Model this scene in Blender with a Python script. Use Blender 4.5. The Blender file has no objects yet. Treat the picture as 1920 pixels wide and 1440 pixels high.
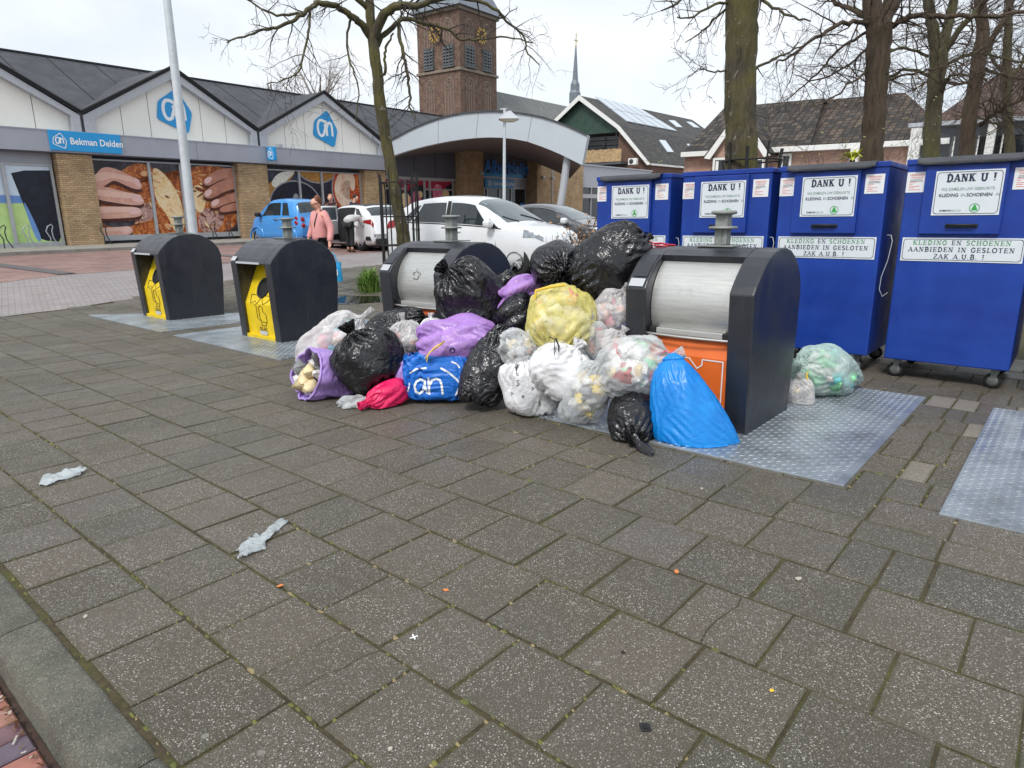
import bpy, bmesh, math, random
import numpy as np
from mathutils import Vector, Matrix, Euler
R = math.radians
S = bpy.context.scene
COL = S.collection

# ---------------------------------------------------------------- camera
F_PX, PITCH, ROLL, H_A, CAM_H = 1246.4, 0.238557, -0.0062836, 2.27414, 1.6
cp, sp, cr, sr = math.cos(PITCH), math.sin(PITCH), math.cos(ROLL), math.sin(ROLL)
_R0, _F, _U0 = np.array([1., 0, 0]), np.array([0, cp, -sp]), np.array([0, sp, cp])
_R, _U = cr * _R0 + sr * _U0, -sr * _R0 + cr * _U0
EYE = np.array([0, 0, CAM_H])
cam = bpy.data.cameras.new('camera')
cam.sensor_width = 36.0
cam.lens = 36.0 * F_PX / 1920.0
cam.clip_start, cam.clip_end = 0.05, 2000
camo = bpy.data.objects.new('camera', cam)
COL.objects.link(camo)
camo.matrix_world = Matrix(((_R[0], _U[0], -_F[0], 0), (_R[1], _U[1], -_F[1], 0), (_R[2], _U[2], -_F[2], CAM_H), (0, 0, 0, 1)))
S.camera = camo

# ---------------------------------------------------------------- sky, sun, exposure
SUN_EL, SUN_HEAD = R(48), R(205)          # high, behind the viewer; veiled by cloud
SKY_STRENGTH, SUN_STRENGTH, EXPOSURE = 0.145, 1.5, 0.62
w = bpy.data.worlds.new('World')
S.world = w
w.use_nodes = True
nt = w.node_tree
nt.nodes.clear()
sky = nt.nodes.new('ShaderNodeTexSky')
sky.sky_type = 'NISHITA'
sky.sun_disc = False
sky.sun_elevation = SUN_EL
sky.sun_rotation = SUN_HEAD
sky.air_density, sky.dust_density, sky.ozone_density = 1.0, 2.0, 1.0
hs = nt.nodes.new('ShaderNodeHueSaturation')
hs.inputs['Saturation'].default_value = 0.10
tc = nt.nodes.new('ShaderNodeTexCoord')
mp = nt.nodes.new('ShaderNodeMapping')
mp.inputs['Scale'].default_value = (1.0, 1.0, 3.2)
n1 = nt.nodes.new('ShaderNodeTexNoise')
n1.inputs['Scale'].default_value = 2.3
n1.inputs['Detail'].default_value = 7
n1.inputs['Roughness'].default_value = 0.55
n1.inputs['Distortion'].default_value = 0.5
cl = nt.nodes.new('ShaderNodeValToRGB')
cl.color_ramp.elements[0].position, cl.color_ramp.elements[0].color = 0.34, (3.55, 3.95, 4.45, 1)
cl.color_ramp.elements[1].position, cl.color_ramp.elements[1].color = 0.66, (4.7, 4.9, 5.1, 1)
mx = nt.nodes.new('ShaderNodeMix')
mx.data_type = 'RGBA'
mx.inputs['Factor'].default_value = 0.86     # cloud cover over the clear sky
bg = nt.nodes.new('ShaderNodeBackground')
bg.inputs['Strength'].default_value = SKY_STRENGTH
wo = nt.nodes.new('ShaderNodeOutputWorld')
nt.links.new(sky.outputs[0], hs.inputs['Color'])
nt.links.new(tc.outputs['Generated'], mp.inputs[0])
nt.links.new(mp.outputs[0], n1.inputs['Vector'])
nt.links.new(n1.outputs['Fac'], cl.inputs[0])
nt.links.new(hs.outputs[0], mx.inputs[6])
nt.links.new(cl.outputs[0], mx.inputs[7])
nt.links.new(mx.outputs[2], bg.inputs['Color'])
nt.links.new(bg.outputs[0], wo.inputs[0])
sun = bpy.data.lights.new('sun', 'SUN')
sun.energy, sun.angle, sun.color = SUN_STRENGTH, R(14), (1.0, 0.97, 0.93)
suno = bpy.data.objects.new('sun', sun)
COL.objects.link(suno)
_sd = Vector((math.sin(SUN_HEAD) * math.cos(SUN_EL), math.cos(SUN_HEAD) * math.cos(SUN_EL), math.sin(SUN_EL)))
suno.rotation_euler = (-_sd).to_track_quat('-Z', 'Y').to_euler()
S.view_settings.view_transform = 'Standard'
S.view_settings.look = 'None'
S.view_settings.exposure = EXPOSURE
S.view_settings.gamma = 1
S.cycles.max_bounces = 8
S.cycles.transparent_max_bounces = 10
S.cycles.caustics_reflective = S.cycles.caustics_refractive = False
S.cycles.use_denoising = True

# ---------------------------------------------------------------- places
EA = np.array([math.sin(H_A), math.cos(H_A)])                # along the row of bins, to the right
EB = np.array([math.sin(H_A - math.pi / 2), math.cos(H_A - math.pi / 2)])   # away from the kerb
def AB(a, b, z=0.0):
    q = EA * a + EB * b
    return Vector((q[0], q[1], z))
ROT_A = math.atan2(EA[1], EA[0])
def ray(x, y): return _F + _R * (x - 960) / F_PX - _U * (y - 720) / F_PX
def at(x, y, dist):                     # point seen at photo pixel x, y lying dist metres ahead
    d = ray(x, y)
    return Vector(EYE + d * (dist / d[1]))
def smooth(e0, e1, x):
    t = min(1.0, max(0.0, (x - e0) / (e1 - e0)))
    return t * t * (3 - 2 * t)
def zg(x, y):                           # the square is level; the street behind it climbs gently
    return smooth(11.5, 17.0, y) * (.021 * y - .0041 * x + .015)
def on_ground(x, y, dz=0.0):
    d = ray(x, y)
    t = 1.0
    for k in range(400):
        q = EYE + d * t
        h = q[2] - zg(q[0], q[1]) - dz
        if h < 1e-4: break
        t += max(0.002, h / max(0.03, abs(d[2])) * .5)
    return Vector(q)
def plane_b(x, y, b):                   # on the upright plane at depth b of the square: (a, z)
    d = ray(x, y)
    t = b / (d[0] * EB[0] + d[1] * EB[1])
    return t * (d[0] * EA[0] + d[1] * EA[1]), CAM_H + t * d[2]
# far frame: the buildings stand plumb on ground that is tilted a little against the square
UPF = Vector((.0041, -.021, 1.)).normalized()
_yf = (Vector((0, 1, 0)) - UPF * UPF.y).normalized()
_xf = _yf.cross(UPF)
FAR = Matrix(((_xf.x, _yf.x, UPF.x, 0), (_xf.y, _yf.y, UPF.y, 0), (_xf.z, _yf.z, UPF.z, .015), (0, 0, 0, 1)))
FARI = FAR.inverted()
EYEF = FARI @ Vector(EYE)
def fray(x, y): return (FARI.to_3x3() @ Vector(ray(x, y)))
def fat(x, y, dist):                    # as at(), in far-frame coordinates
    d = fray(x, y)
    return EYEF + d * (dist / d.y)
def frame(origin, head):                # matrix: local X along heading, Y to its left (away), Z up, in the far frame
    h = R(head)
    u = Vector((math.sin(h), math.cos(h), 0))
    v = Vector((-u.y, u.x, 0))
    return FAR @ Matrix(((u.x, v.x, 0, origin[0]), (u.y, v.y, 0, origin[1]), (0, 0, 1, origin[2]), (0, 0, 0, 1)))
def inplane(M, x, y, v=0.0):            # (u, z) in that frame where pixel x, y meets its plane Y = v
    Mi = M.inverted()
    o = Mi @ Vector(EYE)
    d = Mi.to_3x3() @ Vector(ray(x, y))
    t = (v - o.y) / d.y
    return o.x + d.x * t, o.z + d.z * t

# ---------------------------------------------------------------- mesh helpers
class MB:
    def __init__(s): s.v, s.f, s.m, s.sm = [], [], [], []
    def add(s, vs, fs, mi=0, smooth=False):
        o = len(s.v)
        s.v += [tuple(q) for q in vs]
        for f in fs:
            s.f.append(tuple(i + o for i in f)); s.m.append(mi); s.sm.append(smooth)
    def box(s, lo, hi, mi=0, M=None, bev=0.0):
        x0, y0, z0 = lo; x1, y1, z1 = hi
        if bev > 0:
            b = min(bev, (x1 - x0) * .45, (y1 - y0) * .45, (z1 - z0) * .45)
            bm = bmesh.new()
            bmesh.ops.create_cube(bm, size=1)
            for q in bm.verts: q.co = Vector(((x0 + x1) / 2 + q.co.x * (x1 - x0), (y0 + y1) / 2 + q.co.y * (y1 - y0), (z0 + z1) / 2 + q.co.z * (z1 - z0)))
            bmesh.ops.bevel(bm, geom=bm.edges[:], offset=b, segments=2, affect='EDGES', profile=.5)
            bm.verts.index_update()
            vs = [q.co.copy() for q in bm.verts]; fs = [[q.index for q in f.verts] for f in bm.faces]
            bm.free()
        else:
            vs = [Vector(q) for q in ((x0, y0, z0), (x1, y0, z0), (x1, y1, z0), (x0, y1, z0), (x0, y0, z1), (x1, y0, z1), (x1, y1, z1), (x0, y1, z1))]
            fs = [(0, 3, 2, 1), (4, 5, 6, 7), (0, 1, 5, 4), (1, 2, 6, 5), (2, 3, 7, 6), (3, 0, 4, 7)]
        if M is not None: vs = [M @ q for q in vs]
        s.add(vs, fs, mi)
    def prism(s, poly, d0, d1, axes='xz', mi=0, M=None, smooth_side=False):
        # polygon in two axes pushed along the third
        def P(p, q, d): return {'xz': Vector((p, d, q)), 'yz': Vector((d, p, q)), 'xy': Vector((p, q, d))}[axes]
        n = len(poly)
        vs = [P(p, q, d0) for p, q in poly] + [P(p, q, d1) for p, q in poly]
        if M is not None: vs = [M @ q for q in vs]
        s.add(vs, [tuple(range(n))[::-1], tuple(range(n, 2 * n))], mi)
        s.add(vs, [(i, (i + 1) % n, n + (i + 1) % n, n + i) for i in range(n)], mi, smooth_side)
    def face(s, pts, mi=0): s.add(pts, [tuple(range(len(pts)))], mi)
    def tube(s, pts, rad, seg=8, mi=0, cap=True, smooth=True, flat=None):
        pts = [Vector(q) for q in pts]
        n = len(pts)
        if not hasattr(rad, '__len__'): rad = [rad] * n
        vs, fs = [], []
        t0 = (pts[1] - pts[0]).normalized()
        ref = Vector((0, 0, 1)) if abs(t0.z) < .9 else Vector((1, 0, 0))
        nx = t0.cross(ref).normalized()
        for i in range(n):
            t = (pts[min(i + 1, n - 1)] - pts[max(i - 1, 0)])
            t = t.normalized() if t.length > 1e-9 else t0
            nx = (nx - t * nx.dot(t))
            nx = nx.normalized() if nx.length > 1e-6 else t.orthogonal().normalized()
            ny = t.cross(nx)
            for k in range(seg):
                an = 2 * math.pi * k / seg
                vs.append(pts[i] + (nx * math.cos(an) + ny * math.sin(an) * (flat or 1)) * rad[i])
        for i in range(n - 1):
            for k in range(seg):
                a, b = i * seg + k, i * seg + (k + 1) % seg
                fs.append((a, b, b + seg, a + seg))
        s.add(vs, fs, mi, smooth)
        if cap:
            s.add(vs[:seg], [tuple(range(seg))[::-1]], mi)
            s.add(vs[-seg:], [tuple(range(seg))], mi)
    def lathe(s, prof, c=(0, 0, 0), seg=20, mi=0, M=None, axis='z', smooth=True, cap=True):
        vs, fs = [], []
        for r, h in prof:
            for k in range(seg):
                an = 2 * math.pi * k / seg
                q = Vector((r * math.cos(an), r * math.sin(an), h))
                if axis == 'y': q = Vector((q.x, q.z, q.y))
                if axis == 'x': q = Vector((q.z, q.x, q.y))
                q += Vector(c)
                vs.append(M @ q if M is not None else q)
        n = len(prof)
        for i in range(n - 1):
            for k in range(seg):
                a, b = i * seg + k, i * seg + (k + 1) % seg
                fs.append((a, b, b + seg, a + seg))
        s.add(vs, fs, mi, smooth)
        for e in (0, n - 1):
            if cap and prof[e][0] > 1e-5: s.add(vs[e * seg:(e + 1) * seg], [tuple(range(seg))], mi)
    def grid(s, pts, nu, nv, mi=0, closed=False, smooth=True):   # pts[j*nu+i]
        fs = []
        for j in range(nv - 1):
            for i in range(nu if closed else nu - 1):
                a, b = j * nu + i, j * nu + (i + 1) % nu
                fs.append((a, b, b + nu, a + nu))
        s.add(pts, fs, mi, smooth)
    def build(s, name, mats, parent=None, recalc=True, M=None):
        me = bpy.data.meshes.new(name)
        vs = s.v if M is None else [tuple(M @ Vector(q)) for q in s.v]
        me.from_pydata(vs, [], s.f)
        if not isinstance(mats, (list, tuple)): mats = [mats]
        for q in mats: me.materials.append(q)
        me.polygons.foreach_set('material_index', s.m)
        me.polygons.foreach_set('use_smooth', s.sm)
        me.update()
        if recalc:
            bm = bmesh.new(); bm.from_mesh(me)
            bmesh.ops.recalc_face_normals(bm, faces=bm.faces)
            bm.to_mesh(me); bm.free()
        o = bpy.data.objects.new(name, me)
        COL.objects.link(o)
        if parent is not None: o.parent = parent
        return o
def tag(o, label=None, cat=None, group=None, kind=None):
    if label: o['label'] = label
    if cat: o['category'] = cat
    if group: o['group'] = group
    if kind: o['kind'] = kind
    return o
def thing(name, label, cat, M=None, group=None):
    o = bpy.data.objects.new(name, None)
    o.empty_display_size = .1
    COL.objects.link(o)
    if M is not None: o.matrix_world = M
    return tag(o, label, cat, group)
def structure(name, mb, mat, **k):
    return tag(mb.build(name, mat, **k), kind='structure')
def kids(o): return [c for c in o.children]
def copy_tree(o, parent=None):
    c = o.copy(); COL.objects.link(c)
    c.parent = parent
    for ch in kids(o): copy_tree(ch, c)
    return c
def TR(loc, rz=0.0, sc=1.0):
    return Matrix.Translation(Vector(loc)) @ Matrix.Rotation(rz, 4, 'Z') @ Matrix.Scale(sc, 4)

# ---------------------------------------------------------------- material helpers
def srgb(r, g, b):
    f = lambda c: (c / 255 / 12.92) if c <= 10 else ((c / 255 + .055) / 1.055) ** 2.4
    return (f(r), f(g), f(b))
class NT:
    def __init__(s, name):
        s.mat = bpy.data.materials.new(name)
        s.mat.use_nodes = True
        s.t = s.mat.node_tree
        s.b = s.t.nodes['Principled BSDF']
        s.out = s.t.nodes['Material Output']
    def n(s, kind, **kw):
        q = s.t.nodes.new('ShaderNode' + kind)
        for k, v in kw.items():
            if k.startswith('_'): setattr(q, k[1:], v)
            else: s.put(q, k.replace('__', ' '), v)
        return q
    def put(s, node, key, v):
        i = node.inputs[int(key[1:])] if key[0] == 'i' and key[1:].isdigit() else node.inputs[key]
        if isinstance(v, bpy.types.NodeSocket): s.t.links.new(v, i)
        elif isinstance(v, bpy.types.Node): s.t.links.new(v.outputs[0], i)
        else:
            if i.type == 'RGBA' and len(v) == 3: v = (*v, 1)
            i.default_value = v
    def set(s, **kw):
        for k, v in kw.items(): s.put(s.b, k.replace('__', ' '), v)
        return s
    def coord(s, kind='Object', scale=(1, 1, 1), rot=(0, 0, 0), loc=(0, 0, 0)):
        c = s.n('TexCoord')
        m = s.n('Mapping', Scale=scale, Rotation=rot, Location=loc)
        s.t.links.new(c.outputs[kind], m.inputs[0])
        return m.outputs[0]
    def noise(s, vec, scale, detail=4, rough=.55, dist=0.0):
        return s.n('TexNoise', Vector=vec, Scale=scale, Detail=detail, Roughness=rough, Distortion=dist).outputs['Fac']
    def vor(s, vec, scale, feature='F1', out='Distance', rnd=1.0):
        q = s.n('TexVoronoi', _feature=feature, Vector=vec, Scale=scale, Randomness=rnd)
        return q.outputs[out]
    def ramp(s, fac, stops, interp='LINEAR'):
        q = s.n('ValToRGB')
        s.t.links.new(fac, q.inputs[0])
        cr_ = q.color_ramp
        cr_.interpolation = interp
        while len(cr_.elements) < len(stops): cr_.elements.new(.5)
        for e, (p, c) in zip(cr_.elements, stops):
            e.position = p
            e.color = (*c, 1) if hasattr(c, '__len__') else (c, c, c, 1)
        return q.outputs[0]
    def mix(s, fac, a, b, mode='MIX'):
        q = s.n('Mix', _data_type='RGBA', _blend_type=mode)
        s.put(q, 'i0', fac); s.put(q, 'i6', a); s.put(q, 'i7', b)
        return q.outputs[2]
    def math(s, op, a, b=0.0, c=0.0):
        q = s.n('Math', _operation=op)
        s.put(q, 'i0', a); s.put(q, 'i1', b); s.put(q, 'i2', c)
        return q.outputs[0]
    def bump(s, h, strength=.3, dist=.01, normal=None):
        q = s.n('Bump', Height=h, Strength=strength, Distance=dist)
        if normal is not None: s.t.links.new(normal, q.inputs['Normal'])
        s.t.links.new(q.outputs[0], s.b.inputs['Normal'])
        return q.outputs[0]
    def attr(s, name, out='Color'):
        q = s.n('Attribute'); q.attribute_name = name
        return q.outputs[out]
_mats = {}
def plain(name, col, rough=.5, metal=0.0, var=.12, vscale=6.0, bump=0.0, bscale=40.0, coat=0.0, spec=.5, dirt=None, dirt_amt=.4):
    if name in _mats: return _mats[name]
    m = NT(name)
    v = m.coord('Object')
    n = m.noise(v, vscale, 5)
    lo, hi = tuple(c * (1 - var) for c in col), tuple(min(1, c * (1 + var)) for c in col)
    c = m.ramp(n, [(.3, lo), (.7, hi)])
    if dirt:
        d = m.ramp(m.noise(v, vscale * .7, 8, .7), [(.5, 0.0), (.72, dirt_amt)])
        c = m.mix(d, c, dirt)
    m.set(Base__Color=c, Metallic=metal, Coat__Weight=coat, Specular__IOR__Level=spec)
    m.set(Roughness=m.ramp(m.noise(v, vscale * 2.3, 5), [(.3, max(0, rough - .08)), (.7, min(1, rough + .1))]))
    if bump: m.bump(m.noise(v, bscale, 6), bump, .01)
    _mats[name] = m.mat
    return m.mat
def brick(name, c1, c2, mortar, w=.22, h=.06, axis='tri', rough=.9, ms=.012, mossy=None, bump=.5, mix_noise=.35):
    m = NT(name)
    if axis == 'xz': vec = m.coord('Object', rot=(R(-90), 0, 0))
    elif axis == 'yz':
        sep = m.n('SeparateXYZ'); m.t.links.new(m.coord('Object'), sep.inputs[0])
        cb = m.n('CombineXYZ'); m.t.links.new(sep.outputs[1], cb.inputs[0]); m.t.links.new(sep.outputs[2], cb.inputs[1])
        vec = cb.outputs[0]
    elif axis == 'tri':
        sep = m.n('SeparateXYZ'); m.t.links.new(m.coord('Object'), sep.inputs[0])
        cb = m.n('CombineXYZ'); m.t.links.new(m.math('ADD', sep.outputs[0], sep.outputs[1]), cb.inputs[0]); m.t.links.new(sep.outputs[2], cb.inputs[1])
        vec = cb.outputs[0]
    else: vec = m.coord('Object')
    b = m.n('TexBrick', Vector=vec, Color1=c1, Color2=c2, Mortar=mortar, Scale=1.0)
    b.inputs['Mortar Size'].default_value = ms
    b.inputs['Mortar Smooth'].default_value = .2
    b.inputs['Bias'].default_value = 0
    b.inputs['Brick Width'].default_value = w
    b.inputs['Row Height'].default_value = h
    n = m.noise(m.coord('Object'), 1.4, 8, .65)
    c = m.mix(mix_noise, b.outputs[0], m.ramp(n, [(.3, (.35, .33, .32)), (.7, (1.25, 1.2, 1.15))]), 'MULTIPLY')
    if mossy:
        c = m.mix(mossy[1], c, mossy[0])
    m.set(Base__Color=c, Roughness=rough)
    m.bump(m.math('SUBTRACT', 1.0, b.outputs['Fac']), bump, .008)
    return m.mat
# ---------------------------------------------------------------- plastic bags: a tube of film with slack, pulled over a filled shape
def lump_field(rng, n, amp):
    ks = rng.normal(size=(n, 3)) * 2.6
    ph = rng.uniform(0, 6.28, n); am = rng.uniform(.4, 1, n) * amp / math.sqrt(n)
    return lambda q: (np.sin(q @ ks.T + ph) * am).sum(-1)
def film(rx, ry, rz, seed, neck=.10, tail=.22, full=.72, slack=1.05, gather=2.0, lumps=.16, nu=80, nv=52, square=0.0,
         pull=(0, 0), planes=(), ext=1.0, iters=110, hold=.035, open_top=False, shape=None):
    """grid nv x nu of points, axis +Z, filled part about -rz..rz; shape(p) may bend the target"""
    rng = np.random.default_rng(seed)
    u = np.arange(nu) * 2 * np.pi / nu
    t = np.linspace(0, 1, nv)
    rad, hh = np.zeros(nv), np.zeros(nv)
    tb = .80 if not open_top else 1.0
    for j, q in enumerate(t):
        if q <= tb:
            s_ = q / tb
            if open_top:
                ph = .06 + s_ * 2.0
            else:
                ph = .06 + s_ * (math.pi - .06 - .28)
            rad[j] = max(math.sin(ph), 1e-3) ** full
            hh[j] = -math.cos(ph)
        else:
            s_ = (q - tb) / (1 - tb)
            r0 = math.sin(math.pi - .28) ** full
            if s_ < .45:
                k = s_ / .45
                rad[j] = r0 + (neck - r0) * (k ** .6)
                hh[j] = math.cos(.28) + .16 * k * ext
            else:
                k = (s_ - .45) / .55
                rad[j] = neck + (tail - neck) * k ** .8
                hh[j] = math.cos(.28) + (.16 + k * .34) * ext
    cx, sx = np.cos(u), np.sin(u)
    if square:
        e = 1 - square * .6
        cx, sx = np.sign(cx) * np.abs(cx) ** e, np.sign(sx) * np.abs(sx) ** e
    T = np.stack([rad[:, None] * cx[None] * rx, rad[:, None] * sx[None] * ry, np.repeat(hh[:, None] * rz, nu, 1)], -1)
    unit = T / np.array([rx, ry, rz])
    lf = lump_field(rng, 14, lumps)
    body = np.clip((tb - t) / .15, 0, 1)[:, None] if not open_top else np.ones((nv, 1))
    T *= (1 + lf(unit * 1.3) * body)[..., None]
    k = np.clip((hh - .75) / .6, 0, 1.3)[:, None] ** 1.3
    T[..., 0] += pull[0] * rx * k; T[..., 1] += pull[1] * ry * k
    if shape is not None: T = shape(T, unit)
    pls = [(np.array(n_), d_) for n_, d_ in planes]
    def keep(A):
        for n_, d_ in pls:
            g = np.maximum(0, d_ - A @ n_)
            A = A + g[..., None] * n_
        return A
    T = keep(T)
    L = lambda A: np.linalg.norm(A, axis=-1)
    hu = L(np.roll(T, -1, 1) - T)
    hv = L(T[1:] - T[:-1]) * slack
    flat = 2 * np.pi * math.sqrt((rx * rx + ry * ry) / 2) / nu * 1.03
    ru = np.minimum(np.maximum(hu * slack, flat), hu * gather + .0005)
    T0 = T
    X = T + rng.normal(size=T.shape) * .0035
    rd = np.sqrt(((ru[1:] + ru[:-1]) * .5) ** 2 + hv ** 2)
    ru2 = (ru + np.roll(ru, -1, 1)) * .985
    hv2 = (hv[1:] + hv[:-1]) * .985
    cnt = 10.0
    for it in range(iters):
        acc = np.zeros_like(X)
        d = np.roll(X, -1, 1) - X; l = L(d) + 1e-9; c = d * (.5 * (l - ru) / l)[..., None]
        acc += c; acc -= np.roll(c, 1, 1)
        d = X[1:] - X[:-1]; l = L(d) + 1e-9; c = d * (.5 * (l - hv) / l)[..., None]
        acc[:-1] += c; acc[1:] -= c
        for sh in (-1, 1):
            d = np.roll(X, sh, 1)[1:] - X[:-1]; l = L(d) + 1e-9; c = d * (.5 * (l - rd) / l)[..., None] * .6
            acc[:-1] += c; acc[1:] -= np.roll(c, -sh, 1)
        d = np.roll(X, -2, 1) - X; l = L(d) + 1e-9; c = d * (.5 * np.minimum(l - ru2, 0) / l)[..., None] * .9
        acc += c; acc -= np.roll(c, 2, 1)
        d = X[2:] - X[:-2]; l = L(d) + 1e-9; c = d * (.5 * np.minimum(l - hv2, 0) / l)[..., None] * .9
        acc[:-2] += c; acc[2:] -= c
        X = X + acc * (1.7 / 4.0) * .9
        X = X + hold * (T0 - X)
        X = keep(X)
    return X, T
def film_mb(X, mb=None, mi=0, open_top=True):
    nv, nu, _ = X.shape
    mb = mb or MB()
    pts = [Vector(q) for q in X.reshape(-1, 3)]
    mb.grid(pts, nu, nv, mi, closed=True)
    mb.add([pts[i] for i in range(nu)], [tuple(range(nu))], mi, True)
    return mb
# ---------------------------------------------------------------- ground
def mat_paver():
    m = NT('washed_gravel_concrete')
    v = m.coord('Object')
    col = m.attr('tint')
    tile = m.n('SeparateColor'); m.t.links.new(col, tile.inputs[0])
    base = m.ramp(tile.outputs[0], [(0, srgb(76, 71, 61)), (.3, srgb(83, 77, 66)), (.6, srgb(88, 81, 70)), (.85, srgb(95, 86, 75)), (.95, srgb(87, 84, 81)), (1, srgb(138, 130, 118))])
    # broad weathering: greenish algae patches and brownish film
    alg = m.ramp(m.noise(v, .55, 6, .6), [(.48, 0.0), (.72, .45)])
    base = m.mix(alg, base, srgb(80, 79, 60))
    brn = m.ramp(m.noise(v, 1.1, 6, .65), [(.5, 0.0), (.75, .45)])
    base = m.mix(brn, base, srgb(90, 77, 58))
    # exposed stones
    def stones(scale, lo, hi, palette, size):
        c = m.vor(v, scale, 'F1', 'Color')
        d = m.vor(v, scale, 'F1', 'Distance')
        s_ = m.n('SeparateColor'); m.t.links.new(c, s_.inputs[0])
        mask = m.math('MULTIPLY', m.ramp(d, [(size * .75, 1.0), (size, 0.0)]), m.ramp(s_.outputs[0], [(lo, 0.0), (hi, 1.0)]))
        return mask, m.ramp(s_.outputs[1], palette), d
    k1, c1, d1 = stones(165, .40, .42, [(0, srgb(66, 62, 55)), (.4, srgb(112, 106, 96)), (.75, srgb(150, 143, 132)), (1, srgb(195, 190, 180))], .42)
    k2, c2, d2 = stones(105, .68, .70, [(0, srgb(168, 162, 150)), (.6, srgb(216, 212, 202)), (.9, srgb(226, 222, 214)), (1, srgb(160, 128, 96))], .38)
    k3, c3, d3 = stones(330, .45, .5, [(0, srgb(30, 30, 27)), (.5, srgb(66, 64, 58)), (1, srgb(176, 172, 164))], .55)
    # wear: stones show more in some places than others
    wear = m.ramp(m.noise(v, 2.2, 5, .6), [(.3, .45), (.65, 1.0)])
    base = m.mix(m.math('MULTIPLY', k3, m.math('MULTIPLY', wear, .95)), base, c3)
    base = m.mix(m.math('MULTIPLY', k1, wear), base, c1)
    base = m.mix(m.math('MULTIPLY', k2, m.math('MULTIPLY', wear, .75)), base, c2)
    # dirt along the tile edges (second attribute channel is 1 on the rim)
    edge = m.math('MULTIPLY', m.math('POWER', tile.outputs[1], 3.0), m.ramp(m.noise(v, 7, 5, .7), [(.38, .05), (.7, .85)]))
    base = m.mix(edge, base, srgb(78, 77, 52))
    # blots: old gum and drips
    bl = m.vor(v, 4.3, 'F1', 'Distance')
    base = m.mix(m.ramp(bl, [(.045, .55), (.06, 0.0)]), base, srgb(150, 147, 140))
    m.set(Base__Color=base)
    wet = m.ramp(m.noise(v, .8, 5, .6), [(.40, .74), (.64, .34)])
    m.set(Roughness=wet, Specular__IOR__Level=.45)
    h = m.math('ADD', m.math('ADD', m.math('MULTIPLY', k1, .5), m.math('MULTIPLY', k2, .8)), m.math('MULTIPLY', k3, .3))
    m.bump(h, .8, .003)
    return m.mat
def mat_joint():
    m = NT('joint_soil')
    v = m.coord('Object')
    c = m.ramp(m.noise(v, 30, 6, .7), [(.3, srgb(46, 40, 30)), (.7, srgb(84, 74, 52))])
    g = m.ramp(m.noise(v, 2.3, 6, .7), [(.44, 0.0), (.6, .95)])
    c = m.mix(g, c, m.ramp(m.noise(v, 60, 4), [(.3, srgb(52, 54, 26)), (.7, srgb(88, 86, 42))]))
    m.set(Base__Color=c, Roughness=.95)
    m.bump(m.noise(v, 120, 5), .8, .004)
    return m.mat
M_PAVER, M_JOINT = mat_paver(), mat_joint()
PAVE_FAR = on_ground(131, 577)
_ph = R(36.0)
PF_U = Vector((math.sin(_ph), math.cos(_ph)))
PF_N = Vector((-PF_U.y, PF_U.x))                       # away from the square
def beyond(x, y): return PF_N.x * (x - PAVE_FAR.x) + PF_N.y * (y - PAVE_FAR.y)
ROWS = [.63, 1.0, 1.39, 1.785, 2.21, 2.645, 3.1, 3.54, 3.82, 4.21]
while ROWS[-1] < 15: ROWS.append(ROWS[-1] + .42)
TL = .388
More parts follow.
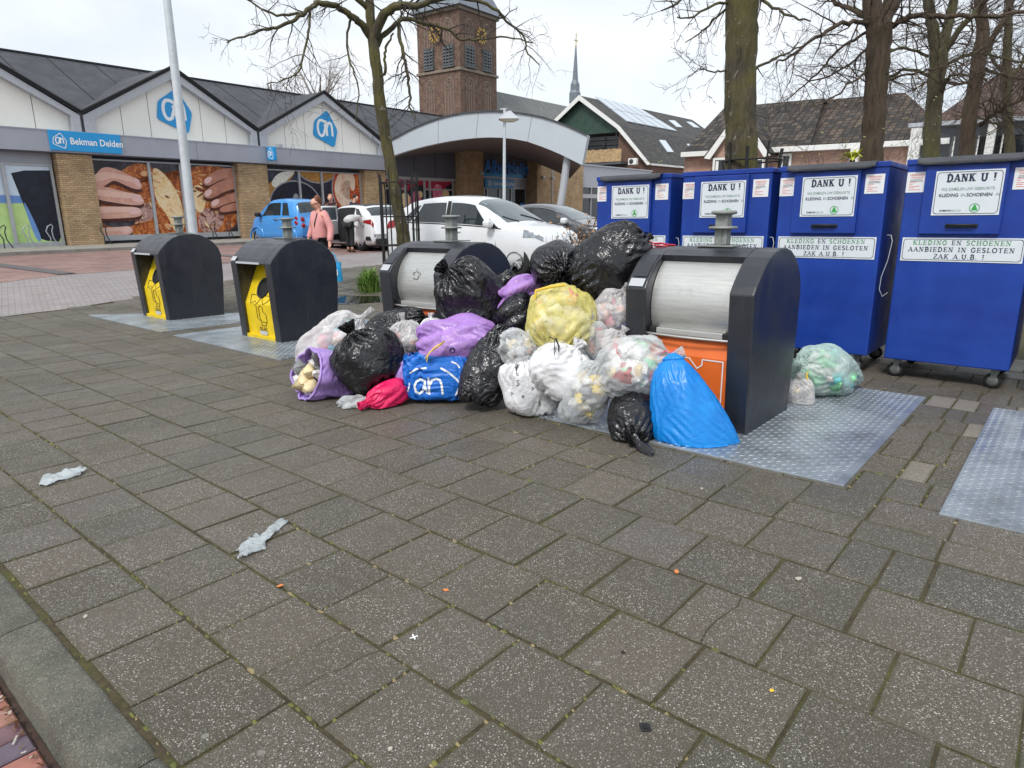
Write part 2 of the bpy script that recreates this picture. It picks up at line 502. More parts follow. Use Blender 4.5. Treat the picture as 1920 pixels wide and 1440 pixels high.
def build_pavement():
    rnd = random.Random(11)
    vs, fs, tint = [], [], []
    cracks = {(3, -0.75): 1, (4, -1.0): 1}
    for r in range(len(ROWS) - 1):
        b0, b1 = ROWS[r], ROWS[r + 1]
        half = (r % 2) * TL / 2
        small = (b1 - b0) < .3
        a = -17.0 + half + (0.18 if small else 0)
        while a < 7.5:
            L = TL
            aa0, aa1 = a, a + L
            a += L
            q = EA * ((aa0 + aa1) / 2) + EB * ((b0 + b1) / 2)
            if beyond(q[0], q[1]) > 0 or q[1] < -.8 or abs(q[0]) > .95 * q[1] + 3.0: continue
            if r > 12 and q[0] > 6: continue
            # pieces: whole, or cut stones beside the steel plates
            cuts = [(aa0, aa1)]
            if -.95 < aa0 < -.3 and 4.2 < b0 < 7.2:
                m_ = aa0 + L * rnd.uniform(.35, .7); cuts = [(aa0, m_), (m_, aa1)]
            elif rnd.random() < .03:
                m_ = aa0 + L * rnd.uniform(.3, .7); cuts = [(aa0, m_), (m_, aa1)]
            for (a0, a1) in cuts:
                tr = rnd.random() * .9
                if len(cuts) > 1 and -.95 < aa0 < -.3 and 4.2 < b0 < 7.2 and rnd.random() < .3: tr = 1.0
                gap = .0045 + rnd.random() * .0045
                ga = gap * (1.5 if rnd.random() < .3 else .9)
                jit = lambda: rnd.uniform(-.003, .003)
                near = q[1] < 5
                polys = [[(a0 + ga * .8 + jit(), b0 + gap + jit()), (a1 - ga * .8 + jit(), b0 + gap + jit()), (a1 - ga * .8 + jit(), b1 - gap + jit()), (a0 + ga * .8 + jit(), b1 - gap + jit())]]
                if near and len(cuts) == 1 and rnd.random() < .07 and not small:   # a cracked slab: two pieces with a ragged break
                    k0, k1 = rnd.uniform(.25, .75), rnd.uniform(.25, .75)
                    p = polys[0]
                    lo = [(p[0][0] + (p[1][0] - p[0][0]) * k0, p[0][1]), (p[3][0] + (p[2][0] - p[3][0]) * k1, p[3][1])]
                    mid = []
                    for f_ in (.2, .4, .6, .8):
                        mid.append((lo[0][0] + (lo[1][0] - lo[0][0]) * f_ + rnd.uniform(-.016, .016), lo[0][1] + (lo[1][1] - lo[0][1]) * f_))
                    e = .0014
                    left = [p[0], (lo[0][0] - e, lo[0][1])] + [(x - e, y) for x, y in mid] + [(lo[1][0] - e, lo[1][1]), p[3]]
                    right = [(lo[0][0] + e, lo[0][1]), p[1], p[2], (lo[1][0] + e, lo[1][1])] + [(x + e, y) for x, y in mid[::-1]]
                    polys = [left, right]
                dz = rnd.uniform(-.0025, .0025); sx_, sy_ = rnd.uniform(-.006, .006), rnd.uniform(-.006, .006)
                for poly in polys:
                    ca, cb = sum(p[0] for p in poly) / len(poly), sum(p[1] for p in poly) / len(poly)
                    n = len(poly); o = len(vs)
                    def ring(ins, z):
                        for pa, pb in poly:
                            da, db = pa - ca, pb - cb
                            ka, kb = max(0, 1 - ins / max(abs(da), .01)), max(0, 1 - ins / max(abs(db), .01))
                            xa, xb = ca + da * ka, cb + db * kb
                            w_ = AB(xa, xb)
                            vs.append((w_.x, w_.y, z + zg(w_.x, w_.y) + dz + (xa - ca) * sx_ + (xb - cb) * sy_))
                    ring(0, -.035); ring(0, -.0035); ring(.004, 0); ring(.035, .0006)
                    for k in range(3):
                        for i in range(n):
                            j = (i + 1) % n
                            fs.append((o + k * n + i, o + k * n + j, o + (k + 1) * n + j, o + (k + 1) * n + i))
                    fs.append(tuple(range(o + 3 * n, o + 4 * n)))
                    tint += [(tr, 1, 0, 1)] * (3 * n) + [(tr, 0, 0, 1)] * n
    me = bpy.data.meshes.new('pavement')
    me.from_pydata(vs, [], fs)
    me.materials.append(M_PAVER)
    at_ = me.color_attributes.new('tint', 'FLOAT_COLOR', 'POINT')
    at_.data.foreach_set('color', np.array(tint, dtype=np.float32).ravel())
    me.update()
    o = bpy.data.objects.new('pavement', me)
    COL.objects.link(o)
    tag(o, kind='structure')
build_pavement()
# bed under the slabs: the joints
mb = MB()
na, nb = 130, 75
P_ = lambda i, j: AB(-18 + 26 * i / na, .6 + 15 * j / nb)
for j in range(nb):
    for i in range(na):
        q = [P_(i, j), P_(i + 1, j), P_(i + 1, j + 1), P_(i, j + 1)]
        if max(beyond(p.x, p.y) for p in q) < .1: mb.add([(p.x, p.y, zg(p.x, p.y) - .007) for p in q], [(0, 1, 2, 3)])
structure('joint_bed', mb, M_JOINT)

# the wide ground sheet under and beyond everything
def mat_street():
    m = NT('street_clinker')
    v = m.coord('Object', rot=(0, 0, -_ph))
    b = m.n('TexBrick', Vector=v, Color1=srgb(158, 152, 151), Color2=srgb(146, 138, 137), Mortar=srgb(96, 92, 88), Scale=1.0)
    for k, x in (('Mortar Size', .006), ('Brick Width', .21), ('Row Height', .105), ('Bias', 0.0)): b.inputs[k].default_value = x
    n = m.noise(v, .6, 8, .65)
    c = m.mix(.55, b.outputs[0], m.ramp(n, [(.3, (.62, .6, .6)), (.7, (1.15, 1.12, 1.1))]), 'MULTIPLY')
    m.set(Base__Color=c, Roughness=m.ramp(m.noise(v, .9, 5), [(.35, .45), (.65, .8)]))
    m.bump(m.math('SUBTRACT', 1.0, b.outputs['Fac']), .3, .004)
    return m.mat
M_STREET = mat_street()
def sheet(name, mat, poly_fn, us, vs_, dz):
    """strip between two offsets beyond the edge of the square; us along it, vs_ outwards"""
    mb = MB()
    pts = []
    for v_ in vs_:
        for u_ in us:
            x, y = PAVE_FAR.x + PF_U.x * u_ + PF_N.x * v_, PAVE_FAR.y + PF_U.y * u_ + PF_N.y * v_
            pts.append((x, y, zg(x, y) + dz))
    mb.grid(pts, len(us), len(vs_), smooth=True)
    structure(name, mb, mat)
US = list(np.linspace(-60, 70, 90))
sheet('ground', plain('earth', srgb(120, 114, 106), .95, var=.15), None, [-500, -300, -180, -110, -80] + list(np.linspace(-60, 70, 131)) + [90, 130, 200, 350, 700], [-6, -3] + list(np.arange(-.1, 26, .8)) + [32, 44, 60, 90, 140, 250, 400, 700], -.05)
red0 = on_ground(125, 517)
V_RED = beyond(red0.x, red0.y)
kerb0 = on_ground(122, 474)
V_KERB = beyond(kerb0.x, kerb0.y)
sheet('road', M_STREET, None, US, list(np.linspace(-.05, V_RED, 24)), -.004)
M_RED = brick('red_parking_clinker', srgb(160, 130, 124), srgb(142, 114, 108), srgb(112, 98, 92), .21, .105, 'xy', .75, .006, bump=.3, mix_noise=.6)
sheet('parking_bay', M_RED, None, US, list(np.linspace(V_RED, V_KERB, 24)), .0)
M_GREYSET = plain('grey_setts', srgb(96, 93, 94), .8, var=.25, vscale=9)
# dark setts marking the bays, square to the shop front
for k, u0 in enumerate(np.arange(-4.4, 40, 5.9)):
    mb = MB(); pts = []
    for v_ in np.linspace(V_RED + .15, V_KERB - .3, 12):
        for u_ in (u0, u0 + .42):
            x, y = PAVE_FAR.x + PF_U.x * u_ + PF_N.x * v_, PAVE_FAR.y + PF_U.y * u_ + PF_N.y * v_
            pts.append((x, y, zg(x, y) + .014))
    mb.grid(pts, 2, 12)
    structure('bay_marking', mb, M_GREYSET)
# kerb stones on the street side in the near corner, and the lower brick road
def mat_kerb():
    m = NT('kerb_concrete')
    v = m.coord('Object')
    c = m.ramp(m.noise(v, 5, 8, .7), [(.3, srgb(74, 73, 66)), (.7, srgb(112, 110, 99))])
    g = m.ramp(m.noise(v, 3, 6), [(.5, 0.0), (.75, .35)])
    c = m.mix(g, c, srgb(82, 84, 64))
    k = m.vor(v, 170, 'F1', 'Color'); sp_ = m.n('SeparateColor'); m.t.links.new(k, sp_.inputs[0])
    d = m.vor(v, 170)
    c = m.mix(m.math('MULTIPLY', m.ramp(sp_.outputs[0], [(.66, 0.0), (.68, .8)]), m.ramp(d, [(.3, 1.0), (.45, 0.0)])), c, srgb(150, 148, 138))
    c = m.mix(m.math('MULTIPLY', m.ramp(sp_.outputs[1], [(.6, 0.0), (.62, .8)]), m.ramp(d, [(.35, 1.0), (.5, 0.0)])), c, srgb(44, 46, 42))
    m.set(Base__Color=c, Roughness=.85)
    m.bump(m.noise(v, 140, 6, .7), .9, .004)
    return m.mat
M_KERB = mat_kerb()
MAB = Matrix(((EA[0], EB[0], 0, 0), (EA[1], EB[1], 0, 0), (0, 0, 1, 0), (0, 0, 0, 1)))   # square frame: X = a, Y = b
rk = random.Random(4)
prof = [(.613, -.30), (.613, -.012), (.607, -.003), (.595, 0.0), (.52, -.001), (.485, -.004), (.462, -.013), (.446, -.03), (.436, -.052), (.425, -.30)]
for k in range(9):
    a0 = -8.87 + k * 1.15
    mb = MB()
    e = .004
    xs = [a0 + e, a0 + .018, a0 + .05] + list(np.linspace(a0 + .1, a0 + 1.05, 9)) + [a0 + 1.1, a0 + 1.132, a0 + 1.15 - e]
    pts = []
    for xi, x in enumerate(xs):
        endk = min(x - a0, a0 + 1.15 - x)
        dz = -.012 * max(0, 1 - endk / .03) ** 2
        for (b, z) in prof:
            pts.append(MAB @ Vector((x, b + rk.uniform(-.002, .002), z + (dz if z > -.2 else 0) + rk.uniform(-.0012, .0012))))
    mb.grid(pts, len(prof), len(xs))
    mb.face(pts[:len(prof)]); mb.face(pts[-len(prof):])
    structure('kerb', mb, M_KERB)
def mat_road_brick():
    m = NT('wet_road_brick')
    v = m.coord('Object')
    c = m.attr('tint')
    n = m.noise(v, 9, 8, .7)
    c = m.mix(.6, c, m.ramp(n, [(.3, (.5, .48, .5)), (.72, (1.15, 1.1, 1.1))]), 'MULTIPLY')
    m.set(Base__Color=c, Roughness=m.ramp(m.noise(v, 5, 4), [(.35, .35), (.65, .7)]))
    m.bump(m.noise(v, 60, 6), .4, .004)
    return m.mat
def build_front_road():
    rnd = random.Random(5)
    vs, fs, tint = [], [], []
    for r in range(16):
        b1 = .408 - r * .112
        a = -9 + (r % 2) * .11
        while a < 2.0:
            L = .215 if r else .107
            ins = .004
            a0, a1, b0, bb = a + ins, a + L - ins, b1 - .108, b1 - .004
            a += L
            o = len(vs); dz = rnd.uniform(-.004, .003)
            for (i_, z) in ((0, -.06), (0, -.006), (.006, 0.0)):
                for (x, y) in ((a0 + i_, b0 + i_), (a1 - i_, b0 + i_), (a1 - i_, bb - i_), (a0 + i_, bb - i_)):
                    q = AB(x, y); vs.append((q.x, q.y, -.125 + z + dz))
            for k in range(2):
                for i in range(4):
                    j = (i + 1) % 4
                    fs.append((o + k * 4 + i, o + k * 4 + j, o + k * 4 + 4 + j, o + k * 4 + 4 + i))
            fs.append((o + 8, o + 9, o + 10, o + 11))
            c = rnd.choice([srgb(168, 112, 98), srgb(150, 98, 88), srgb(120, 90, 96), srgb(104, 92, 104), srgb(176, 128, 112)])
            tint += [(*c, 1)] * 12
    me = bpy.data.meshes.new('brick_road')
    me.from_pydata(vs, [], fs); me.materials.append(mat_road_brick())
    at_ = me.color_attributes.new('tint', 'FLOAT_COLOR', 'POINT')
    at_.data.foreach_set('color', np.array(tint, dtype=np.float32).ravel())
    me.update()
    o = bpy.data.objects.new('brick_road', me); COL.objects.link(o)
    tag(o, kind='structure')
build_front_road()
mb = MB(); mb.face([MAB @ Vector(q) for q in ((-60, -40, -.14), (40, -40, -.14), (40, .43, -.14), (-60, .43, -.14))])
structure('road_bed', mb, plain('road_bed_soil', srgb(70, 54, 46), .95, var=.3, vscale=20))

# diamond steel deck plates
def mat_plate():
    m = NT('galvanised_tread_plate')
    v = m.coord('Object')
    c = m.ramp(m.noise(v, 1.6, 8, .65), [(.3, srgb(134, 142, 148)), (.7, srgb(186, 194, 200))])
    d = m.ramp(m.noise(v, 2.4, 8, .75), [(.5, 0.0), (.7, .6)])
    c = m.mix(d, c, srgb(96, 98, 96))
    m.set(Base__Color=c, Metallic=.55)
    m.set(Roughness=m.ramp(m.noise(v, .9, 5), [(.4, .5), (.62, .22)]))
    m.bump(m.noise(v, 60, 4), .12, .004)
    return m.mat
M_PLATE = mat_plate()
def deck_plate(a0, a1, b0, b1, label):
    M = MAB @ Matrix.Translation(((a0 + a1) / 2, (b0 + b1) / 2, 0))
    mb = MB()
    wa, wb = (a1 - a0) / 2, (b1 - b0) / 2
    mb.box((-wa, -wb, -.004), (wa, wb, .012), bev=.003)
    st = .048
    ia = 0
    x = -wa + .03
    while x < wa - .02:
        y = -wb + .03; ib = 0
        while y < wb - .02:
            if (ia + ib) % 2: l, w_ = .021, .0062
            else: l, w_ = .0062, .021
            # lozenge turned 45 degrees: a low raised bar
            cs = .7071
            P = lambda p, q, z: (x + (p - q) * cs, y + (p + q) * cs, z)
            o = len(mb.v)
            mb.v += [P(-l, 0, .012), P(0, -w_, .012), P(l, 0, .012), P(0, w_, .012), P(-l * .45, 0, .0155), P(0, -w_ * .45, .0155), P(l * .45, 0, .0155), P(0, w_ * .45, .0155)]
            for f in ((0, 1, 5, 4), (1, 2, 6, 5), (2, 3, 7, 6), (3, 0, 4, 7), (4, 5, 6, 7)):
                mb.f.append(tuple(i + o for i in f)); mb.m.append(0); mb.sm.append(False)
            y += st; ib += 1
        x += st; ia += 1
    o = mb.build('deck_plate', M_PLATE, recalc=False)
    o.matrix_world = M
    tag(o, label, 'steel plate', 'tread plates set in the pavement')
    return o
deck_plate(-3.61, -.92, 4.245, 6.99, 'grey steel tread plate under the orange fronted bin beside the blue bag')
deck_plate(-.405, 2.3, 4.15, 6.95, 'empty grey steel tread plate at the right edge with nothing standing on it')
deck_plate(-13.64, -10.56, 4.2, 7.1, 'wet steel tread plate under the yellow fronted bin farthest left')
deck_plate(-10.12, -7.2, 4.18, 7.0, 'wet steel tread plate under the yellow fronted bin nearest the bag pile')
deck_plate(-6.78, -4.02, 4.24, 6.99, 'steel tread plate mostly hidden below the left half of the bag pile')
mb = MB(); pts = []
for j in range(24):
    for i in range(40):
        q = AB(-4.5 + 60 * i / 39, 8.95 + 50 * j / 23); pts.append((q.x, q.y, zg(q.x, q.y) - .012))
mb.grid(pts, 40, 24)
structure('planting_soil', mb, plain('planting_soil', srgb(74, 64, 52), .95, var=.4, vscale=8, bump=.8, bscale=30))
# ---------------------------------------------------------------- lettering
def font_mb(body, size, mb=None, mi=0, M=None, align='CENTER', bold=0.0, xs=1.0, depth=.0015):
    """flat letters in the local X-Z plane facing -Y"""
    cu = bpy.data.curves.new('lettering', 'FONT')
    cu.body, cu.size, cu.align_x, cu.align_y = body, size, align, 'CENTER'
    cu.offset = bold * size
    cu.resolution_u = 3
    o = bpy.data.objects.new('lettering', cu)
    COL.objects.link(o)
    bpy.context.view_layer.update()
    me = o.to_mesh()
    vs = [Vector((q.co.x * xs, -depth, q.co.y)) for q in me.vertices]
    fs = [tuple(p.vertices) for p in me.polygons]
    o.to_mesh_clear()
    bpy.data.objects.remove(o); bpy.data.curves.remove(cu)
    mb = mb or MB()
    if M is not None: vs = [M @ q for q in vs]
    mb.add(vs, fs, mi)
    return mb
# a small slab-serif alphabet drawn as strokes: (thickness class, points, serif at start, serif at end)
_C = lambda cx, cy, rx, ry, a0, a1, n=12: [(cx + rx * math.cos(R(a0 + (a1 - a0) * i / n)), cy + ry * math.sin(R(a0 + (a1 - a0) * i / n))) for i in range(n + 1)]
GL = {
 'A': (.74, [(0, [(.06, 0), (.35, 1)], 1, 0), (1, [(.35, 1), (.66, 0)], 0, 1), (0, [(.16, .33), (.54, .33)], 0, 0)]),
 'B': (.68, [(1, [(.16, 0), (.16, 1)], 1, 1), (1, [(.16, .97), (.36, .97)] + _C(.36, .75, .2, .22, 90, -90) + [(.16, .53)], 0, 0), (1, [(.36, .53)] + _C(.38, .28, .23, .25, 90, -90) + [(.16, .03)], 0, 0)]),
 'C': (.68, [(1, _C(.37, .5, .29, .48, 48, 312, 16), 1, 0)]),
 'D': (.74, [(1, [(.16, 0), (.16, 1)], 1, 1), (1, [(.16, .97), (.3, .97)] + _C(.3, .5, .33, .47, 90, -90, 16) + [(.16, .03)], 0, 0)]),
 'E': (.64, [(1, [(.16, 0), (.16, 1)], 1, 1), (0, [(.16, .97), (.55, .97), (.55, .8)], 0, 0), (0, [(.16, .52), (.44, .52)], 0, 1), (0, [(.16, .03), (.57, .03), (.57, .22)], 0, 0)]),
 'G': (.74, [(1, _C(.37, .5, .29, .48, 48, 330, 18) + [(.63, .42)], 1, 0), (0, [(.42, .44), (.72, .44)], 0, 0)]),
 'H': (.76, [(1, [(.16, 0), (.16, 1)], 1, 1), (1, [(.6, 0), (.6, 1)], 1, 1), (0, [(.16, .52), (.6, .52)], 0, 0)]),
 'I': (.36, [(1, [(.18, 0), (.18, 1)], 1, 1)]),
 'K': (.74, [(1, [(.16, 0), (.16, 1)], 1, 1), (0, [(.16, .42), (.58, 1)], 0, 1), (1, [(.3, .58), (.62, 0)], 0, 1)]),
 'L': (.62, [(1, [(.16, 0), (.16, 1)], 1, 1), (0, [(.16, .03), (.54, .03), (.54, .24)], 0, 0)]),
 'N': (.78, [(0, [(.14, 0), (.14, 1)], 1, 1), (1, [(.14, 1), (.62, 0)], 0, 0), (0, [(.62, 0), (.62, 1)], 0, 1)]),
 'O': (.76, [(1, _C(.38, .5, .31, .48, 0, 360, 22), 0, 0)]),
 'S': (.58, [(1, _C(.29, .75, .21, .22, 30, 230, 9) + _C(.29, .26, .22, .24, 70, -150, 10), 0, 0)]),
 'T': (.66, [(1, [(.33, 0), (.33, 1)], 1, 0), (0, [(.06, .8), (.06, .97), (.6, .97), (.6, .8)], 0, 0)]),
 'U': (.76, [(1, [(.15, 1), (.15, .35)] + _C(.38, .32, .23, .3, 180, 360, 10) + [(.61, 1)], 1, 1)]),
 'Z': (.62, [(0, [(.08, .8), (.08, .97), (.54, .97)], 0, 0), (1, [(.54, .97), (.06, .03)], 0, 0), (0, [(.06, .03), (.56, .03), (.56, .22)], 0, 0)]),
 '!': (.34, [(1, [(.17, .3), (.17, 1)], 0, 1), (1, [(.17, 0), (.17, .12)], 0, 0)]),
 '.': (.26, [(1, [(.12, 0), (.12, .12)], 0, 0)]),
}
def ribbon(mb, pts, w, y, mi=0, M=None, close=False):
    pts = [Vector((p[0], p[1])) for p in pts]
    n = len(pts); vs = []
    for i in range(n):
        d0 = (pts[i] - pts[i - 1]).normalized() if i else (pts[1] - pts[0]).normalized()
        d1 = (pts[i + 1] - pts[i]).normalized() if i < n - 1 else d0
        t = (d0 + d1); t = t.normalized() if t.length > .3 else d1
        nn = Vector((-t.y, t.x)) * (w / 2) / max(.5, t.dot(d1))
        for s_ in (1, -1):
            q = pts[i] + nn * s_
            q = Vector((q.x, y, q.y))
            vs.append(M @ q if M is not None else q)
    mb.add(vs, [(2 * i, 2 * i + 1, 2 * i + 3, 2 * i + 2) for i in range(n - 1)], mi)
def slab_width(text, cap, track=.06): return sum((GL[c][0] if c in GL else .42) + track for c in text) * cap
def slab_text(mb, text, cap, x0, z0, mi=0, thick=.17, thin=.11, serif=.2, track=.06, M=None, xs=1.0, y0=-.002):
    x = x0; k = 0
    for c in text:
        if c not in GL: x += (.42 + track) * cap * xs; continue
        wd, st = GL[c]
        for cls, pts, sa, sb in st:
            P = [(x + p * cap * xs, z0 + q * cap) for p, q in pts]
            k += 1
            w_ = (thick if cls else thin) * cap
            ribbon(mb, P, w_, y0 - .00012 * (k % 7), mi, M)
            for flag, e, f in ((sa, 0, 1), (sb, -1, -2)):
                if flag:
                    k += 1
                    px, pz = P[e]
                    pz += (.045 if pz < z0 + .5 * cap else -.045) * cap
                    ribbon(mb, [(px - serif * cap, pz), (px + serif * cap, pz)], .09 * cap, y0 - .00012 * (k % 7) - .00005, mi, M)
        x += (wd + track) * cap * xs
def round_rect(x0, z0, x1, z1, r, n=4):
    out = []
    for cx, cz, a in ((x1 - r, z1 - r, 0), (x0 + r, z1 - r, 90), (x0 + r, z0 + r, 180), (x1 - r, z0 + r, 270)):
        out += [(cx + r * math.cos(R(a + 90 * i / n)), cz + r * math.sin(R(a + 90 * i / n))) for i in range(n + 1)]
    return out
def ring_face(mb, outer, inner, y, mi=0, M=None):
    n = len(outer)
    vs = [Vector((p, y, q)) for p, q in outer] + [Vector((p, y, q)) for p, q in inner]
    if M is not None: vs = [M @ q for q in vs]
    mb.add(vs, [(i, (i + 1) % n, n + (i + 1) % n, n + i) for i in range(n)], mi)
# the shop's emblem: a leaning rounded five-cornered tile with two joined letters
def rounded_poly(P, r, n=4):
    out = []
    m = len(P)
    for i in range(m):
        a, b, c = Vector(P[i - 1]), Vector(P[i]), Vector(P[(i + 1) % m])
        u, v = (a - b).normalized(), (c - b).normalized()
        k = r
        p0, p2 = b + u * k, b + v * k
        for j in range(n + 1):
            t = j / n
            q = p0 * (1 - t) ** 2 + b * 2 * t * (1 - t) + p2 * t * t
            out.append((q.x, q.y))
    return out
EMB = [(-.50, .10), (.06, .56), (.36, .40), (.52, -.18), (.30, -.60), (-.44, -.26)]
EMB_TILE = rounded_poly([(-.42, .20), (.12, .58), (.50, -.02), (.33, -.58), (-.50, -.26)], .09)
def emblem_letters(mb, sc, cx, cz, y, mi=0, M=None, w=.095):
    T = lambda pts: [(cx + p * sc, cz + q * sc) for p, q in pts]
    # a: a slanted loop closed on the right; h: stem and arch, joined at the middle
    a = [(-.02, .20), (-.10, .24)] + [(-.19 + .13 * math.cos(R(t)), .0 + .245 * math.sin(R(t))) for t in range(80, 300, 20)] + [(-.10, -.2), (-.02, .02), (.03, .24)]
    ribbon(mb, T(a), w * sc, y, mi, M)
    ribbon(mb, T([(-.045, .12), (.0, -.02), (.04, -.22)]), w * sc, y - .0006, mi, M)
    ribbon(mb, T([(.025, .25), (.04, -.23)]), w * sc, y - .0012, mi, M)
    ribbon(mb, T([(.045, .03), (.10, .16), (.17, .19), (.235, .15), (.255, .05), (.265, -.23)]), w * sc, y - .0018, mi, M)
# ---------------------------------------------------------------- underground-container columns
def mat_shell():
    m = NT('anthracite_coating')
    v = m.coord('Object')
    c = m.ramp(m.noise(v, 3, 6, .6), [(.3, srgb(29, 32, 38)), (.7, srgb(37, 40, 47))])
    st = m.ramp(m.noise(m.coord('Object', scale=(14, 14, .8)), 1.6, 6, .65), [(.56, 0.0), (.78, .30)])   # rain streaks
    c = m.mix(st, c, srgb(82, 86, 90))
    sc_ = m.ramp(m.noise(v, 30, 8, .8), [(.68, 0.0), (.72, .5)])
    c = m.mix(m.math('MULTIPLY', sc_, m.ramp(m.noise(v, 4, 3), [(.52, 0.0), (.62, 1.0)])), c, srgb(120, 122, 124))
    m.set(Base__Color=c, Roughness=m.ramp(m.noise(v, 5, 5), [(.3, .27), (.7, .44)]), Specular__IOR__Level=.8)
    m.bump(m.noise(v, 220, 4), .04, .004)
    return m.mat
M_SHELL = mat_shell()
M_SHELLTOP = M_SHELL
M_DRUM = None
def mat_drum():
    m = NT('scuffed_stainless')
    v = m.coord('Object')
    v2 = m.coord('Object', scale=(1.2, 18, 18))
    c = m.ramp(m.noise(v2, 3, 6), [(.3, srgb(188, 188, 184)), (.7, srgb(206, 206, 202))])
    d = m.ramp(m.noise(v, 5, 8, .75), [(.55, 0.0), (.8, .5)])
    c = m.mix(d, c, srgb(116, 112, 104))
    sp_ = m.vor(v, 28)
    c = m.mix(m.ramp(sp_, [(.06, .6), (.1, 0.0)]), c, srgb(70, 68, 66))
    m.set(Base__Color=c, Metallic=.75, Roughness=m.ramp(m.noise(v2, 5, 5), [(.3, .34), (.7, .5)]))
    return m.mat
M_DRUM = mat_drum()
M_ORANGE = plain('orange_panel', srgb(226, 108, 40), .45, var=.08, vscale=5, dirt=srgb(96, 66, 44), dirt_amt=.5)
M_YELLOW = plain('yellow_panel', srgb(232, 200, 24), .42, var=.06, vscale=6, dirt=srgb(110, 92, 40), dirt_amt=.3)
M_HOOK = plain('weathered_galvanised_steel', srgb(142, 146, 142), .6, .35, var=.2, vscale=14, dirt=srgb(96, 92, 80), dirt_amt=.6)
M_BLACK = plain('black_rubber', (.012, .012, .013), .6, var=.3)
M_HOLE = plain('dark_throat', (.008, .008, .008), .8)
M_WHITE = plain('white_print', srgb(226, 228, 228), .5, var=.03)
M_LABEL = plain('grey_label', srgb(186, 190, 194), .5, var=.06)
M_INK = plain('black_ink', srgb(24, 28, 40), .6, var=.05)
def arch_profile():
    P = [(0.0, 0.0), (-.03, .55), (-.065, 1.07), (-.06, 1.095)]
    for t in range(0, 11):   # front shoulder, crown, rear shoulder
        an = R(158 - (158 - 18) * t / 10)
        P.append((.485 + .575 * math.cos(an), 1.0 + .4 * math.sin(an) ** .9 if math.sin(an) > 0 else 1.0))
    P += [(1.0, 1.05), (.985, .6), (.94, 0.0)]
    return P
PROF = [(0.0, 0.0), (-.035, .55), (-.068, 1.08), (-.03, 1.135), (.03, 1.20), (.11, 1.275), (.20, 1.335), (.31, 1.375), (.43, 1.395), (.55, 1.395), (.66, 1.375), (.77, 1.325), (.87, 1.25), (.95, 1.15), (.985, 1.04), (.985, .7), (.925, 0.0)]
WBIN = 1.06
def profile_upper(b_from):      # crown part of the outline from b_from backwards, then down to the base
    return [p for p in PROF if p[0] >= b_from and p[1] > 1.2] + [p for p in PROF[13:]]
def soft_prism(mb, poly, x0, x1, bev=.012, mi=0):
    bm = bmesh.new()
    v0 = [bm.verts.new((x0, p, q)) for p, q in poly]; v1 = [bm.verts.new((x1, p, q)) for p, q in poly]
    bm.faces.new(v0[::-1]); bm.faces.new(v1)
    n = len(poly)
    for i in range(n): bm.faces.new((v0[i], v0[(i + 1) % n], v1[(i + 1) % n], v1[i]))
    bmesh.ops.recalc_face_normals(bm, faces=bm.faces)
    es = [e for e in bm.edges if e.calc_face_angle(0) > R(25)]
    bmesh.ops.bevel(bm, geom=es, offset=bev, segments=2, affect='EDGES', profile=.5, clamp_overlap=True)
    bm.verts.index_update()
    mb.add([q.co.copy() for q in bm.verts], [[q.index for q in f.verts] for f in bm.faces], mi, False)
    bm.free()
def hook(t):
    mb = MB()
    cx, cb = .53, .56
    mb.box((cx - .15, cb - .15, 1.396), (cx + .15, cb + .15, 1.408), bev=.003)
    mb.box((cx - .052, cb - .05, 1.408), (cx + .052, cb + .05, 1.66), bev=.008)
    for s_ in (-1, 1): mb.box((cx - .012, cb + s_ * .052 - .004 , 1.408), (cx + .012, cb + s_ * .052 + .004, 1.54))
    mb.lathe([(.0, 1.535), (.112, 1.537), (.118, 1.545), (.112, 1.556), (.055, 1.562)], (cx, cb, 0), 20)
    mb.lathe([(.052, 1.645), (.098, 1.655), (.104, 1.667), (.096, 1.682), (0, 1.685)], (cx, cb, 0), 20)
    mb.build('lifting_post', M_HOOK, t)
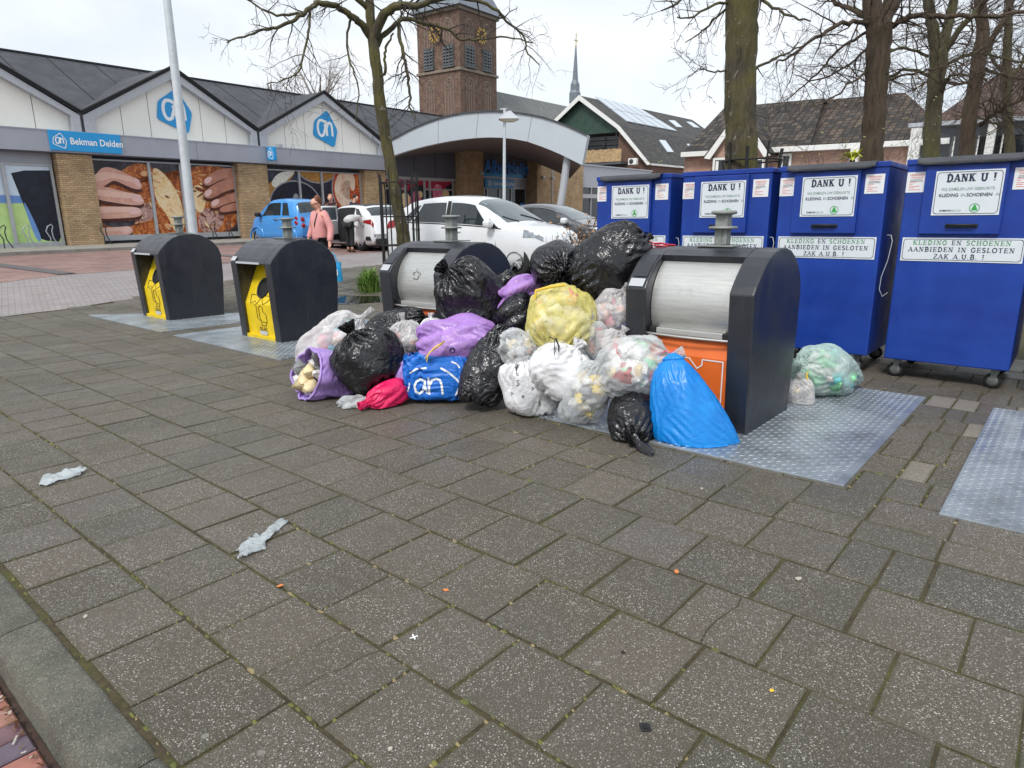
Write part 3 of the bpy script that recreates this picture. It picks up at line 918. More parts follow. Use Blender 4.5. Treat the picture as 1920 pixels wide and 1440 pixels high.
def drum_bin(a0, label, group, number=False):
    M = MAB @ Matrix.Translation((a0, 4.84, 0))
    t = thing('waste_bin', label, 'waste bin', M, group)
    ck = .185
    mb = MB()
    soft_prism(mb, PROF, 0, ck); soft_prism(mb, PROF, WBIN - ck, WBIN)
    # crown between the cheeks with its deep front lip, then the back
    mid = [(.205, 1.333), (.31, 1.374), (.43, 1.394), (.55, 1.394), (.66, 1.374), (.77, 1.324), (.87, 1.249), (.95, 1.149), (.984, 1.04), (.984, .7), (.924, 0.0), (.60, 0.0), (.60, 1.0), (.42, 1.17), (.235, 1.215)]
    mb.prism(mid, ck - .002, WBIN - ck + .002, 'yz')
    mb.build('shell', M_SHELL, t)
    # drum
    mb = MB()
    cb, cz, rr = .455, .93, .425
    arc = [(cb - rr * math.cos(R(an)), cz + rr * math.sin(R(an))) for an in np.linspace(-30, 60, 22)]
    x0, x1 = ck + .004, WBIN - ck - .004
    pts = [Vector((x, p, q)) for x in (x0, x1) for p, q in arc]
    mb.grid(pts, len(arc), 2)
    inner = [Vector((x, p + .03, q)) for x in (x0, x1) for p, q in arc]
    mb.grid(inner, len(arc), 2)
    d = mb.build('drum', M_DRUM, t)
    mb = MB()
    lz = .715
    mb.box((x0 + .06, .015, lz), (x1 - .06, .075, lz + .05), bev=.006)
    mb.tube([Vector((x0 - .004 + (x1 - x0 + .008) * i / 14, .0 - .028 * math.sin(math.pi * i / 14), lz - .002)) for i in range(15)], .011, 6)
    h = mb.build('drum_handle', M_DRUM, t)
    mb = MB()
    for s_ in (x0, x1 - .055): mb.box((s_, .01, lz - .0), (s_ + .055, .09, lz + .055), bev=.01)
    mb.build('end_cap', M_BLACK, h)
    # orange apron
    mb = MB()
    mb.prism([(.03, .02), (.025, .56), (.09, .70), (.14, .70), (.14, .02)], ck + .003, WBIN - ck - .003, 'yz')
    ap = mb.build('apron', M_ORANGE, t)
    mb = MB()
    y = .0215
    for k_, P in enumerate(([(.37, .22), (.37, .545), (.56, .545)], [(.55, .545), (.62, .47), (.66, .5), (.66, .545)], [(.66, .545), (.83, .545), (.83, .22)], [(.60, .42), (.60, .26), (.56, .30)], [(.37, .22), (.83, .22)])):
        ribbon(mb, P, .010, y - .0006 * k_, 0)
    mb.build('pictogram', M_WHITE, ap)
    mb = MB()
    mb.box((0, 0, 0), (.13, .003, .075), M=Matrix.Translation((.03, -.072, 1.095)) @ Matrix.Rotation(R(-38), 4, 'X'))
    st = mb.build('sticker', M_LABEL, t)
    mb = MB()   # thin hatch outline pressed in the left cheek
    hatch = [(.045, -.005, 1.163), (.045, .095, 1.264), (.045, .17, 1.318)]
    mb.tube([(.16, -.005, 1.168), (.045, -.005, 1.168)], .003, 4); mb.tube([(.16, -.005, 1.168), (.16, .05, 1.224), (.16, .13, 1.29), (.16, .19, 1.332)], .003, 4)
    mb.build('service_hatch', M_BLACK, t)
    hook(t)
    return t, d
GB = 'underground waste bin columns in a row'
b4, d4 = drum_bin(-2.825, 'steel drum bin with orange apron beside the tall blue bag', GB)
b3, d3 = drum_bin(-5.985, 'steel drum bin with worn round sticker in front of the white hatchback', GB)
mb = MB()      # remains of a round sticker, following the drum
rs = random.Random(9)
for k in range(26):
    an0 = rs.uniform(0, 360); r = rs.choice([.062, .056, .05, .04, .028]) ; dl = rs.uniform(12, 40)
    P = []
    for i in range(5):
        an = R(an0 + dl * i / 4)
        z = 1.06 + r * .95 * math.sin(an); x = .49 + r * math.cos(an)
        q = math.asin(min(.99, (z - .93) / .425)); P.append((x, .455 - .425 * math.cos(q) - .002, z))
    mb.tube(P, rs.uniform(.002, .0045), 4, flat=.4)
mb.build('sticker_remains', M_INK, d3)
hk = [c for c in b3.children if c.name.startswith('lifting_post')][0]
mb = MB(); mb.face([(.49, .507, 1.45), (.54, .507, 1.45), (.54, .507, 1.5), (.49, .507, 1.5)])
pl = mb.build('number_plate', M_LABEL, hk)
font_mb('33', .05, M=Matrix.Translation((.515, .506, 1.475)), bold=.01).build('number', M_INK, pl)
def glass_bin(a0, sc, label, group, code):
    M = MAB @ Matrix.Translation((a0, 4.83, 0)) @ Matrix.Scale(sc, 4)
    t = thing('waste_bin', label, 'waste bin', M, group)
    ck = .15
    mb = MB()
    soft_prism(mb, PROF, 0, ck); soft_prism(mb, PROF, WBIN - ck, WBIN)
    roof = [p for p in PROF[2:]] + [(.62, 0), (.62, 1.1), (.40, 1.22), (.22, 1.2), (-.055, 1.062)]
    roof[0] = (-.067, 1.078)
    mb.prism([(p, q - (.0015 if q > 1.0 else 0)) for p, q in roof], ck - .002, WBIN - ck + .002, 'yz')
    mb.build('shell', M_SHELL, t)
    x0, x1 = ck + .002, WBIN - ck - .002
    mb = MB()
    mb.prism([(.0, .0), (.0, .055), (.045, .06), (.02, .50), (.30, 1.13), (.42, 1.13), (.42, 0)], x0, x1, 'yz')
    p = mb.build('front_panel', M_YELLOW, t)
    # throat ring on the sloping upper half
    slope = math.atan2(.28, .63)
    Ms = Matrix.Translation((.53, .02, .50)) @ Matrix.Rotation(-slope, 4, 'X')
    mb = MB()
    ring = []
    cx, cz, ro = .0, .24, .135
    mb.tube([Ms @ Vector((cx + ro * math.cos(R(k * 15)), -.01, cz + ro * math.sin(R(k * 15)))) for k in range(25)], .018, 6)
    tr = mb.build('throat_ring', M_BLACK, p)
    mb = MB(); mb.face([Ms @ Vector((cx + ro * math.cos(R(k * 15)), -.004, cz + ro * math.sin(R(k * 15)))) for k in range(24)])
    mb.build('throat', M_HOLE, tr)
    # outline pictogram: bottle, jar and arrow shapes
    mb = MB()
    def L(P, up=False):
        for i in range(len(P) - 1):
            for q in (0,):
                pass
        q3 = []
        for x, z in P:
            y = .02 + (z - .5) * .444 - .004 if z > .5 else .02 + (.5 - z) * .057 - .004
            q3.append((x, y, z))
        mb.tube(q3, .0045, 4)
    L([(.26, .62), (.80, .62), (.72, .54), (.62, .5), (.55, .60), (.46, .5), (.40, .54), (.30, .5), (.26, .62)])
    L([(.38, .50), (.44, .47), (.44, .30), (.52, .26)])
    L([(.50, .46), (.50, .32), (.54, .25), (.68, .25), (.68, .36), (.60, .40), (.60, .46), (.55, .48), (.50, .46)])
    L([(.53, .24), (.53, .2), (.65, .2), (.65, .24)])
    mb.build('pictogram', M_INK, p)
    font_mb(code, .085, M=Matrix.Translation((.56, .034, .145)), bold=.008).build('lettering', M_INK, p)
    mb = MB(); mb.box((.47, .028, .065), (.66, .0405, .12), bev=.002); mb.build('notice', M_LABEL, p)
    mb = MB()
    mb.box((0, 0, 0), (.12, .003, .07), M=Matrix.Translation((.03, -.076, 1.10)) @ Matrix.Rotation(R(-38), 4, 'X'))
    mb.build('sticker', M_LABEL, t)
    mb = MB(); mb.box((ck + .02, -.079, 1.062), (WBIN - ck - .12, -.07, 1.09), bev=.003); mb.build('edge_strip', M_LABEL, t)
    hook(t)
    return t
glass_bin(-9.305, 1.0, 'black arched bin with yellow front, next to the lilac and white bags', GB, 'GLAS')
glass_bin(-12.82, 1.035, 'black arched bin with yellow front, standing in front of the bread poster', GB, 'GLAS')

# ---------------------------------------------------------------- blue clothing containers
def mat_bluepaint():
    m = NT('blue_container_paint')
    v = m.coord('Object')
    c = m.ramp(m.noise(v, 2.2, 6), [(.3, srgb(14, 50, 134)), (.7, srgb(21, 64, 156))])
    chips = m.ramp(m.noise(v, 26, 8, .8), [(.70, 0.0), (.73, .8)])
    c = m.mix(m.math('MULTIPLY', chips, m.ramp(m.noise(v, 3.3, 4), [(.55, 0.0), (.65, 1.0)])), c, srgb(176, 182, 188))
    scr = m.ramp(m.noise(m.coord('Object', scale=(1.2, 1.2, 26)), 2.6, 5, .7), [(.66, 0.0), (.70, .35)])
    c = m.mix(m.math('MULTIPLY', scr, m.ramp(m.noise(v, 1.7, 3), [(.5, 0.0), (.62, 1.0)])), c, srgb(70, 104, 170))
    grime = m.ramp(m.noise(v, 1.3, 7, .7), [(.5, 0.0), (.75, .35)])
    c = m.mix(grime, c, srgb(18, 40, 92))
    m.set(Base__Color=c, Roughness=m.ramp(m.noise(v, 4, 5), [(.3, .38), (.7, .56)]), Specular__IOR__Level=.45)
    m.bump(m.noise(v, 2.4, 3), .22, .04)
    return m.mat
M_BLUE = mat_bluepaint()
M_RUB = plain('grey_rubber_flap', srgb(62, 64, 70), .6, var=.15, dirt=srgb(100, 100, 100))
M_SIGN = plain('white_sign_board', srgb(216, 222, 226), .4, var=.02, dirt=srgb(176, 180, 180), dirt_amt=.2)
M_NAVY = plain('navy_ink', srgb(26, 38, 66), .5, var=.03)
M_GREEN = plain('green_ink', srgb(70, 140, 84), .5, var=.03)
M_SAGE = plain('sage_ink', srgb(140, 160, 150), .5, var=.03)
M_RED = plain('red_ink', srgb(214, 96, 84), .5, var=.03)
M_RED2 = M_RED
M_CAST = plain('zinc_castor', srgb(120, 122, 122), .5, .5, var=.2)
CW = 1.06
def clothing_container(a0, label, sign_shift=0.0, flap=True, door_lit=False):
    M = MAB @ Matrix.Translation((a0, 7.7, 0))
    t = thing('clothing_container', label, 'clothing bin', M, 'blue clothing containers in a row')
    mb = MB()
    mb.box((0, 0, .2), (CW, 1.12, 2.145), bev=.012)
    mb.box((-.012, -.012, 2.115), (CW + .012, 1.132, 2.17), bev=.008)
    mb.build('body', M_BLUE, t)
    mb = MB()
    dx0, dx1 = .165, .815
    mb.box((dx0, -.045, 1.465), (dx1, -.002, 2.108), bev=.008)
    d = mb.build('door', M_BLUE, t)
    mb = MB()
    mb.tube([(.40, -.048, 1.542), (.40, -.085, 1.55), (.63, -.085, 1.55), (.63, -.048, 1.542)], .011, 6)
    mb.box((.385, -.058, 1.525), (.645, -.046, 1.56), bev=.004)
    h = mb.build('handle', M_BLACK, d)
    mb = MB()
    for x in (.405, .625): mb.lathe([(.0, -.0605), (.009, -.0605), (.009, -.055)], (x, 0, 1.542), 8, axis='y')
    mb.build('bolt', M_CAST, h)
    if flap:
        mb = MB()
        P = []
        for i in range(13):
            x = .09 + .86 * i / 12
            e = min(i, 12 - i)
            dr = .0 if e else .02
            for (y, z) in ((.05, 2.176), (-.03, 2.176), (-.075, 2.15 + dr), (-.085, 2.105 + dr + .008 * math.sin(i * 1.3)), (-.078, 2.10 + dr), (-.06, 2.14 + dr), (-.02, 2.171)):
                P.append((x, y, z))
        mb.grid(P, 7, 13); mb.face(P[:7]); mb.face(P[-7:])
        mb.build('rubber_flap', M_RUB, t)
    # big sign on the door
    s0, s1, z0, z1 = .265, .815 - .012, 1.64, 2.045
    s0, s1 = .255, .79
    mb = MB(); mb.box((s0, -.0505, z0), (s1, -.0455, z1))
    sg = mb.build('sign', M_SIGN, d)
    y = -.0525
    mb = MB()
    ring_face(mb, round_rect(s0 + .012, z0 + .012, s1 - .012, z1 - .012, .03), round_rect(s0 + .017, z0 + .017, s1 - .017, z1 - .017, .026), y + .0006)
    cap = .068; wt = slab_width('DANK U !', cap, .1)
    slab_text(mb, 'DANK U !', cap, (s0 + s1) / 2 - wt / 2 + .02, 1.945, 0, thick=.22, thin=.14, track=.1, y0=y)
    cx = (s0 + s1) / 2
    font_mb('KLEDING      SCHOENEN', .042, mb, 0, Matrix.Translation((cx - .012, y, 1.822)), bold=.012, xs=.9)
    font_mb('DMW', .026, mb, 0, Matrix.Translation((s0 + .11, y, 1.682)), bold=.01, xs=1.3)
    L = mb.build('lettering', M_NAVY, sg)
    mb = MB()
    font_mb('WIJ ZAMELEN UW GEBRUIKTE', .036, mb, 0, Matrix.Translation((cx, y, 1.878)), xs=.85, bold=.004)
    font_mb('EN', .036, mb, 0, Matrix.Translation((cx - .028, y, 1.822)), xs=.85)
    font_mb('IN', .036, mb, 0, Matrix.Translation((s1 - .03, y, 1.822)), xs=.8)
    font_mb('RECO', .026, mb, 0, Matrix.Translation((s0 + .195, y, 1.682)), xs=1.3)
    mb.build('small_lettering', M_SAGE, sg)
    mb = MB()
    ex, ez, er = cx + .075, 1.704, .042
    C = [(ex + er * math.cos(R(k * 20)), ez + er * math.sin(R(k * 20))) for k in range(18)]
    C2 = [(ex + er * .86 * math.cos(R(k * 20)), ez + er * .86 * math.sin(R(k * 20))) for k in range(18)]
    ring_face(mb, C, C2, y)
    mb.face([(ex - er * .62, y - .0004, ez - er * .5), (ex + er * .62, y - .0004, ez - er * .5), (ex + er * .13, y - .0004, ez + er * .7), (ex - er * .13, y - .0004, ez + er * .7)])
    mb.build('emblem', plain('bright_green_ink', srgb(52, 160, 70), .5, var=.03), sg)
    # notices either side
    for x0 in (.005, .855):
        mb = MB(); mb.box((x0 + .0, -.004, 1.86), (x0 + .165, -.0015, 2.05) if x0 < .5 else (x0 + .175, -.0015, 2.05))
        n_ = mb.build('notice', M_WHITE, t)
        mb = MB()
        font_mb('VERBODEN', .024, mb, 0, Matrix.Translation((x0 + .085, -.0046, 2.022)), bold=.004)
        font_mb('TOEGANG', .022, mb, 0, Matrix.Translation((x0 + .085, -.0046, 1.997)), bold=.004)
        for k, (z, w_) in enumerate(((1.95, .06), (1.935, .03), (1.915, .09), (1.90, .05), (1.882, .1))):
            mb.face([(x0 + .025, -.0046, z), (x0 + .025 + w_, -.0046, z), (x0 + .025 + w_, -.0046, z + .005), (x0 + .025, -.0046, z + .005)])
        mb.build('red_lettering', M_RED, n_)
        mb = MB()
        for k, (z, w_) in enumerate(((1.974, .1), (1.962, .11))):
            mb.face([(x0 + .03, -.0046, z), (x0 + .03 + w_, -.0046, z), (x0 + .03 + w_, -.0046, z + .005), (x0 + .03, -.0046, z + .005)])
        mb.build('dark_lettering', M_NAVY, n_)
    # long sign below
    l0, l1, z0, z1 = .035 + sign_shift, 1.02 + sign_shift, 1.205, 1.43
    l1 = min(l1, CW - .01)
    mb = MB(); mb.box((l0, -.0065, z0), (l1, -.001, z1))
    ls = mb.build('sign', M_SIGN, t)
    y = -.0085
    mb = MB()
    ring_face(mb, round_rect(l0 + .012, z0 + .012, l1 - .012, z1 - .012, .025), round_rect(l0 + .017, z0 + .017, l1 - .017, z1 - .017, .022), y + .0006)
    cx = (l0 + l1) / 2
    cap = .043
    xs = 1.22
    sw = lambda s_: slab_width(s_, cap, .14) * xs
    w1 = sw('KLEDING EN SCHOENEN')
    slab_text(mb, 'EN', cap, cx - w1 / 2 + sw('KLEDING '), 1.362, 0, .15, .07, .17, .14, xs=xs, y0=y)
    for s_, z in (('AANBIEDEN IN GESLOTEN', 1.297), ('ZAK A.U.B. !', 1.232)):
        slab_text(mb, s_, cap, cx - sw(s_) / 2, z, 0, .17, .08, .18, .14, xs=xs, y0=y)
    mb.build('lettering', M_NAVY, ls)
    mb = MB()
    slab_text(mb, 'KLEDING', cap, cx - w1 / 2, 1.362, 0, .15, .07, .17, .14, xs=xs, y0=y)
    slab_text(mb, 'SCHOENEN', cap, cx - w1 / 2 + sw('KLEDING EN '), 1.362, 0, .15, .07, .17, .14, xs=xs, y0=y)
    mb.build('green_lettering', M_GREEN, ls)
    # castors
    for cx_, cy_ in ((.11, .12), (CW - .11, .12), (.11, 1.0), (CW - .11, 1.0)):
        mb = MB()
        mb.box((cx_ - .05, cy_ - .05, .188), (cx_ + .05, cy_ + .05, .2), bev=.002)
        mb.prism([(cx_ - .035, .19), (cx_ + .04, .19), (cx_ + .005, .075), (cx_ - .025, .075)], cy_ - .032, cy_ - .026, 'xz')
        mb.prism([(cx_ - .035, .19), (cx_ + .04, .19), (cx_ + .005, .075), (cx_ - .025, .075)], cy_ + .026, cy_ + .032, 'xz')
        c = mb.build('castor', M_CAST, t)
        mb = MB()
        mb.lathe([(0, -.022), (.06, -.022), (.075, -.014), (.075, .014), (.06, .022), (0, .022)], (cx_ - .01, cy_, .075), 20, axis='y')
        mb.build('wheel', M_BLACK, c)
        mb = MB(); mb.lathe([(0, -.026), (.045, -.026), (.048, -.021)], (cx_ - .01, cy_, .075), 16, axis='y'); mb.build('hub', M_CAST, c)
    return t
clothing_container(-5.03, 'blue clothing container partly behind the largest black bag on the pile', flap=True)
clothing_container(-3.81, 'blue clothing container with no rubber flap, behind the lifting post of the orange fronted bin', flap=False)
clothing_container(-2.66, 'blue clothing container with scraped right edge, third from the left')
clothing_container(-1.44, 'blue clothing container with full front in view, above the clear green bag', .0)
clothing_container(-.215, 'blue clothing container of which only a sliver shows at the right edge')
# loose seal wires hanging at the container sides
for (a, b, z, lab) in ((-1.555, 7.78, 1.45, 'thin loose wire hanging between the third and fourth blue containers'), (-2.72, 7.72, 1.42, 'thin loose wire hanging between the second and third blue containers'), (-3.87, 7.72, 1.40, 'thin loose wire hanging between the first and second blue containers')):
    mb = MB()
    mb.tube([MAB @ Vector(q) for q in ((a - .01, b, z), (a + .03, b - .02, z - .0), (a + .05, b - .03, z - .06), (a + .03, b - .03, z - .25), (a - .01, b - .03, z - .42), (a - .015, b - .03, z - .55), (a + .02, b - .03, z - .62), (a + .06, b, z - .58))], .004, 5)
    tag(mb.build('seal_wire', M_LABEL), lab, 'wire', 'seal wires on the blue containers')
# ---------------------------------------------------------------- supermarket
MS = frame((-18.03, 28.07, 0), 37.4)
z1 = lambda x, y: (x * .2916, 60 + y * .2916)
z2 = lambda x, y: (440 + x * .22915, 150 + y * .22915)
z3 = lambda x, y: (680 + x * .2361, 150 + y * .2361)
def fac(zf, pts, v=0.0): return [inplane(MS, *zf(x, y), v) for x, y in pts]
M_BRICK = brick('buff_brick', srgb(206, 178, 138), srgb(176, 146, 108), srgb(140, 126, 106), .24, .075, mix_noise=.5)
M_BRICKR = brick('red_brown_brick', srgb(128, 96, 82), srgb(108, 78, 66), srgb(104, 92, 84), .24, .075, mix_noise=.5)
M_PANEL = plain('cream_white_panel', srgb(242, 242, 234), .55, var=.015, vscale=1.0, dirt=srgb(216, 216, 206), dirt_amt=.2)
M_FASCIA = plain('grey_aluminium_fascia', srgb(160, 164, 174), .45, .2, var=.05, vscale=.8, dirt=srgb(130, 132, 138), dirt_amt=.25)
M_VERGE = plain('light_grey_trim', srgb(176, 180, 186), .5, .1, var=.05)
M_FRAME = plain('aluminium_frame', srgb(178, 182, 186), .4, .3, var=.05)
M_SEAM = plain('dark_seam', srgb(40, 42, 44), .8)
M_DARKPANEL = plain('slate_grey_panel', srgb(92, 96, 106), .5, var=.06, vscale=.8)
M_CYAN = plain('sign_blue', srgb(28, 150, 214), .4, var=.02)
M_CYANDK = plain('deep_sign_blue', srgb(52, 140, 226), .4, var=.02)
M_SIGNW = plain('sign_white', srgb(236, 240, 242), .4, var=.01)
def mat_bitumen():
    m = NT('bitumen_roofing')
    v = m.coord('Object')
    c = m.ramp(m.noise(v, 1.5, 8, .65), [(.3, srgb(54, 57, 62)), (.7, srgb(74, 77, 82))])
    st = m.ramp(m.noise(m.coord('Object', scale=(3, .3, .3)), 2, 6), [(.5, 0.0), (.75, .4)])
    c = m.mix(st, c, srgb(48, 50, 52))
    m.set(Base__Color=c, Roughness=m.ramp(m.noise(v, .7, 4), [(.35, .8), (.65, .6)]))
    m.bump(m.noise(v, 50, 5), .3, .01)
    return m.mat
M_BITUMEN = mat_bitumen()
def mat_glass(name, col, rough=.04, spec=.6):
    m = NT(name)
    v = m.coord('Object')
    c = m.ramp(m.noise(v, 1.2, 4), [(.3, tuple(x * .6 for x in col)), (.7, tuple(x * 1.3 for x in col))])
    m.set(Base__Color=c, Roughness=rough, Specular__IOR__Level=spec, IOR=1.5)
    return m.mat
M_GLASS = mat_glass('dark_window_glass', (.018, .022, .026))
shop = thing('supermarket', 'low supermarket with white zigzag gables, dark roof and an arched entrance canopy', 'supermarket', MS)
GZ, VZ, AZ, BZ = 4.53, 5.31, 7.55, 8.35
YB, YR = 6.0, -.42          # ridge set back, roof overhang in front
valleys = [-15.05, -7.15, .88, 8.75, 17.0]
# main roof
mb = MB()
x0, x1 = -15.05, 38
mb.add([(x0, .0, VZ), (x1, .0, VZ), (x1, YB, BZ), (x0, YB, BZ), (x1, 14, VZ), (x0, 14, VZ)], [(0, 1, 2, 3), (3, 2, 4, 5)], 0)
sl = (BZ - VZ) / YB
x = x0 + 1.1
while x < x1:
    mb.box((x, .02, -.02), (x + .05, YB * 1.118, .018), 1, Matrix.Translation((0, 0, VZ)) @ Matrix.Rotation(math.atan(sl), 4, 'X'))
    x += 2.02
mb.box((x0, YB - .12, BZ - .03), (x1, YB + .12, BZ + .05), 1)
mb.build('roof', [M_BITUMEN, M_SEAM], shop)
for g in range(4):
    a, c = valleys[g], valleys[g + 1]
    m_ = (a + c) / 2
    yb = YB * (AZ - VZ) / (BZ - VZ)
    mb = MB()
    # roof over the gable, 8 cm thick, running back into the main slope
    mb.add([(a, YR, VZ + .0), (m_, YR, AZ), (c, YR, VZ), (a, .0, VZ + .004), (m_, yb, AZ), (c, .0, VZ + .004)], [(0, 1, 4, 3), (1, 2, 5, 4)], 0)
    mb.add([(a, YR, VZ - .10), (m_, YR, AZ - .10), (c, YR, VZ - .10), (a, YR, VZ), (m_, YR, AZ), (c, YR, VZ)], [(0, 1, 4, 3), (1, 2, 5, 4)], 1)
    # upstand beside the valley
    mb.tube([(a, YR, VZ + .03), (m_, YR, AZ + .03), (c, YR, VZ + .03)], .05, 6, 1)
    mb.build('gable_roof', [M_BITUMEN, M_SEAM], shop)
    # verge trim: grey band following the gable, with posts at both ends
    mb = MB()
    t_ = .36
    O = [(a + .06, GZ), (a + .06, VZ - .12), (m_, AZ - .1), (c - .06, VZ - .12), (c - .06, GZ)]
    I = [(a + .52, GZ), (a + .52, VZ - .18), (m_, AZ - .46), (c - .38, VZ - .16), (c - .38, GZ)]
    vs = [(p, YR + .06, q) for p, q in O] + [(p, YR + .06, q) for p, q in I] + [(p, .1, q) for p, q in I]
    mb.add(vs, [(i, i + 1, 6 + i, 5 + i) for i in range(4)] + [(5 + i, 6 + i, 11 + i, 10 + i) for i in range(4)], 0)
    mb.box((a - .28, -.1, GZ), (a + .28, .0, VZ - .02))
    mb.build('verge_trim', M_VERGE, shop)
    # cladding, each panel separated by a dark gap
    p0_, p1_ = a + .5, c - .36
    mb = MB()
    mb.add([(a + .4, -.02, GZ - .1), (c - .3, -.02, GZ - .1), (c - .3, -.02, VZ - .14), (m_, -.02, AZ - .4), (a + .4, -.02, VZ - .14)], [(0, 1, 2, 3, 4)], 1)
    top = lambda x_: (VZ - .16) + (AZ - .44 - VZ + .16) * (1 - abs(x_ - m_) / ((p1_ - p0_) / 2)) if abs(x_ - m_) < (p1_ - p0_) / 2 else VZ - .16
    n = 6
    m2 = (p0_ + p1_) / 2
    top = lambda x_: (VZ - .16) + (AZ - .46 - VZ + .16) * max(0, 1 - abs(x_ - m2) / ((p1_ - p0_) / 2))
    for k in range(n):
        xa, xb = p0_ + (p1_ - p0_) * k / n + .014, p0_ + (p1_ - p0_) * (k + 1) / n - .014
        mb.prism([(xa, GZ - .1), (xb, GZ - .1), (xb, top(xb)), (xa, top(xa))], -.055, -.025, 'xz', 0)
    gp = mb.build('gable_cladding', [M_PANEL, M_SEAM], shop)
    if g in (2, 3):
        ex, ez = [inplane(MS, *z1(1118, 505), -.06), inplane(MS, *z2(738, 397), -.06)][g - 2]
        es = 1.62
        mb = MB()
        mb.prism([(ex + p * es, ez + q * es) for p, q in EMB_TILE], -.11, -.06, 'xz', 0)
        e = mb.build('emblem', M_CYAN, gp)
        mb = MB(); emblem_letters(mb, es * 1.0, ex + .02, ez, -.112, w=.085); mb.build('emblem_letters', M_SIGNW, e)
# fascia
mb = MB()
x = -15.05
while x < 16.9:
    xe = min(16.98, x + 4.1)
    mb.box((x + .006, -.5, 3.72), (xe - .006, .3, GZ - .02), bev=.012)
    x = xe
mb.box((-15.0, -.52, GZ - .03), (16.98, .2, GZ + .012))
mb.build('fascia', M_FASCIA, shop)
mb = MB(); mb.box((-15, -.44, 3.69), (16.95, .3, 3.715)); mb.build('soffit', M_DARKPANEL, shop)
# back wall that closes the volume
mb = MB(); mb.box((-15, .35, .0), (33.7, .55, VZ - .05)); mb.box((-15, .4, 0), (-14.8, 14, VZ - .05)); mb.build('wall', M_DARKPANEL, shop)
# pillars
for (a, c) in ((-8.1, -6.6), (-.25, 1.05), (7.5, 9.1), (15.4, 16.98)):
    mb = MB(); mb.box((a, -.33, 0), (c, .34, 3.69), bev=.01)
    mb.build('pillar', M_BRICK, shop)
# printed window pictures
def mat_bread(name, cols, sc=3.0, dist=2.0):
    m = NT(name)
    v = m.coord('Object', scale=(1, 1, 1))
    n = m.noise(v, sc, 9, .72, dist)
    c = m.ramp(n, [(.30 + .4 * i / (len(cols) - 1), q) for i, q in enumerate(cols)])
    m.set(Base__Color=c, Roughness=.35, Specular__IOR__Level=.4)
    return m.mat
P_CRUST = mat_bread('print_crust', [srgb(70, 26, 12), srgb(150, 70, 30), srgb(206, 124, 60), srgb(238, 190, 130)], 2.4, 2.2)
P_CRUMB = mat_bread('print_crumb', [srgb(206, 140, 70), srgb(236, 200, 140), srgb(246, 226, 186), srgb(228, 170, 100)], 3.2, 1.6)
P_FLOUR = mat_bread('print_floury_crust', [srgb(72, 34, 28), srgb(150, 100, 90), srgb(214, 180, 168), srgb(120, 70, 56)], 4.5, 1.0)
P_DARK = mat_bread('print_dark_backdrop', [srgb(36, 34, 40), srgb(60, 56, 64), srgb(110, 108, 116)], 1.0, .6)
P_SKIN = mat_bread('print_skin', [srgb(196, 140, 122), srgb(218, 166, 148), srgb(232, 190, 172)], 1.6, .4)
P_SKIN2 = mat_bread('print_skin_tan', [srgb(160, 104, 86), srgb(190, 132, 110), srgb(206, 150, 128)], 1.6, .4)
P_SHADE = mat_bread('print_finger_shade', [srgb(56, 24, 16), srgb(96, 48, 34)], 2)
P_SKINHI = mat_bread('print_skin_light', [srgb(226, 180, 162), srgb(240, 204, 188)], 1.6, .4)
P_CRUST2 = mat_bread('print_crust_light', [srgb(200, 120, 60), srgb(240, 200, 150)], 4, 1)
P_CRUST3 = mat_bread('print_crust_dark', [srgb(84, 34, 16), srgb(140, 66, 30)], 4, 1)
P_NAIL = mat_bread('print_nail', [srgb(226, 176, 170), srgb(240, 206, 200)], 3)
P_GREEN = mat_bread('print_green', [srgb(176, 214, 132), srgb(206, 232, 156)], .8)
P_SKY = mat_bread('print_sky', [srgb(196, 216, 236), srgb(222, 234, 244)], .8)
P_BLUE = mat_bread('print_blue', [srgb(96, 140, 206), srgb(130, 168, 220)], .8)
P_NAVY = mat_bread('print_navy', [srgb(12, 16, 26), srgb(22, 28, 44), srgb(34, 42, 62)], 1.6)
P_SLATE = mat_bread('print_slate', [srgb(26, 28, 38), srgb(40, 44, 58), srgb(66, 74, 94)], 1.2, .8)
P_SOUP = mat_bread('print_soup', [srgb(120, 78, 30), srgb(176, 126, 60), srgb(206, 170, 110)], 5)
P_HERB = mat_bread('print_herbs', [srgb(60, 80, 40), srgb(226, 226, 214), srgb(236, 236, 228), srgb(150, 160, 120)], 6)
P_SHRIMP = mat_bread('print_shrimp', [srgb(214, 130, 96), srgb(240, 214, 190), srgb(246, 236, 222)], 2.5)
P_RED = mat_bread('print_tomato', [srgb(120, 36, 22), srgb(186, 72, 40), srgb(226, 140, 90)], 4)
P_PINK = mat_bread('print_pink', [srgb(190, 40, 84), srgb(226, 110, 150), srgb(244, 190, 206)], 5, 1)
P_POP = mat_bread('print_popcorn', [srgb(212, 160, 96), srgb(240, 214, 160), srgb(248, 238, 214)], 5)
P_BERRY = mat_bread('print_berry', [srgb(92, 16, 40), srgb(176, 30, 66), srgb(214, 70, 100)], 6)
P_RIM = plain('print_rim', srgb(150, 150, 156), .4)
def smooth_poly(P, it=2):
    for _ in range(it):
        Q = []
        for i in range(len(P)):
            a, b = P[i], P[(i + 1) % len(P)]
            Q += [(a[0] * .75 + b[0] * .25, a[1] * .75 + b[1] * .25), (a[0] * .25 + b[0] * .75, a[1] * .25 + b[1] * .75)]
        P = Q
    return P
YW = .10
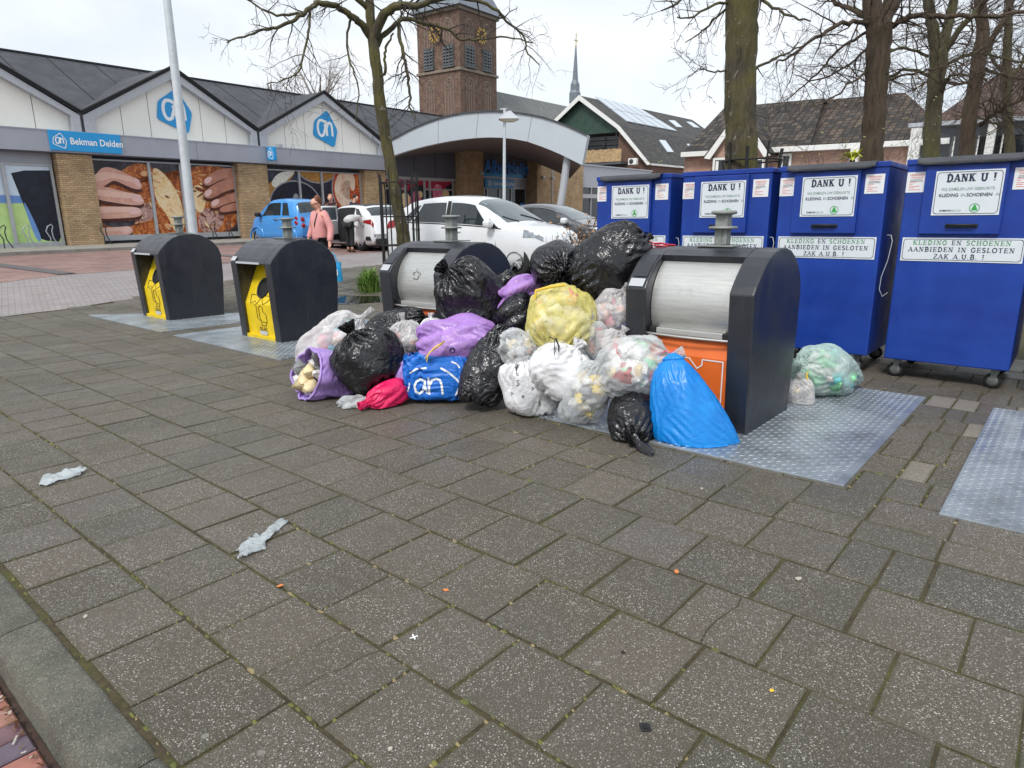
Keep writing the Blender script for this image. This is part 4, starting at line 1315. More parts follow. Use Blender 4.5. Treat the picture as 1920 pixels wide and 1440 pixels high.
class Print:
    """flat printed picture: layers of ink 0.6 mm apart"""
    def __init__(s, lo, hi, base):
        s.lo, s.hi = lo, hi
        s.mb = MB(); s.mats = [base]; s.k = 1
        s.mb.face([(lo[0], YW, lo[1]), (hi[0], YW, lo[1]), (hi[0], YW, hi[1]), (lo[0], YW, hi[1])], 0)
    def clip(s, P):
        for ax, lim, sg in ((0, s.lo[0], 1), (0, s.hi[0], -1), (1, s.lo[1], 1), (1, s.hi[1], -1)):
            Q = []
            for i in range(len(P)):
                a, b = P[i - 1], P[i]
                ia, ib = sg * (a[ax] - lim) >= 0, sg * (b[ax] - lim) >= 0
                if ia != ib:
                    t = (lim - a[ax]) / (b[ax] - a[ax]); Q.append((a[0] + (b[0] - a[0]) * t, a[1] + (b[1] - a[1]) * t))
                if ib: Q.append(b)
            P = Q
            if len(P) < 3: return []
        return P
    def layer(s, P, mat, sm=2):
        if sm: P = smooth_poly(P, sm)
        P = s.clip(P)
        if len(P) < 3: return
        if mat not in s.mats: s.mats.append(mat)
        y = YW - .0008 * s.k; s.k += 1
        bm = bmesh.new()
        f = bm.faces.new([bm.verts.new((p, y, q)) for p, q in P])
        bmesh.ops.triangulate(bm, faces=[f])
        bm.verts.index_update()
        s.mb.add([v.co.copy() for v in bm.verts], [[v.index for v in f.verts] for f in bm.faces], s.mats.index(mat))
        bm.free()
    def disc(s, cx, cz, r, mat, rz=None):
        s.layer([(cx + r * math.cos(R(k * 15)), cz + (rz or r) * math.sin(R(k * 15))) for k in range(24)], mat, 0)
    def build(s, parent): return s.mb.build('window_picture', s.mats, parent)
def window_bay(lo, hi, mullions, rails=()):
    f = MB()
    x0, z0 = lo; x1, z1_ = hi
    f.box((x0 - .1, .02, z0 - .22), (x1 + .1, .2, z0))
    f.box((x0 - .1, .04, z1_), (x1 + .1, .2, z1_ + .06))
    for x in (x0 - .05, x1 + .05): f.box((x - .05, .03, z0), (x + .05, .2, z1_))
    for x in mullions: f.box((x - .06, .0, z0), (x + .06, .095, z1_))
    for (xa, xb, z) in rails: f.box((xa, .03, z - .05), (xb, .095, z + .05))
    return f.build('window_frame', M_FRAME, shop)
Z = lambda zf, P: fac(zf, P, YW)
# bay with bread and hands
wf = window_bay((1.12, .46), (7.42, 3.52), (3.43, 4.84))
pr = Print((1.12, .46), (7.42, 3.52), P_DARK)
pr.layer(Z(z1, [(820, 860), (900, 838), (1000, 880), (1120, 960), (1160, 940), (1235, 860), (1390, 860), (1545, 900), (1560, 1330), (640, 1350), (640, 1100), (700, 960)]), P_CRUST)
pr.layer(Z(z1, [(975, 860), (1050, 900), (1130, 1010), (1170, 1100), (1195, 1280), (1120, 1290), (1080, 1180), (1010, 1100), (985, 1000)]), P_CRUMB)
pr.layer(Z(z1, [(880, 1110), (980, 1090), (1000, 1200), (900, 1230), (850, 1225)]), P_FLOUR)
pr.layer(Z(z1, [(1300, 1130), (1420, 1140), (1450, 1210), (1390, 1290), (1290, 1290), (1270, 1200)]), P_FLOUR)
pr.layer(Z(z1, [(1235, 990), (1300, 980), (1330, 1100), (1290, 1180), (1230, 1100)]), P_CRUMB)
pr.layer(Z(z1, [(640, 1210), (860, 1190), (880, 1250), (700, 1260)]), P_DARK)
rp = random.Random(6)
for k in range(70):
    cx, cy = rp.uniform(700, 1540), rp.uniform(900, 1330); an = rp.uniform(-.9, .9); L = rp.uniform(14, 46); w_ = L * rp.uniform(.14, .4)
    pr.layer(Z(z1, [(cx + L * math.cos(an + .0), cy + L * math.sin(an)), (cx + w_ * math.cos(an + 1.6), cy + w_ * math.sin(an + 1.6)), (cx - L * math.cos(an + .2), cy - L * math.sin(an + .2)), (cx - w_ * math.cos(an + 1.4), cy - w_ * math.sin(an + 1.4))]), rp.choice([P_CRUST2, P_CRUST3, P_CRUST2, P_CRUMB]), 1)
for F in ([(580, 1000), (600, 930), (650, 868), (720, 872), (800, 905), (870, 945), (912, 985), (905, 1012), (860, 1010), (800, 985), (730, 950), (690, 975), (650, 1000)],
          [(590, 985), (700, 1000), (800, 1028), (890, 1050), (928, 1085), (912, 1112), (850, 1114), (750, 1100), (600, 1075)],
          [(600, 1120), (750, 1122), (880, 1124), (914, 1152), (900, 1188), (800, 1196), (600, 1206)],
          [(620, 1272), (760, 1254), (830, 1246), (854, 1270), (842, 1300), (750, 1316), (620, 1320)]):
    pr.layer(Z(z1, [(x, y + 22) for x, y in F]), P_SHADE)
    pr.layer(Z(z1, F), P_SKIN)
    my = sum(y for x, y in F) / len(F)
    pr.layer(Z(z1, [(x - 14, my + (y - my) * .45 - 16) for x, y in F]), P_SKINHI)
for F in ([(840, 938), (880, 945), (912, 990), (890, 1000), (850, 970)], [(838, 1050), (890, 1052), (926, 1088), (880, 1100), (840, 1080)], [(820, 1130), (880, 1130), (908, 1155), (870, 1176), (820, 1168)], [(775, 1262), (825, 1254), (846, 1274), (815, 1296), (775, 1290)]):
    pr.layer(Z(z1, F), P_NAIL)
for F in ([(1560, 868), (1400, 880), (1320, 930), (1298, 962), (1312, 988), (1350, 986), (1420, 945), (1560, 925)], [(1560, 905), (1400, 962), (1310, 1022), (1298, 1052), (1330, 1074), (1380, 1062), (1440, 1022), (1560, 1000)],
          [(1560, 1008), (1420, 1062), (1343, 1102), (1350, 1132), (1390, 1132), (1450, 1102), (1560, 1080)], [(1560, 1085), (1440, 1112), (1398, 1142), (1420, 1162), (1480, 1152), (1560, 1140)]):
    pr.layer(Z(z1, [(x, y + 18) for x, y in F]), P_SHADE)
    pr.layer(Z(z1, F), P_SKIN2)
for F in ([(1302, 950), (1350, 925), (1362, 950), (1320, 985)], [(1302, 1030), (1350, 1005), (1362, 1030), (1325, 1070)], [(1346, 1092), (1400, 1068), (1408, 1095), (1365, 1130)]):
    pr.layer(Z(z1, F), P_NAIL)
pr.build(wf)
# left bay: doors with a garden picture and dark trousers
wf = window_bay((-6.5, .28), (-.42, 3.2), (-2.0, -4.3))
pr = Print((-6.5, .28), (-.42, 3.2), P_GREEN)
pr.layer([(-6.6, 1.9), (-.3, 1.9), (-.3, 3.4), (-6.6, 3.4)], P_SKY, 0)
pr.layer([(-6.6, 1.85), (-.3, 1.75), (-.3, 2.05), (-6.6, 2.15)], P_BLUE, 1)
pr.layer(Z(z1, [(60, 890), (100, 960), (150, 1110), (210, 1270), (260, 1340), (420, 1350), (420, 890)]), P_NAVY, 1)
pr.layer(Z(z1, [(150, 1100), (165, 1100), (250, 1280), (270, 1345), (240, 1345), (195, 1240)]), P_BLUE, 1)
pr.layer([(-6.6, .2), (-4.8, .2), (-4.4, 1.4), (-5.0, 3.2), (-6.6, 3.3)], P_RED, 1)
pr.build(wf)
mb = MB(); mb.box((-6.6, .05, 3.26), (-.3, .3, 3.69)); mb.build('transom_panel', M_FASCIA, shop)
# bay with bowls
wf = window_bay((9.2, .3), (15.3, 3.45), (11.2, 12.65))
pr = Print((9.2, .3), (15.3, 3.45), P_SLATE)
q = fac(z2, [(380, 830), (675, 730), (505, 1020), (930, 900)], YW)
pr.layer(Z(z2, [(250, 880), (330, 800), (420, 740), (510, 745), (430, 850), (400, 920), (330, 980), (260, 930)]), P_SOUP)
pr.layer(Z(z2, [(290, 850), (350, 760), (460, 740), (500, 750), (420, 830), (340, 890)]), P_HERB)
pr.disc(q[1][0], q[1][1] + .2, 1.42, P_RIM, .95); pr.disc(q[1][0], q[1][1] + .2, 1.34, P_SOUP, .88)
pr.disc(q[2][0], q[2][1], 1.62, P_RIM, 1.25); pr.disc(q[2][0], q[2][1], 1.55, P_NAVY, 1.18)
pr.layer(Z(z2, [(470, 960), (500, 920), (530, 960), (500, 985)]), P_RIM)
pr.disc(q[3][0] + .1, q[3][1], 1.28, P_RIM, 1.5); pr.disc(q[3][0] + .1, q[3][1], 1.2, P_RED, 1.42)
for th in (0, 1):
    rr = [(.82, .98), (.5, .66)][th]
    out = []
    for k in range(15): out.append((q[3][0] + .0 + rr[1] * math.cos(R(60 + k * 17)), q[3][1] + rr[1] * 1.1 * math.sin(R(60 + k * 17))))
    for k in range(15)[::-1]: out.append((q[3][0] + .0 + rr[0] * .6 * math.cos(R(60 + k * 17)), q[3][1] + rr[0] * .66 * math.sin(R(60 + k * 17))))
    if th == 0: pr.layer(out, P_SHRIMP, 1)
pr.layer(Z(z2, [(945, 780), (985, 790), (985, 900), (955, 910), (940, 850)]), P_SHRIMP)
pr.layer(Z(z2, [(985, 780), (1030, 790), (1030, 900), (1000, 900)]), P_CRUST)
pr.build(wf)
# pictures beside the entrance, under the canopy
wf = window_bay((17.15, .3), (23.3, 3.25), (18.9, 20.6, 21.1), ((20.6, 23.3, 2.72), (17.15, 18.9, 2.72)))
pr = Print((17.15, .3), (23.3, 3.25), P_NAVY)
rp = random.Random(3)
for k in range(22):
    pr.disc(17.2 + rp.random() * 6.0, 2.85 + rp.random() * .6, .18 + .2 * rp.random(), P_BERRY)
for k in range(34):
    pr.disc(17.2 + rp.random() * 6.0, .4 + rp.random() ** 1.3 * 2.0, .16 + .2 * rp.random(), rp.choice([P_POP, P_PINK, P_POP, P_NAVY, P_PINK]))
pr.disc(21.85, 2.45, .50, P_PINK, .62); pr.disc(22.1, 1.75, .62, P_PINK, .6); pr.disc(22.6, 2.3, .36, P_POP, .5); pr.disc(22.5, 1.5, .4, P_POP)
pr.disc(18.3, 1.7, .42, P_PINK, .7); pr.disc(18.9, 2.1, .4, P_POP)
pr.build(wf)
# wall above and beside the entrance
mb = MB()
for (a, c, h) in ((17.05, 19.7, 5.1), (19.75, 21.6, 5.25), (21.65, 23.55, 5.6)): mb.box((a, .0, 3.45), (c, .34, h))
for (a, c) in ((25.5, 27.4), (27.44, 29.4), (29.44, 31.7)): mb.box((a, .0, 3.75), (c, .34, 7.4))
mb.build('wall_panel', M_DARKPANEL, shop)
mb = MB(); mb.box((17.05, -.06, 3.30), (23.55, .3, 3.44)); mb.box((25.45, -.06, 3.64), (31.7, .3, 3.74)); mb.build('lintel', M_FRAME, shop)
for (a, c, yy) in ((23.6, 25.42, -.9), (31.8, 33.7, -.9)):
    mb = MB(); mb.box((a, yy, 0), (c, .34, 7.4), bev=.01); mb.build('pillar', M_BRICK, shop)
mb = MB(); mb.box((25.5, .05, 3.05), (31.7, .3, 3.64)); mb.build('transom_panel', M_FASCIA, shop)
mb = MB(); mb.box((25.5, .16, .1), (31.7, .2, 3.05)); en = mb.build('entrance_glazing', M_GLASS, shop)
mb = MB()
for x in (25.5, 26.95, 28.35, 29.8, 31.62): mb.box((x, .08, .1), (x + .09, .15, 3.05))
mb.box((25.5, .07, 2.92), (31.7, .15, 3.05)); mb.box((25.5, .07, .1), (31.7, .15, .22))
mb.build('door_frame', M_FRAME, en)
mb = MB(); mb.box((29.95, .06, .3), (30.4, .075, 1.55)); mb.build('door_poster', M_CYAN, en)
mb = MB(); mb.box((30.9, .06, .5), (31.5, .075, 1.9)); mb.build('door_poster', M_CYANDK, en)
# entrance lettering
tl = fac(z3, [(948, 725), (1235, 745), (1090, 690)], -.06)
mb = font_mb('Albert', 1.22, M=Matrix.Translation((26.4, -.08, 4.35)), align='LEFT', bold=.02, depth=.1)
mb2 = font_mb('Heijn', 1.22, mb, M=Matrix.Translation((29.05, -.08, 4.35)), align='LEFT', bold=.02, depth=.1)
mb.build('lettering', M_CYANDK, shop)
mb = MB(); mb.box((26.2, -.22, 3.72), (30.75, -.065, 3.98), bev=.02); mb.build('light_bar', M_CYAN, shop)
mb = MB(); mb.box((26.55, -.1, 2.95), (29.9, .0, 3.55), bev=.01)
sg = mb.build('entrance_sign', M_CYAN, shop)
mb = font_mb('Bekman Delden', .40, M=Matrix.Translation((27.5, -.1, 3.25)), align='LEFT', bold=.01, depth=.006)
ring_face(mb, [(27.1 + .22 * math.cos(R(k * 20)), 3.25 + .22 * math.sin(R(k * 20))) for k in range(18)], [(27.1 + .18 * math.cos(R(k * 20)), 3.25 + .18 * math.sin(R(k * 20))) for k in range(18)], -.106)
emblem_letters(mb, .5, 27.08, 3.25, -.107)
mb.build('lettering', M_SIGNW, sg)
# sign on the fascia
mb = MB(); mb.box((-.47, -.56, 3.78), (2.16, -.505, 4.53), bev=.01)
sg = mb.build('shop_sign', M_CYAN, shop)
mb = font_mb('Bekman Delden', .36, M=Matrix.Translation((.24, -.562, 4.15)), align='LEFT', bold=.018, depth=.004, xs=.86)
e0, e1 = -.12, 4.15
pp = [(e0 + p * .52, e1 + q * .52) for p, q in EMB_TILE]; p2 = [(e0 + p * .46, e1 + q * .46) for p, q in EMB_TILE]
ring_face(mb, pp, p2, -.566)
emblem_letters(mb, .46, e0 + .01, e1, -.567)
mb.build('lettering', M_SIGNW, sg)
# projecting box sign
mb = MB(); mb.box((9.02, -1.1, 3.86), (9.2, -.55, 4.50), bev=.03)
for z in (4.05, 4.35): mb.box((9.08, -.56, z), (9.12, -.48, z + .04))
bs = mb.build('box_sign', M_CYAN, shop)
mb = MB()
MBX = Matrix.Translation((9.018, -.83, 4.18)) @ Matrix.Rotation(R(-90), 4, 'Z')
ring_face(mb, [(p * .5, q * .5) for p, q in EMB_TILE], [(p * .44, q * .44) for p, q in EMB_TILE], -.002, 0, MBX)
emblem_letters(mb, .42, 0, 0, -.003, 0, MBX)
mb.build('lettering', M_SIGNW, bs)
# small floodlight on the fascia
mb = MB(); mb.box((9.75, -.5, GZ + .01), (10.0, -.3, GZ + .2), bev=.03); mb.tube([(9.87, -.4, GZ), (9.87, -.4, GZ + .1)], .03, 6); mb.build('floodlight', M_VERGE, shop)
for x in (24.9, 32.3, 33.6): 
    mb = MB(); mb.box((x, -1.12, 3.72), (x + .3, -.92, 3.9), bev=.03); mb.build('security_light', M_VERGE, shop)
# arched canopy
MC = frame((-7.7, 41.6, 0), 119.4)
MR = MS.inverted() @ MC
top_px = [(150, 520), (200, 492), (280, 452), (360, 408), (440, 370), (520, 338), (600, 310), (700, 284), (800, 266), (920, 254), (1050, 250), (1150, 255), (1250, 266), (1345, 281), (1440, 302), (1530, 330), (1620, 364), (1705, 402), (1787, 442)]
bot_px = [(150, 640), (220, 612), (285, 586), (360, 562), (440, 540), (520, 520), (600, 503), (700, 484), (800, 470), (900, 460), (1000, 455), (1100, 458), (1200, 468), (1310, 490), (1420, 528), (1500, 560), (1570, 590), (1650, 630), (1742, 676)]
TP = [inplane(MC, *z3(x, y)) for x, y in top_px]; BP = [inplane(MC, *z3(x, y)) for x, y in bot_px]
mb = MB()
n = len(TP)
for d, flip in ((0, 0), (.3, 1)):
    vs = [Vector((p, d, q)) for p, q in BP] + [Vector((p, d, q)) for p, q in TP]
    mb.add([MR @ v for v in vs], [(i, i + 1, n + i + 1, n + i) for i in range(n - 1)], 0)
vs = [MR @ Vector((p, d, q)) for d in (0, .3) for p, q in BP]
mb.add(vs, [(i, i + 1, n + i + 1, n + i) for i in range(n - 1)], 0)
mb.add([MR @ Vector((p, d, q)) for p, q in (BP[-1], TP[-1]) for d in (0, .3)], [(0, 1, 3, 2)], 0)
mb.add([MR @ Vector((p, d, q)) for p, q in (BP[0], TP[0]) for d in (0, .3)], [(0, 1, 3, 2)], 0)
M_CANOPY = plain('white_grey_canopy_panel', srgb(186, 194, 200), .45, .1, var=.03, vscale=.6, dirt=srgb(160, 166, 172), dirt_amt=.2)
cn = mb.build('canopy_fascia', M_CANOPY, shop)
mb = MB()
for f_ in (.36, .55, .76):
    i = int(f_ * (n - 1))
    a, b = Vector((BP[i][0], -.003, BP[i][1])), Vector((TP[i][0], -.003, TP[i][1]))
    mb.add([MR @ (q + Vector((dx, 0, 0))) for q in (a, b) for dx in (-.01, .01)], [(0, 1, 3, 2)], 0)
mb.build('canopy_joint', M_SEAM, cn)
mb = MB()
D = 15.0
for off, P in ((.06, TP), (-.02, TP)):
    vs = [MR @ Vector((p - .5 * max(d, 0), d, q + off)) for d in (-.08, D) for p, q in P]
    mb.add(vs, [(i, i + 1, n + i + 1, n + i) for i in range(n - 1)], 0, True)
vs = [MR @ Vector((p, -.08, q + off)) for off in (-.02, .06) for p, q in TP]
mb.add(vs, [(i, i + 1, n + i + 1, n + i) for i in range(n - 1)], 0)
mb.build('canopy_roof', M_BITUMEN, shop)
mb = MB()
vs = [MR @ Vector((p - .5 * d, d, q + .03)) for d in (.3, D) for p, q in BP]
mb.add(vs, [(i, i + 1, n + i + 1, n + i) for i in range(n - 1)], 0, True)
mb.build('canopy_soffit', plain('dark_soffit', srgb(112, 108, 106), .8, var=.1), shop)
c0, c1 = inplane(MC, *z3(1628, 640), .5), inplane(MC, *z3(1560, 1060), .5)
mb = MB(); mb.tube([MR @ Vector((c0[0], .5, c0[1] + .3)), MR @ Vector((c1[0] * .5 + c0[0] * .5, .5, (c0[1] + c1[1]) / 2)), MR @ Vector((c1[0], .5, c1[1])), MR @ Vector((c1[0] - (c0[0] - c1[0]) * .45, .5, -.05))], [.19, .20, .2, .2], 14)
mb.build('canopy_column', M_VERGE, shop)
# brick wing to the right and low grey annex
mb = MB(); mb.box((33.72, -.2, 0), (39.6, 6, 4.95), bev=.01); mb.build('side_wall', M_BRICK, shop)
mb = MB(); mb.tube([(34.7, -.3, 0), (34.7, -.3, 4.9)], .07, 8); mb.build('downpipe', M_VERGE, shop)
annex = thing('annex', 'low light grey flat roofed building with a row of windows behind the parked cars', 'building', MS)
mb = MB(); mb.box((39.7, -.0, 3.25), (53, 6, 5.05)); mb.box((39.65, -.1, 5.05), (53.1, 6, 5.16)); mb.build('wall', plain('pale_grey_cladding', srgb(176, 182, 190), .55, var=.04, dirt=srgb(150, 156, 160)), annex)
for k, x in enumerate(np.arange(39.75, 52.5, 1.62)):
    for (z0, z1_) in ((.5, 2.35), (2.72, 3.2)):
        mb = MB(); mb.box((x + .08, .1, z0), (x + 1.54, .16, z1_)); mb.build('window', M_GLASS, annex)
mb = MB()
for x in np.arange(39.7, 53, 1.62): mb.box((x, .0, .3), (x + .1, .3, 3.25))
mb.box((39.7, -.02, 2.36), (53, .3, 2.70)); mb.box((39.7, .0, .1), (53, .3, .5))
mb.build('window_frame', M_FRAME, annex)
# moss at the foot of the pillar belongs to the pillar; pavement in front of the shop
kq = MS.inverted() @ kerb0
mb = MB(); mb.box((-40, kq.y, -.3), (33, .36, .12)); 
o = structure('pavement_slab', mb, plain('shop_pavement', srgb(150, 146, 138), .85, var=.12, vscale=2, dirt=srgb(110, 104, 96), dirt_amt=.5)); o.matrix_world = MS
mb = MB()
for x in np.arange(-40, 33, 1.0): mb.box((x + .006, kq.y - .14, -.3), (x + .994, kq.y - .004, .125), bev=.012)
o = structure('kerb', mb, plain('shop_kerb', srgb(140, 138, 132), .85, var=.15, vscale=3, dirt=srgb(86, 82, 76))); o.matrix_world = MS
# bicycle racks
rk_px = [(20, 1340), (175, 1340), (325, 1340), (672, 1340), (1372, 1330), (1475, 1325)]
names = ['at the far left window', 'before the green garden picture', 'before the dark trousers picture', 'beside the brick pillar at the bread picture', 'below the right hand fingers of the bread picture', 'last before the second brick pillar']
for (px, py), nm in zip(rk_px, names):
    u, zz = inplane(MS, *z1(px, py), -.55)
    mb = MB()
    P = [(u, -.55, .12), (u + .02, -.55, .45), (u - .1, -.55, .72), (u - .02, -.55, .9), (u + .12, -.55, .98), (u + .16, -.55, .90), (u + .1, -.55, .72), (u + .12, -.55, .45), (u + .28, -.55, .12)]
    mb.tube(P, .022, 6)
    o = mb.build('bicycle_rack', M_FASCIA if px in (175, 325) else M_SHELL); o.matrix_world = MS
    tag(o, 'thin bent steel bicycle rack ' + nm, 'bike rack', 'bicycle racks along the shop windows')
# ---------------------------------------------------------------- church
def inplaneX(M, x, y, X=0.0):           # (v, z) on the plane X = const of a frame
    Mi = M.inverted(); o = Mi @ Vector(EYE); d = Mi.to_3x3() @ Vector(ray(x, y))
    t = (X - o.x) / d.x
    return o.y + d.y * t, o.z + d.z * t
_c = fat(868, 388, 95)
MT = frame((_c.x, _c.y, 0), 37.4)
church = thing('church', 'brick church tower with gilded clock numerals behind the supermarket, with slate nave and thin spire', 'church', MT)
M_CBRICK = brick('church_brick', srgb(130, 104, 90), srgb(106, 83, 73), srgb(108, 95, 86), .5, .16, mix_noise=.75, ms=.02)
M_STONE = plain('weathered_stone', srgb(128, 116, 104), .85, var=.2, vscale=2, dirt=srgb(96, 96, 80))
M_SLATE = plain('slate', srgb(112, 120, 130), .5, var=.18, vscale=2.2, dirt=srgb(140, 146, 140), dirt_amt=.5)
M_SLATE2 = None
def mat_nave():
    m = NT('streaked_slate')
    v = m.coord('Object', scale=(2.5, .25, .25))
    c = m.ramp(m.noise(v, 2.2, 8, .7), [(.3, srgb(74, 76, 76)), (.55, srgb(116, 118, 116)), (.75, srgb(150, 150, 142))])
    m.set(Base__Color=c, Roughness=.7); m.bump(m.noise(m.coord('Object'), 12, 4), .3, .02)
    return m.mat
M_NAVE = mat_nave()
M_DARKV = plain('dark_void', (.012, .012, .014), .8)
M_LOUVRE = plain('grey_louvre', srgb(84, 88, 90), .6, var=.2)
M_GOLD = plain('gilding', srgb(190, 156, 76), .4, .6, var=.1)
TS = inplane(MT, 931, 120)[0]
ZE, ZS = inplane(MT, 868, 14)[1], inplane(MT, 866, 129)[1]
mb = MB(); mb.box((0, 0, 0), (TS, TS, ZE)); tower = mb.build('tower', M_CBRICK, church)
mb = MB()
for (z, p, h) in ((ZS, .22, .35), (ZE - .1, .3, .4)):
    mb = MB(); mb.box((-p, -p, z - h / 2), (TS + p, TS + p, z + h / 2), bev=.05); mb.build('string_course', M_STONE, tower)
def arch_pts(c, w, z0, z1_):           # pointed arch outline
    zs = z1_ - w * 1.5
    P = [(c - w, z0), (c - w, zs)]
    for k in range(1, 6):
        t = k / 6; P.append((c - w * math.cos(t * math.pi / 2) ** .9, zs + (z1_ - zs) * math.sin(t * math.pi / 2) ** .85))
    P.append((c, z1_))
    return P + [(2 * c - p, q) for p, q in P[:-1][::-1]]
SWAP = Matrix(((0, 1, 0, 0), (1, 0, 0, 0), (0, 0, 1, 0), (0, 0, 0, 1)))   # puts an X-face drawing on the other face
zl0, zl1 = inplane(MT, 885, 132)[1], inplane(MT, 885, 87)[1]
zt1 = inplane(MT, 885, 36)[1]
zb1 = inplane(MT, 885, 146)[1]
for FM in (Matrix.Identity(4), SWAP):
    for f0, f1 in ((.14, .36), (.61, .82)):
        c, w_ = TS * (f0 + f1) / 2, TS * (f1 - f0) / 2
        # belfry opening with louvres
        mb = MB(); mb.prism([(c - w_, zl0 + .4), (c + w_, zl0 + .4), (c + w_, zl1), (c - w_, zl1)], -.03, -.01, 'xz', M=FM)
        o = mb.build('belfry_window', M_DARKV, tower)
        mb = MB(); n = 6
        for k in range(n):
            z = zl0 + .5 + (zl1 - zl0 - .6) * k / n
            mb.prism([(-.3, z), (-.03, z + .42), (-.03, z + .5), (-.3, z + .08)], c - w_, c + w_, 'yz', M=FM)
        for x in (c - w_ / 3, c + w_ / 3): mb.box((x - .07, -.32, zl0 + .4), (x + .07, -.02, zl1), M=FM)
        for x in (c - w_, c + w_): mb.box((x - .09, -.2, zl0 + .4), (x + .09, -.02, zl1), M=FM)
        mb.box((c - w_ - .2, -.35, zl0 + .2), (c + w_ + .2, -.02, zl0 + .42), M=FM)
        mb.build('louvre', M_LOUVRE, o)
        for (za, zb, nm) in ((zl1, zt1, 'blind_arch'), (0, zb1, 'blind_arch')):
            mb = MB()
            P = arch_pts(c, w_, za, zb)
            Q = arch_pts(c, w_ * .84, za + .05, zb - w_ * .22)
            ring_face(mb, P, Q, -.06, 0, FM)
            vs = [FM @ Vector((p, y, q)) for y in (-.06, -.01) for p, q in Q]
            n = len(Q); mb.add(vs, [(i, (i + 1) % n, n + (i + 1) % n, n + i) for i in range(n)], 0)
            # tracery
            for x in (c - w_ * .28, c + w_ * .28): mb.box((x - .06, -.055, za), (x + .06, -.015, zb - w_ * 1.3), M=FM)
            for (tx, tz, tr) in ((c, zb - w_ * .95, .3), (c - w_ * .38, zb - w_ * 1.55, .24), (c + w_ * .38, zb - w_ * 1.55, .24)):
                mb.tube([FM @ Vector((tx + tr * w_ * 1.2 * math.cos(R(a)), -.04, tz + tr * w_ * 1.2 * math.sin(R(a)))) for a in range(0, 361, 30)], .05, 5)
            mb.build(nm, M_STONE, tower)
            mb = MB(); mb.face([FM @ Vector((p, -.004, q)) for p, q in Q]); mb.build('arch_recess', plain('recessed_brick', srgb(112, 90, 80), .9, var=.15), tower)
    cc, cz = TS * .53, inplane(MT, 899, 68)[1]
    mb = MB()
    for k in range(12):
        an = R(k * 30); ca, sa = math.cos(an), math.sin(an)
        Mk = FM @ Matrix.Translation((cc + .82 * sa, -.4, cz + .82 * ca)) @ Matrix.Rotation(an, 4, 'Y')
        mb.box((-.09, -.03, -.2), (.09, .03, .2), M=Mk)
    for an, L in ((R(200), .55), (R(70), .7)):
        Mk = FM @ Matrix.Translation((cc, -.42, cz)) @ Matrix.Rotation(an, 4, 'Y'); mb.box((-.05, -.03, 0), (.05, .03, L), M=Mk)
    mb.build('clock', M_GOLD, tower)
mb = MB()
e = .75
q = [(-e, -e, ZE + .1), (TS + e, -e, ZE + .1), (TS + e, TS + e, ZE + .1), (-e, TS + e, ZE + .1)]
f_ = 1.3
q2 = [(f_, f_, ZE + 4.5), (TS - f_, f_, ZE + 4.5), (TS - f_, TS - f_, ZE + 4.5), (f_, TS - f_, ZE + 4.5)]
mb.add(q + q2 + [(TS / 2, TS / 2, ZE + 26)], [(0, 1, 5, 4), (1, 2, 6, 5), (2, 3, 7, 6), (3, 0, 4, 7), (4, 5, 8), (5, 6, 8), (6, 7, 8), (7, 4, 8), (0, 3, 2, 1)])
mb.build('tower_roof', M_SLATE, tower)
zr = inplane(MT, 934, 172, TS / 2)[1]
xn = inplane(MT, 1085, 200, TS / 2)[0] + 6
mb = MB(); hw = 8.5; zn = zr - 9
mb.add([(TS - .2, TS / 2 - hw, zn), (xn, TS / 2 - hw, zn), (xn, TS / 2, zr), (TS - .2, TS / 2, zr), (TS - .2, TS / 2 + hw, zn), (xn, TS / 2 + hw, zn)], [(0, 1, 2, 3), (3, 2, 5, 4), (1, 5, 2)])
mb.build('nave_roof', M_NAVE, church)
mb = MB(); mb.box((TS + .05, TS / 2 - hw + .6, 0), (xn - .5, TS / 2 + hw - .6, zn + .2)); mb.build('nave_wall', M_CBRICK, church)
sx_, sz = inplane(MT, 1078, 176, TS / 2)
z_tip = inplane(MT, 1079, 88, TS / 2)[1]; z_cross = inplane(MT, 1079, 62, TS / 2)[1]
mb = MB(); mb.lathe([(1.0, sz - 1.5), (1.0, sz + .1), (.82, sz + .5), (.8, sz + 1.5), (.5, sz + 2.2), (.12, z_tip)], (sx_, TS / 2, 0), 8, smooth=False)
sp_ = mb.build('spire', M_SLATE, church)
mb = MB(); mb.tube([(sx_, TS / 2, z_tip - .2), (sx_, TS / 2, z_cross)], .07, 5); mb.box((sx_ - .5, TS / 2 - .06, z_cross - 1.2), (sx_ + .5, TS / 2 + .06, z_cross - 1.05)); mb.lathe([(0, 0), (.2, .15), (0, .3)], (sx_, TS / 2, z_tip), 8)
mb.build('vane', M_GOLD, sp_)

# ---------------------------------------------------------------- house with green boarded gable
z3 = lambda x, y: (680 + x * .2361, 150 + y * .2361)
z4 = lambda x, y: (1100 + x * .22222, 180 + y * .22222)
def tile_mat(name, c1, c2, w_=.3, h=.34, bump_=.8):
    m = NT(name)
    uv = m.n('UVMap')
    b = m.n('TexBrick', Vector=uv.outputs[0], Color1=c1, Color2=c2, Mortar=tuple(x * .35 for x in c1), Scale=1.0)
    b.offset = 0.0
    for k, x in (('Mortar Size', .03), ('Mortar Smooth', .4), ('Brick Width', w_), ('Row Height', h), ('Bias', -.2)): b.inputs[k].default_value = x
    c = m.mix(.7, b.outputs[0], m.ramp(m.noise(m.coord('Object'), .9, 8, .7), [(.3, (.55, .55, .55)), (.72, (1.4, 1.35, 1.3))]), 'MULTIPLY')
    m.set(Base__Color=c, Roughness=.65)
    m.bump(m.math('SUBTRACT', 1.0, b.outputs['Fac']), bump_, .05)
    return m.mat
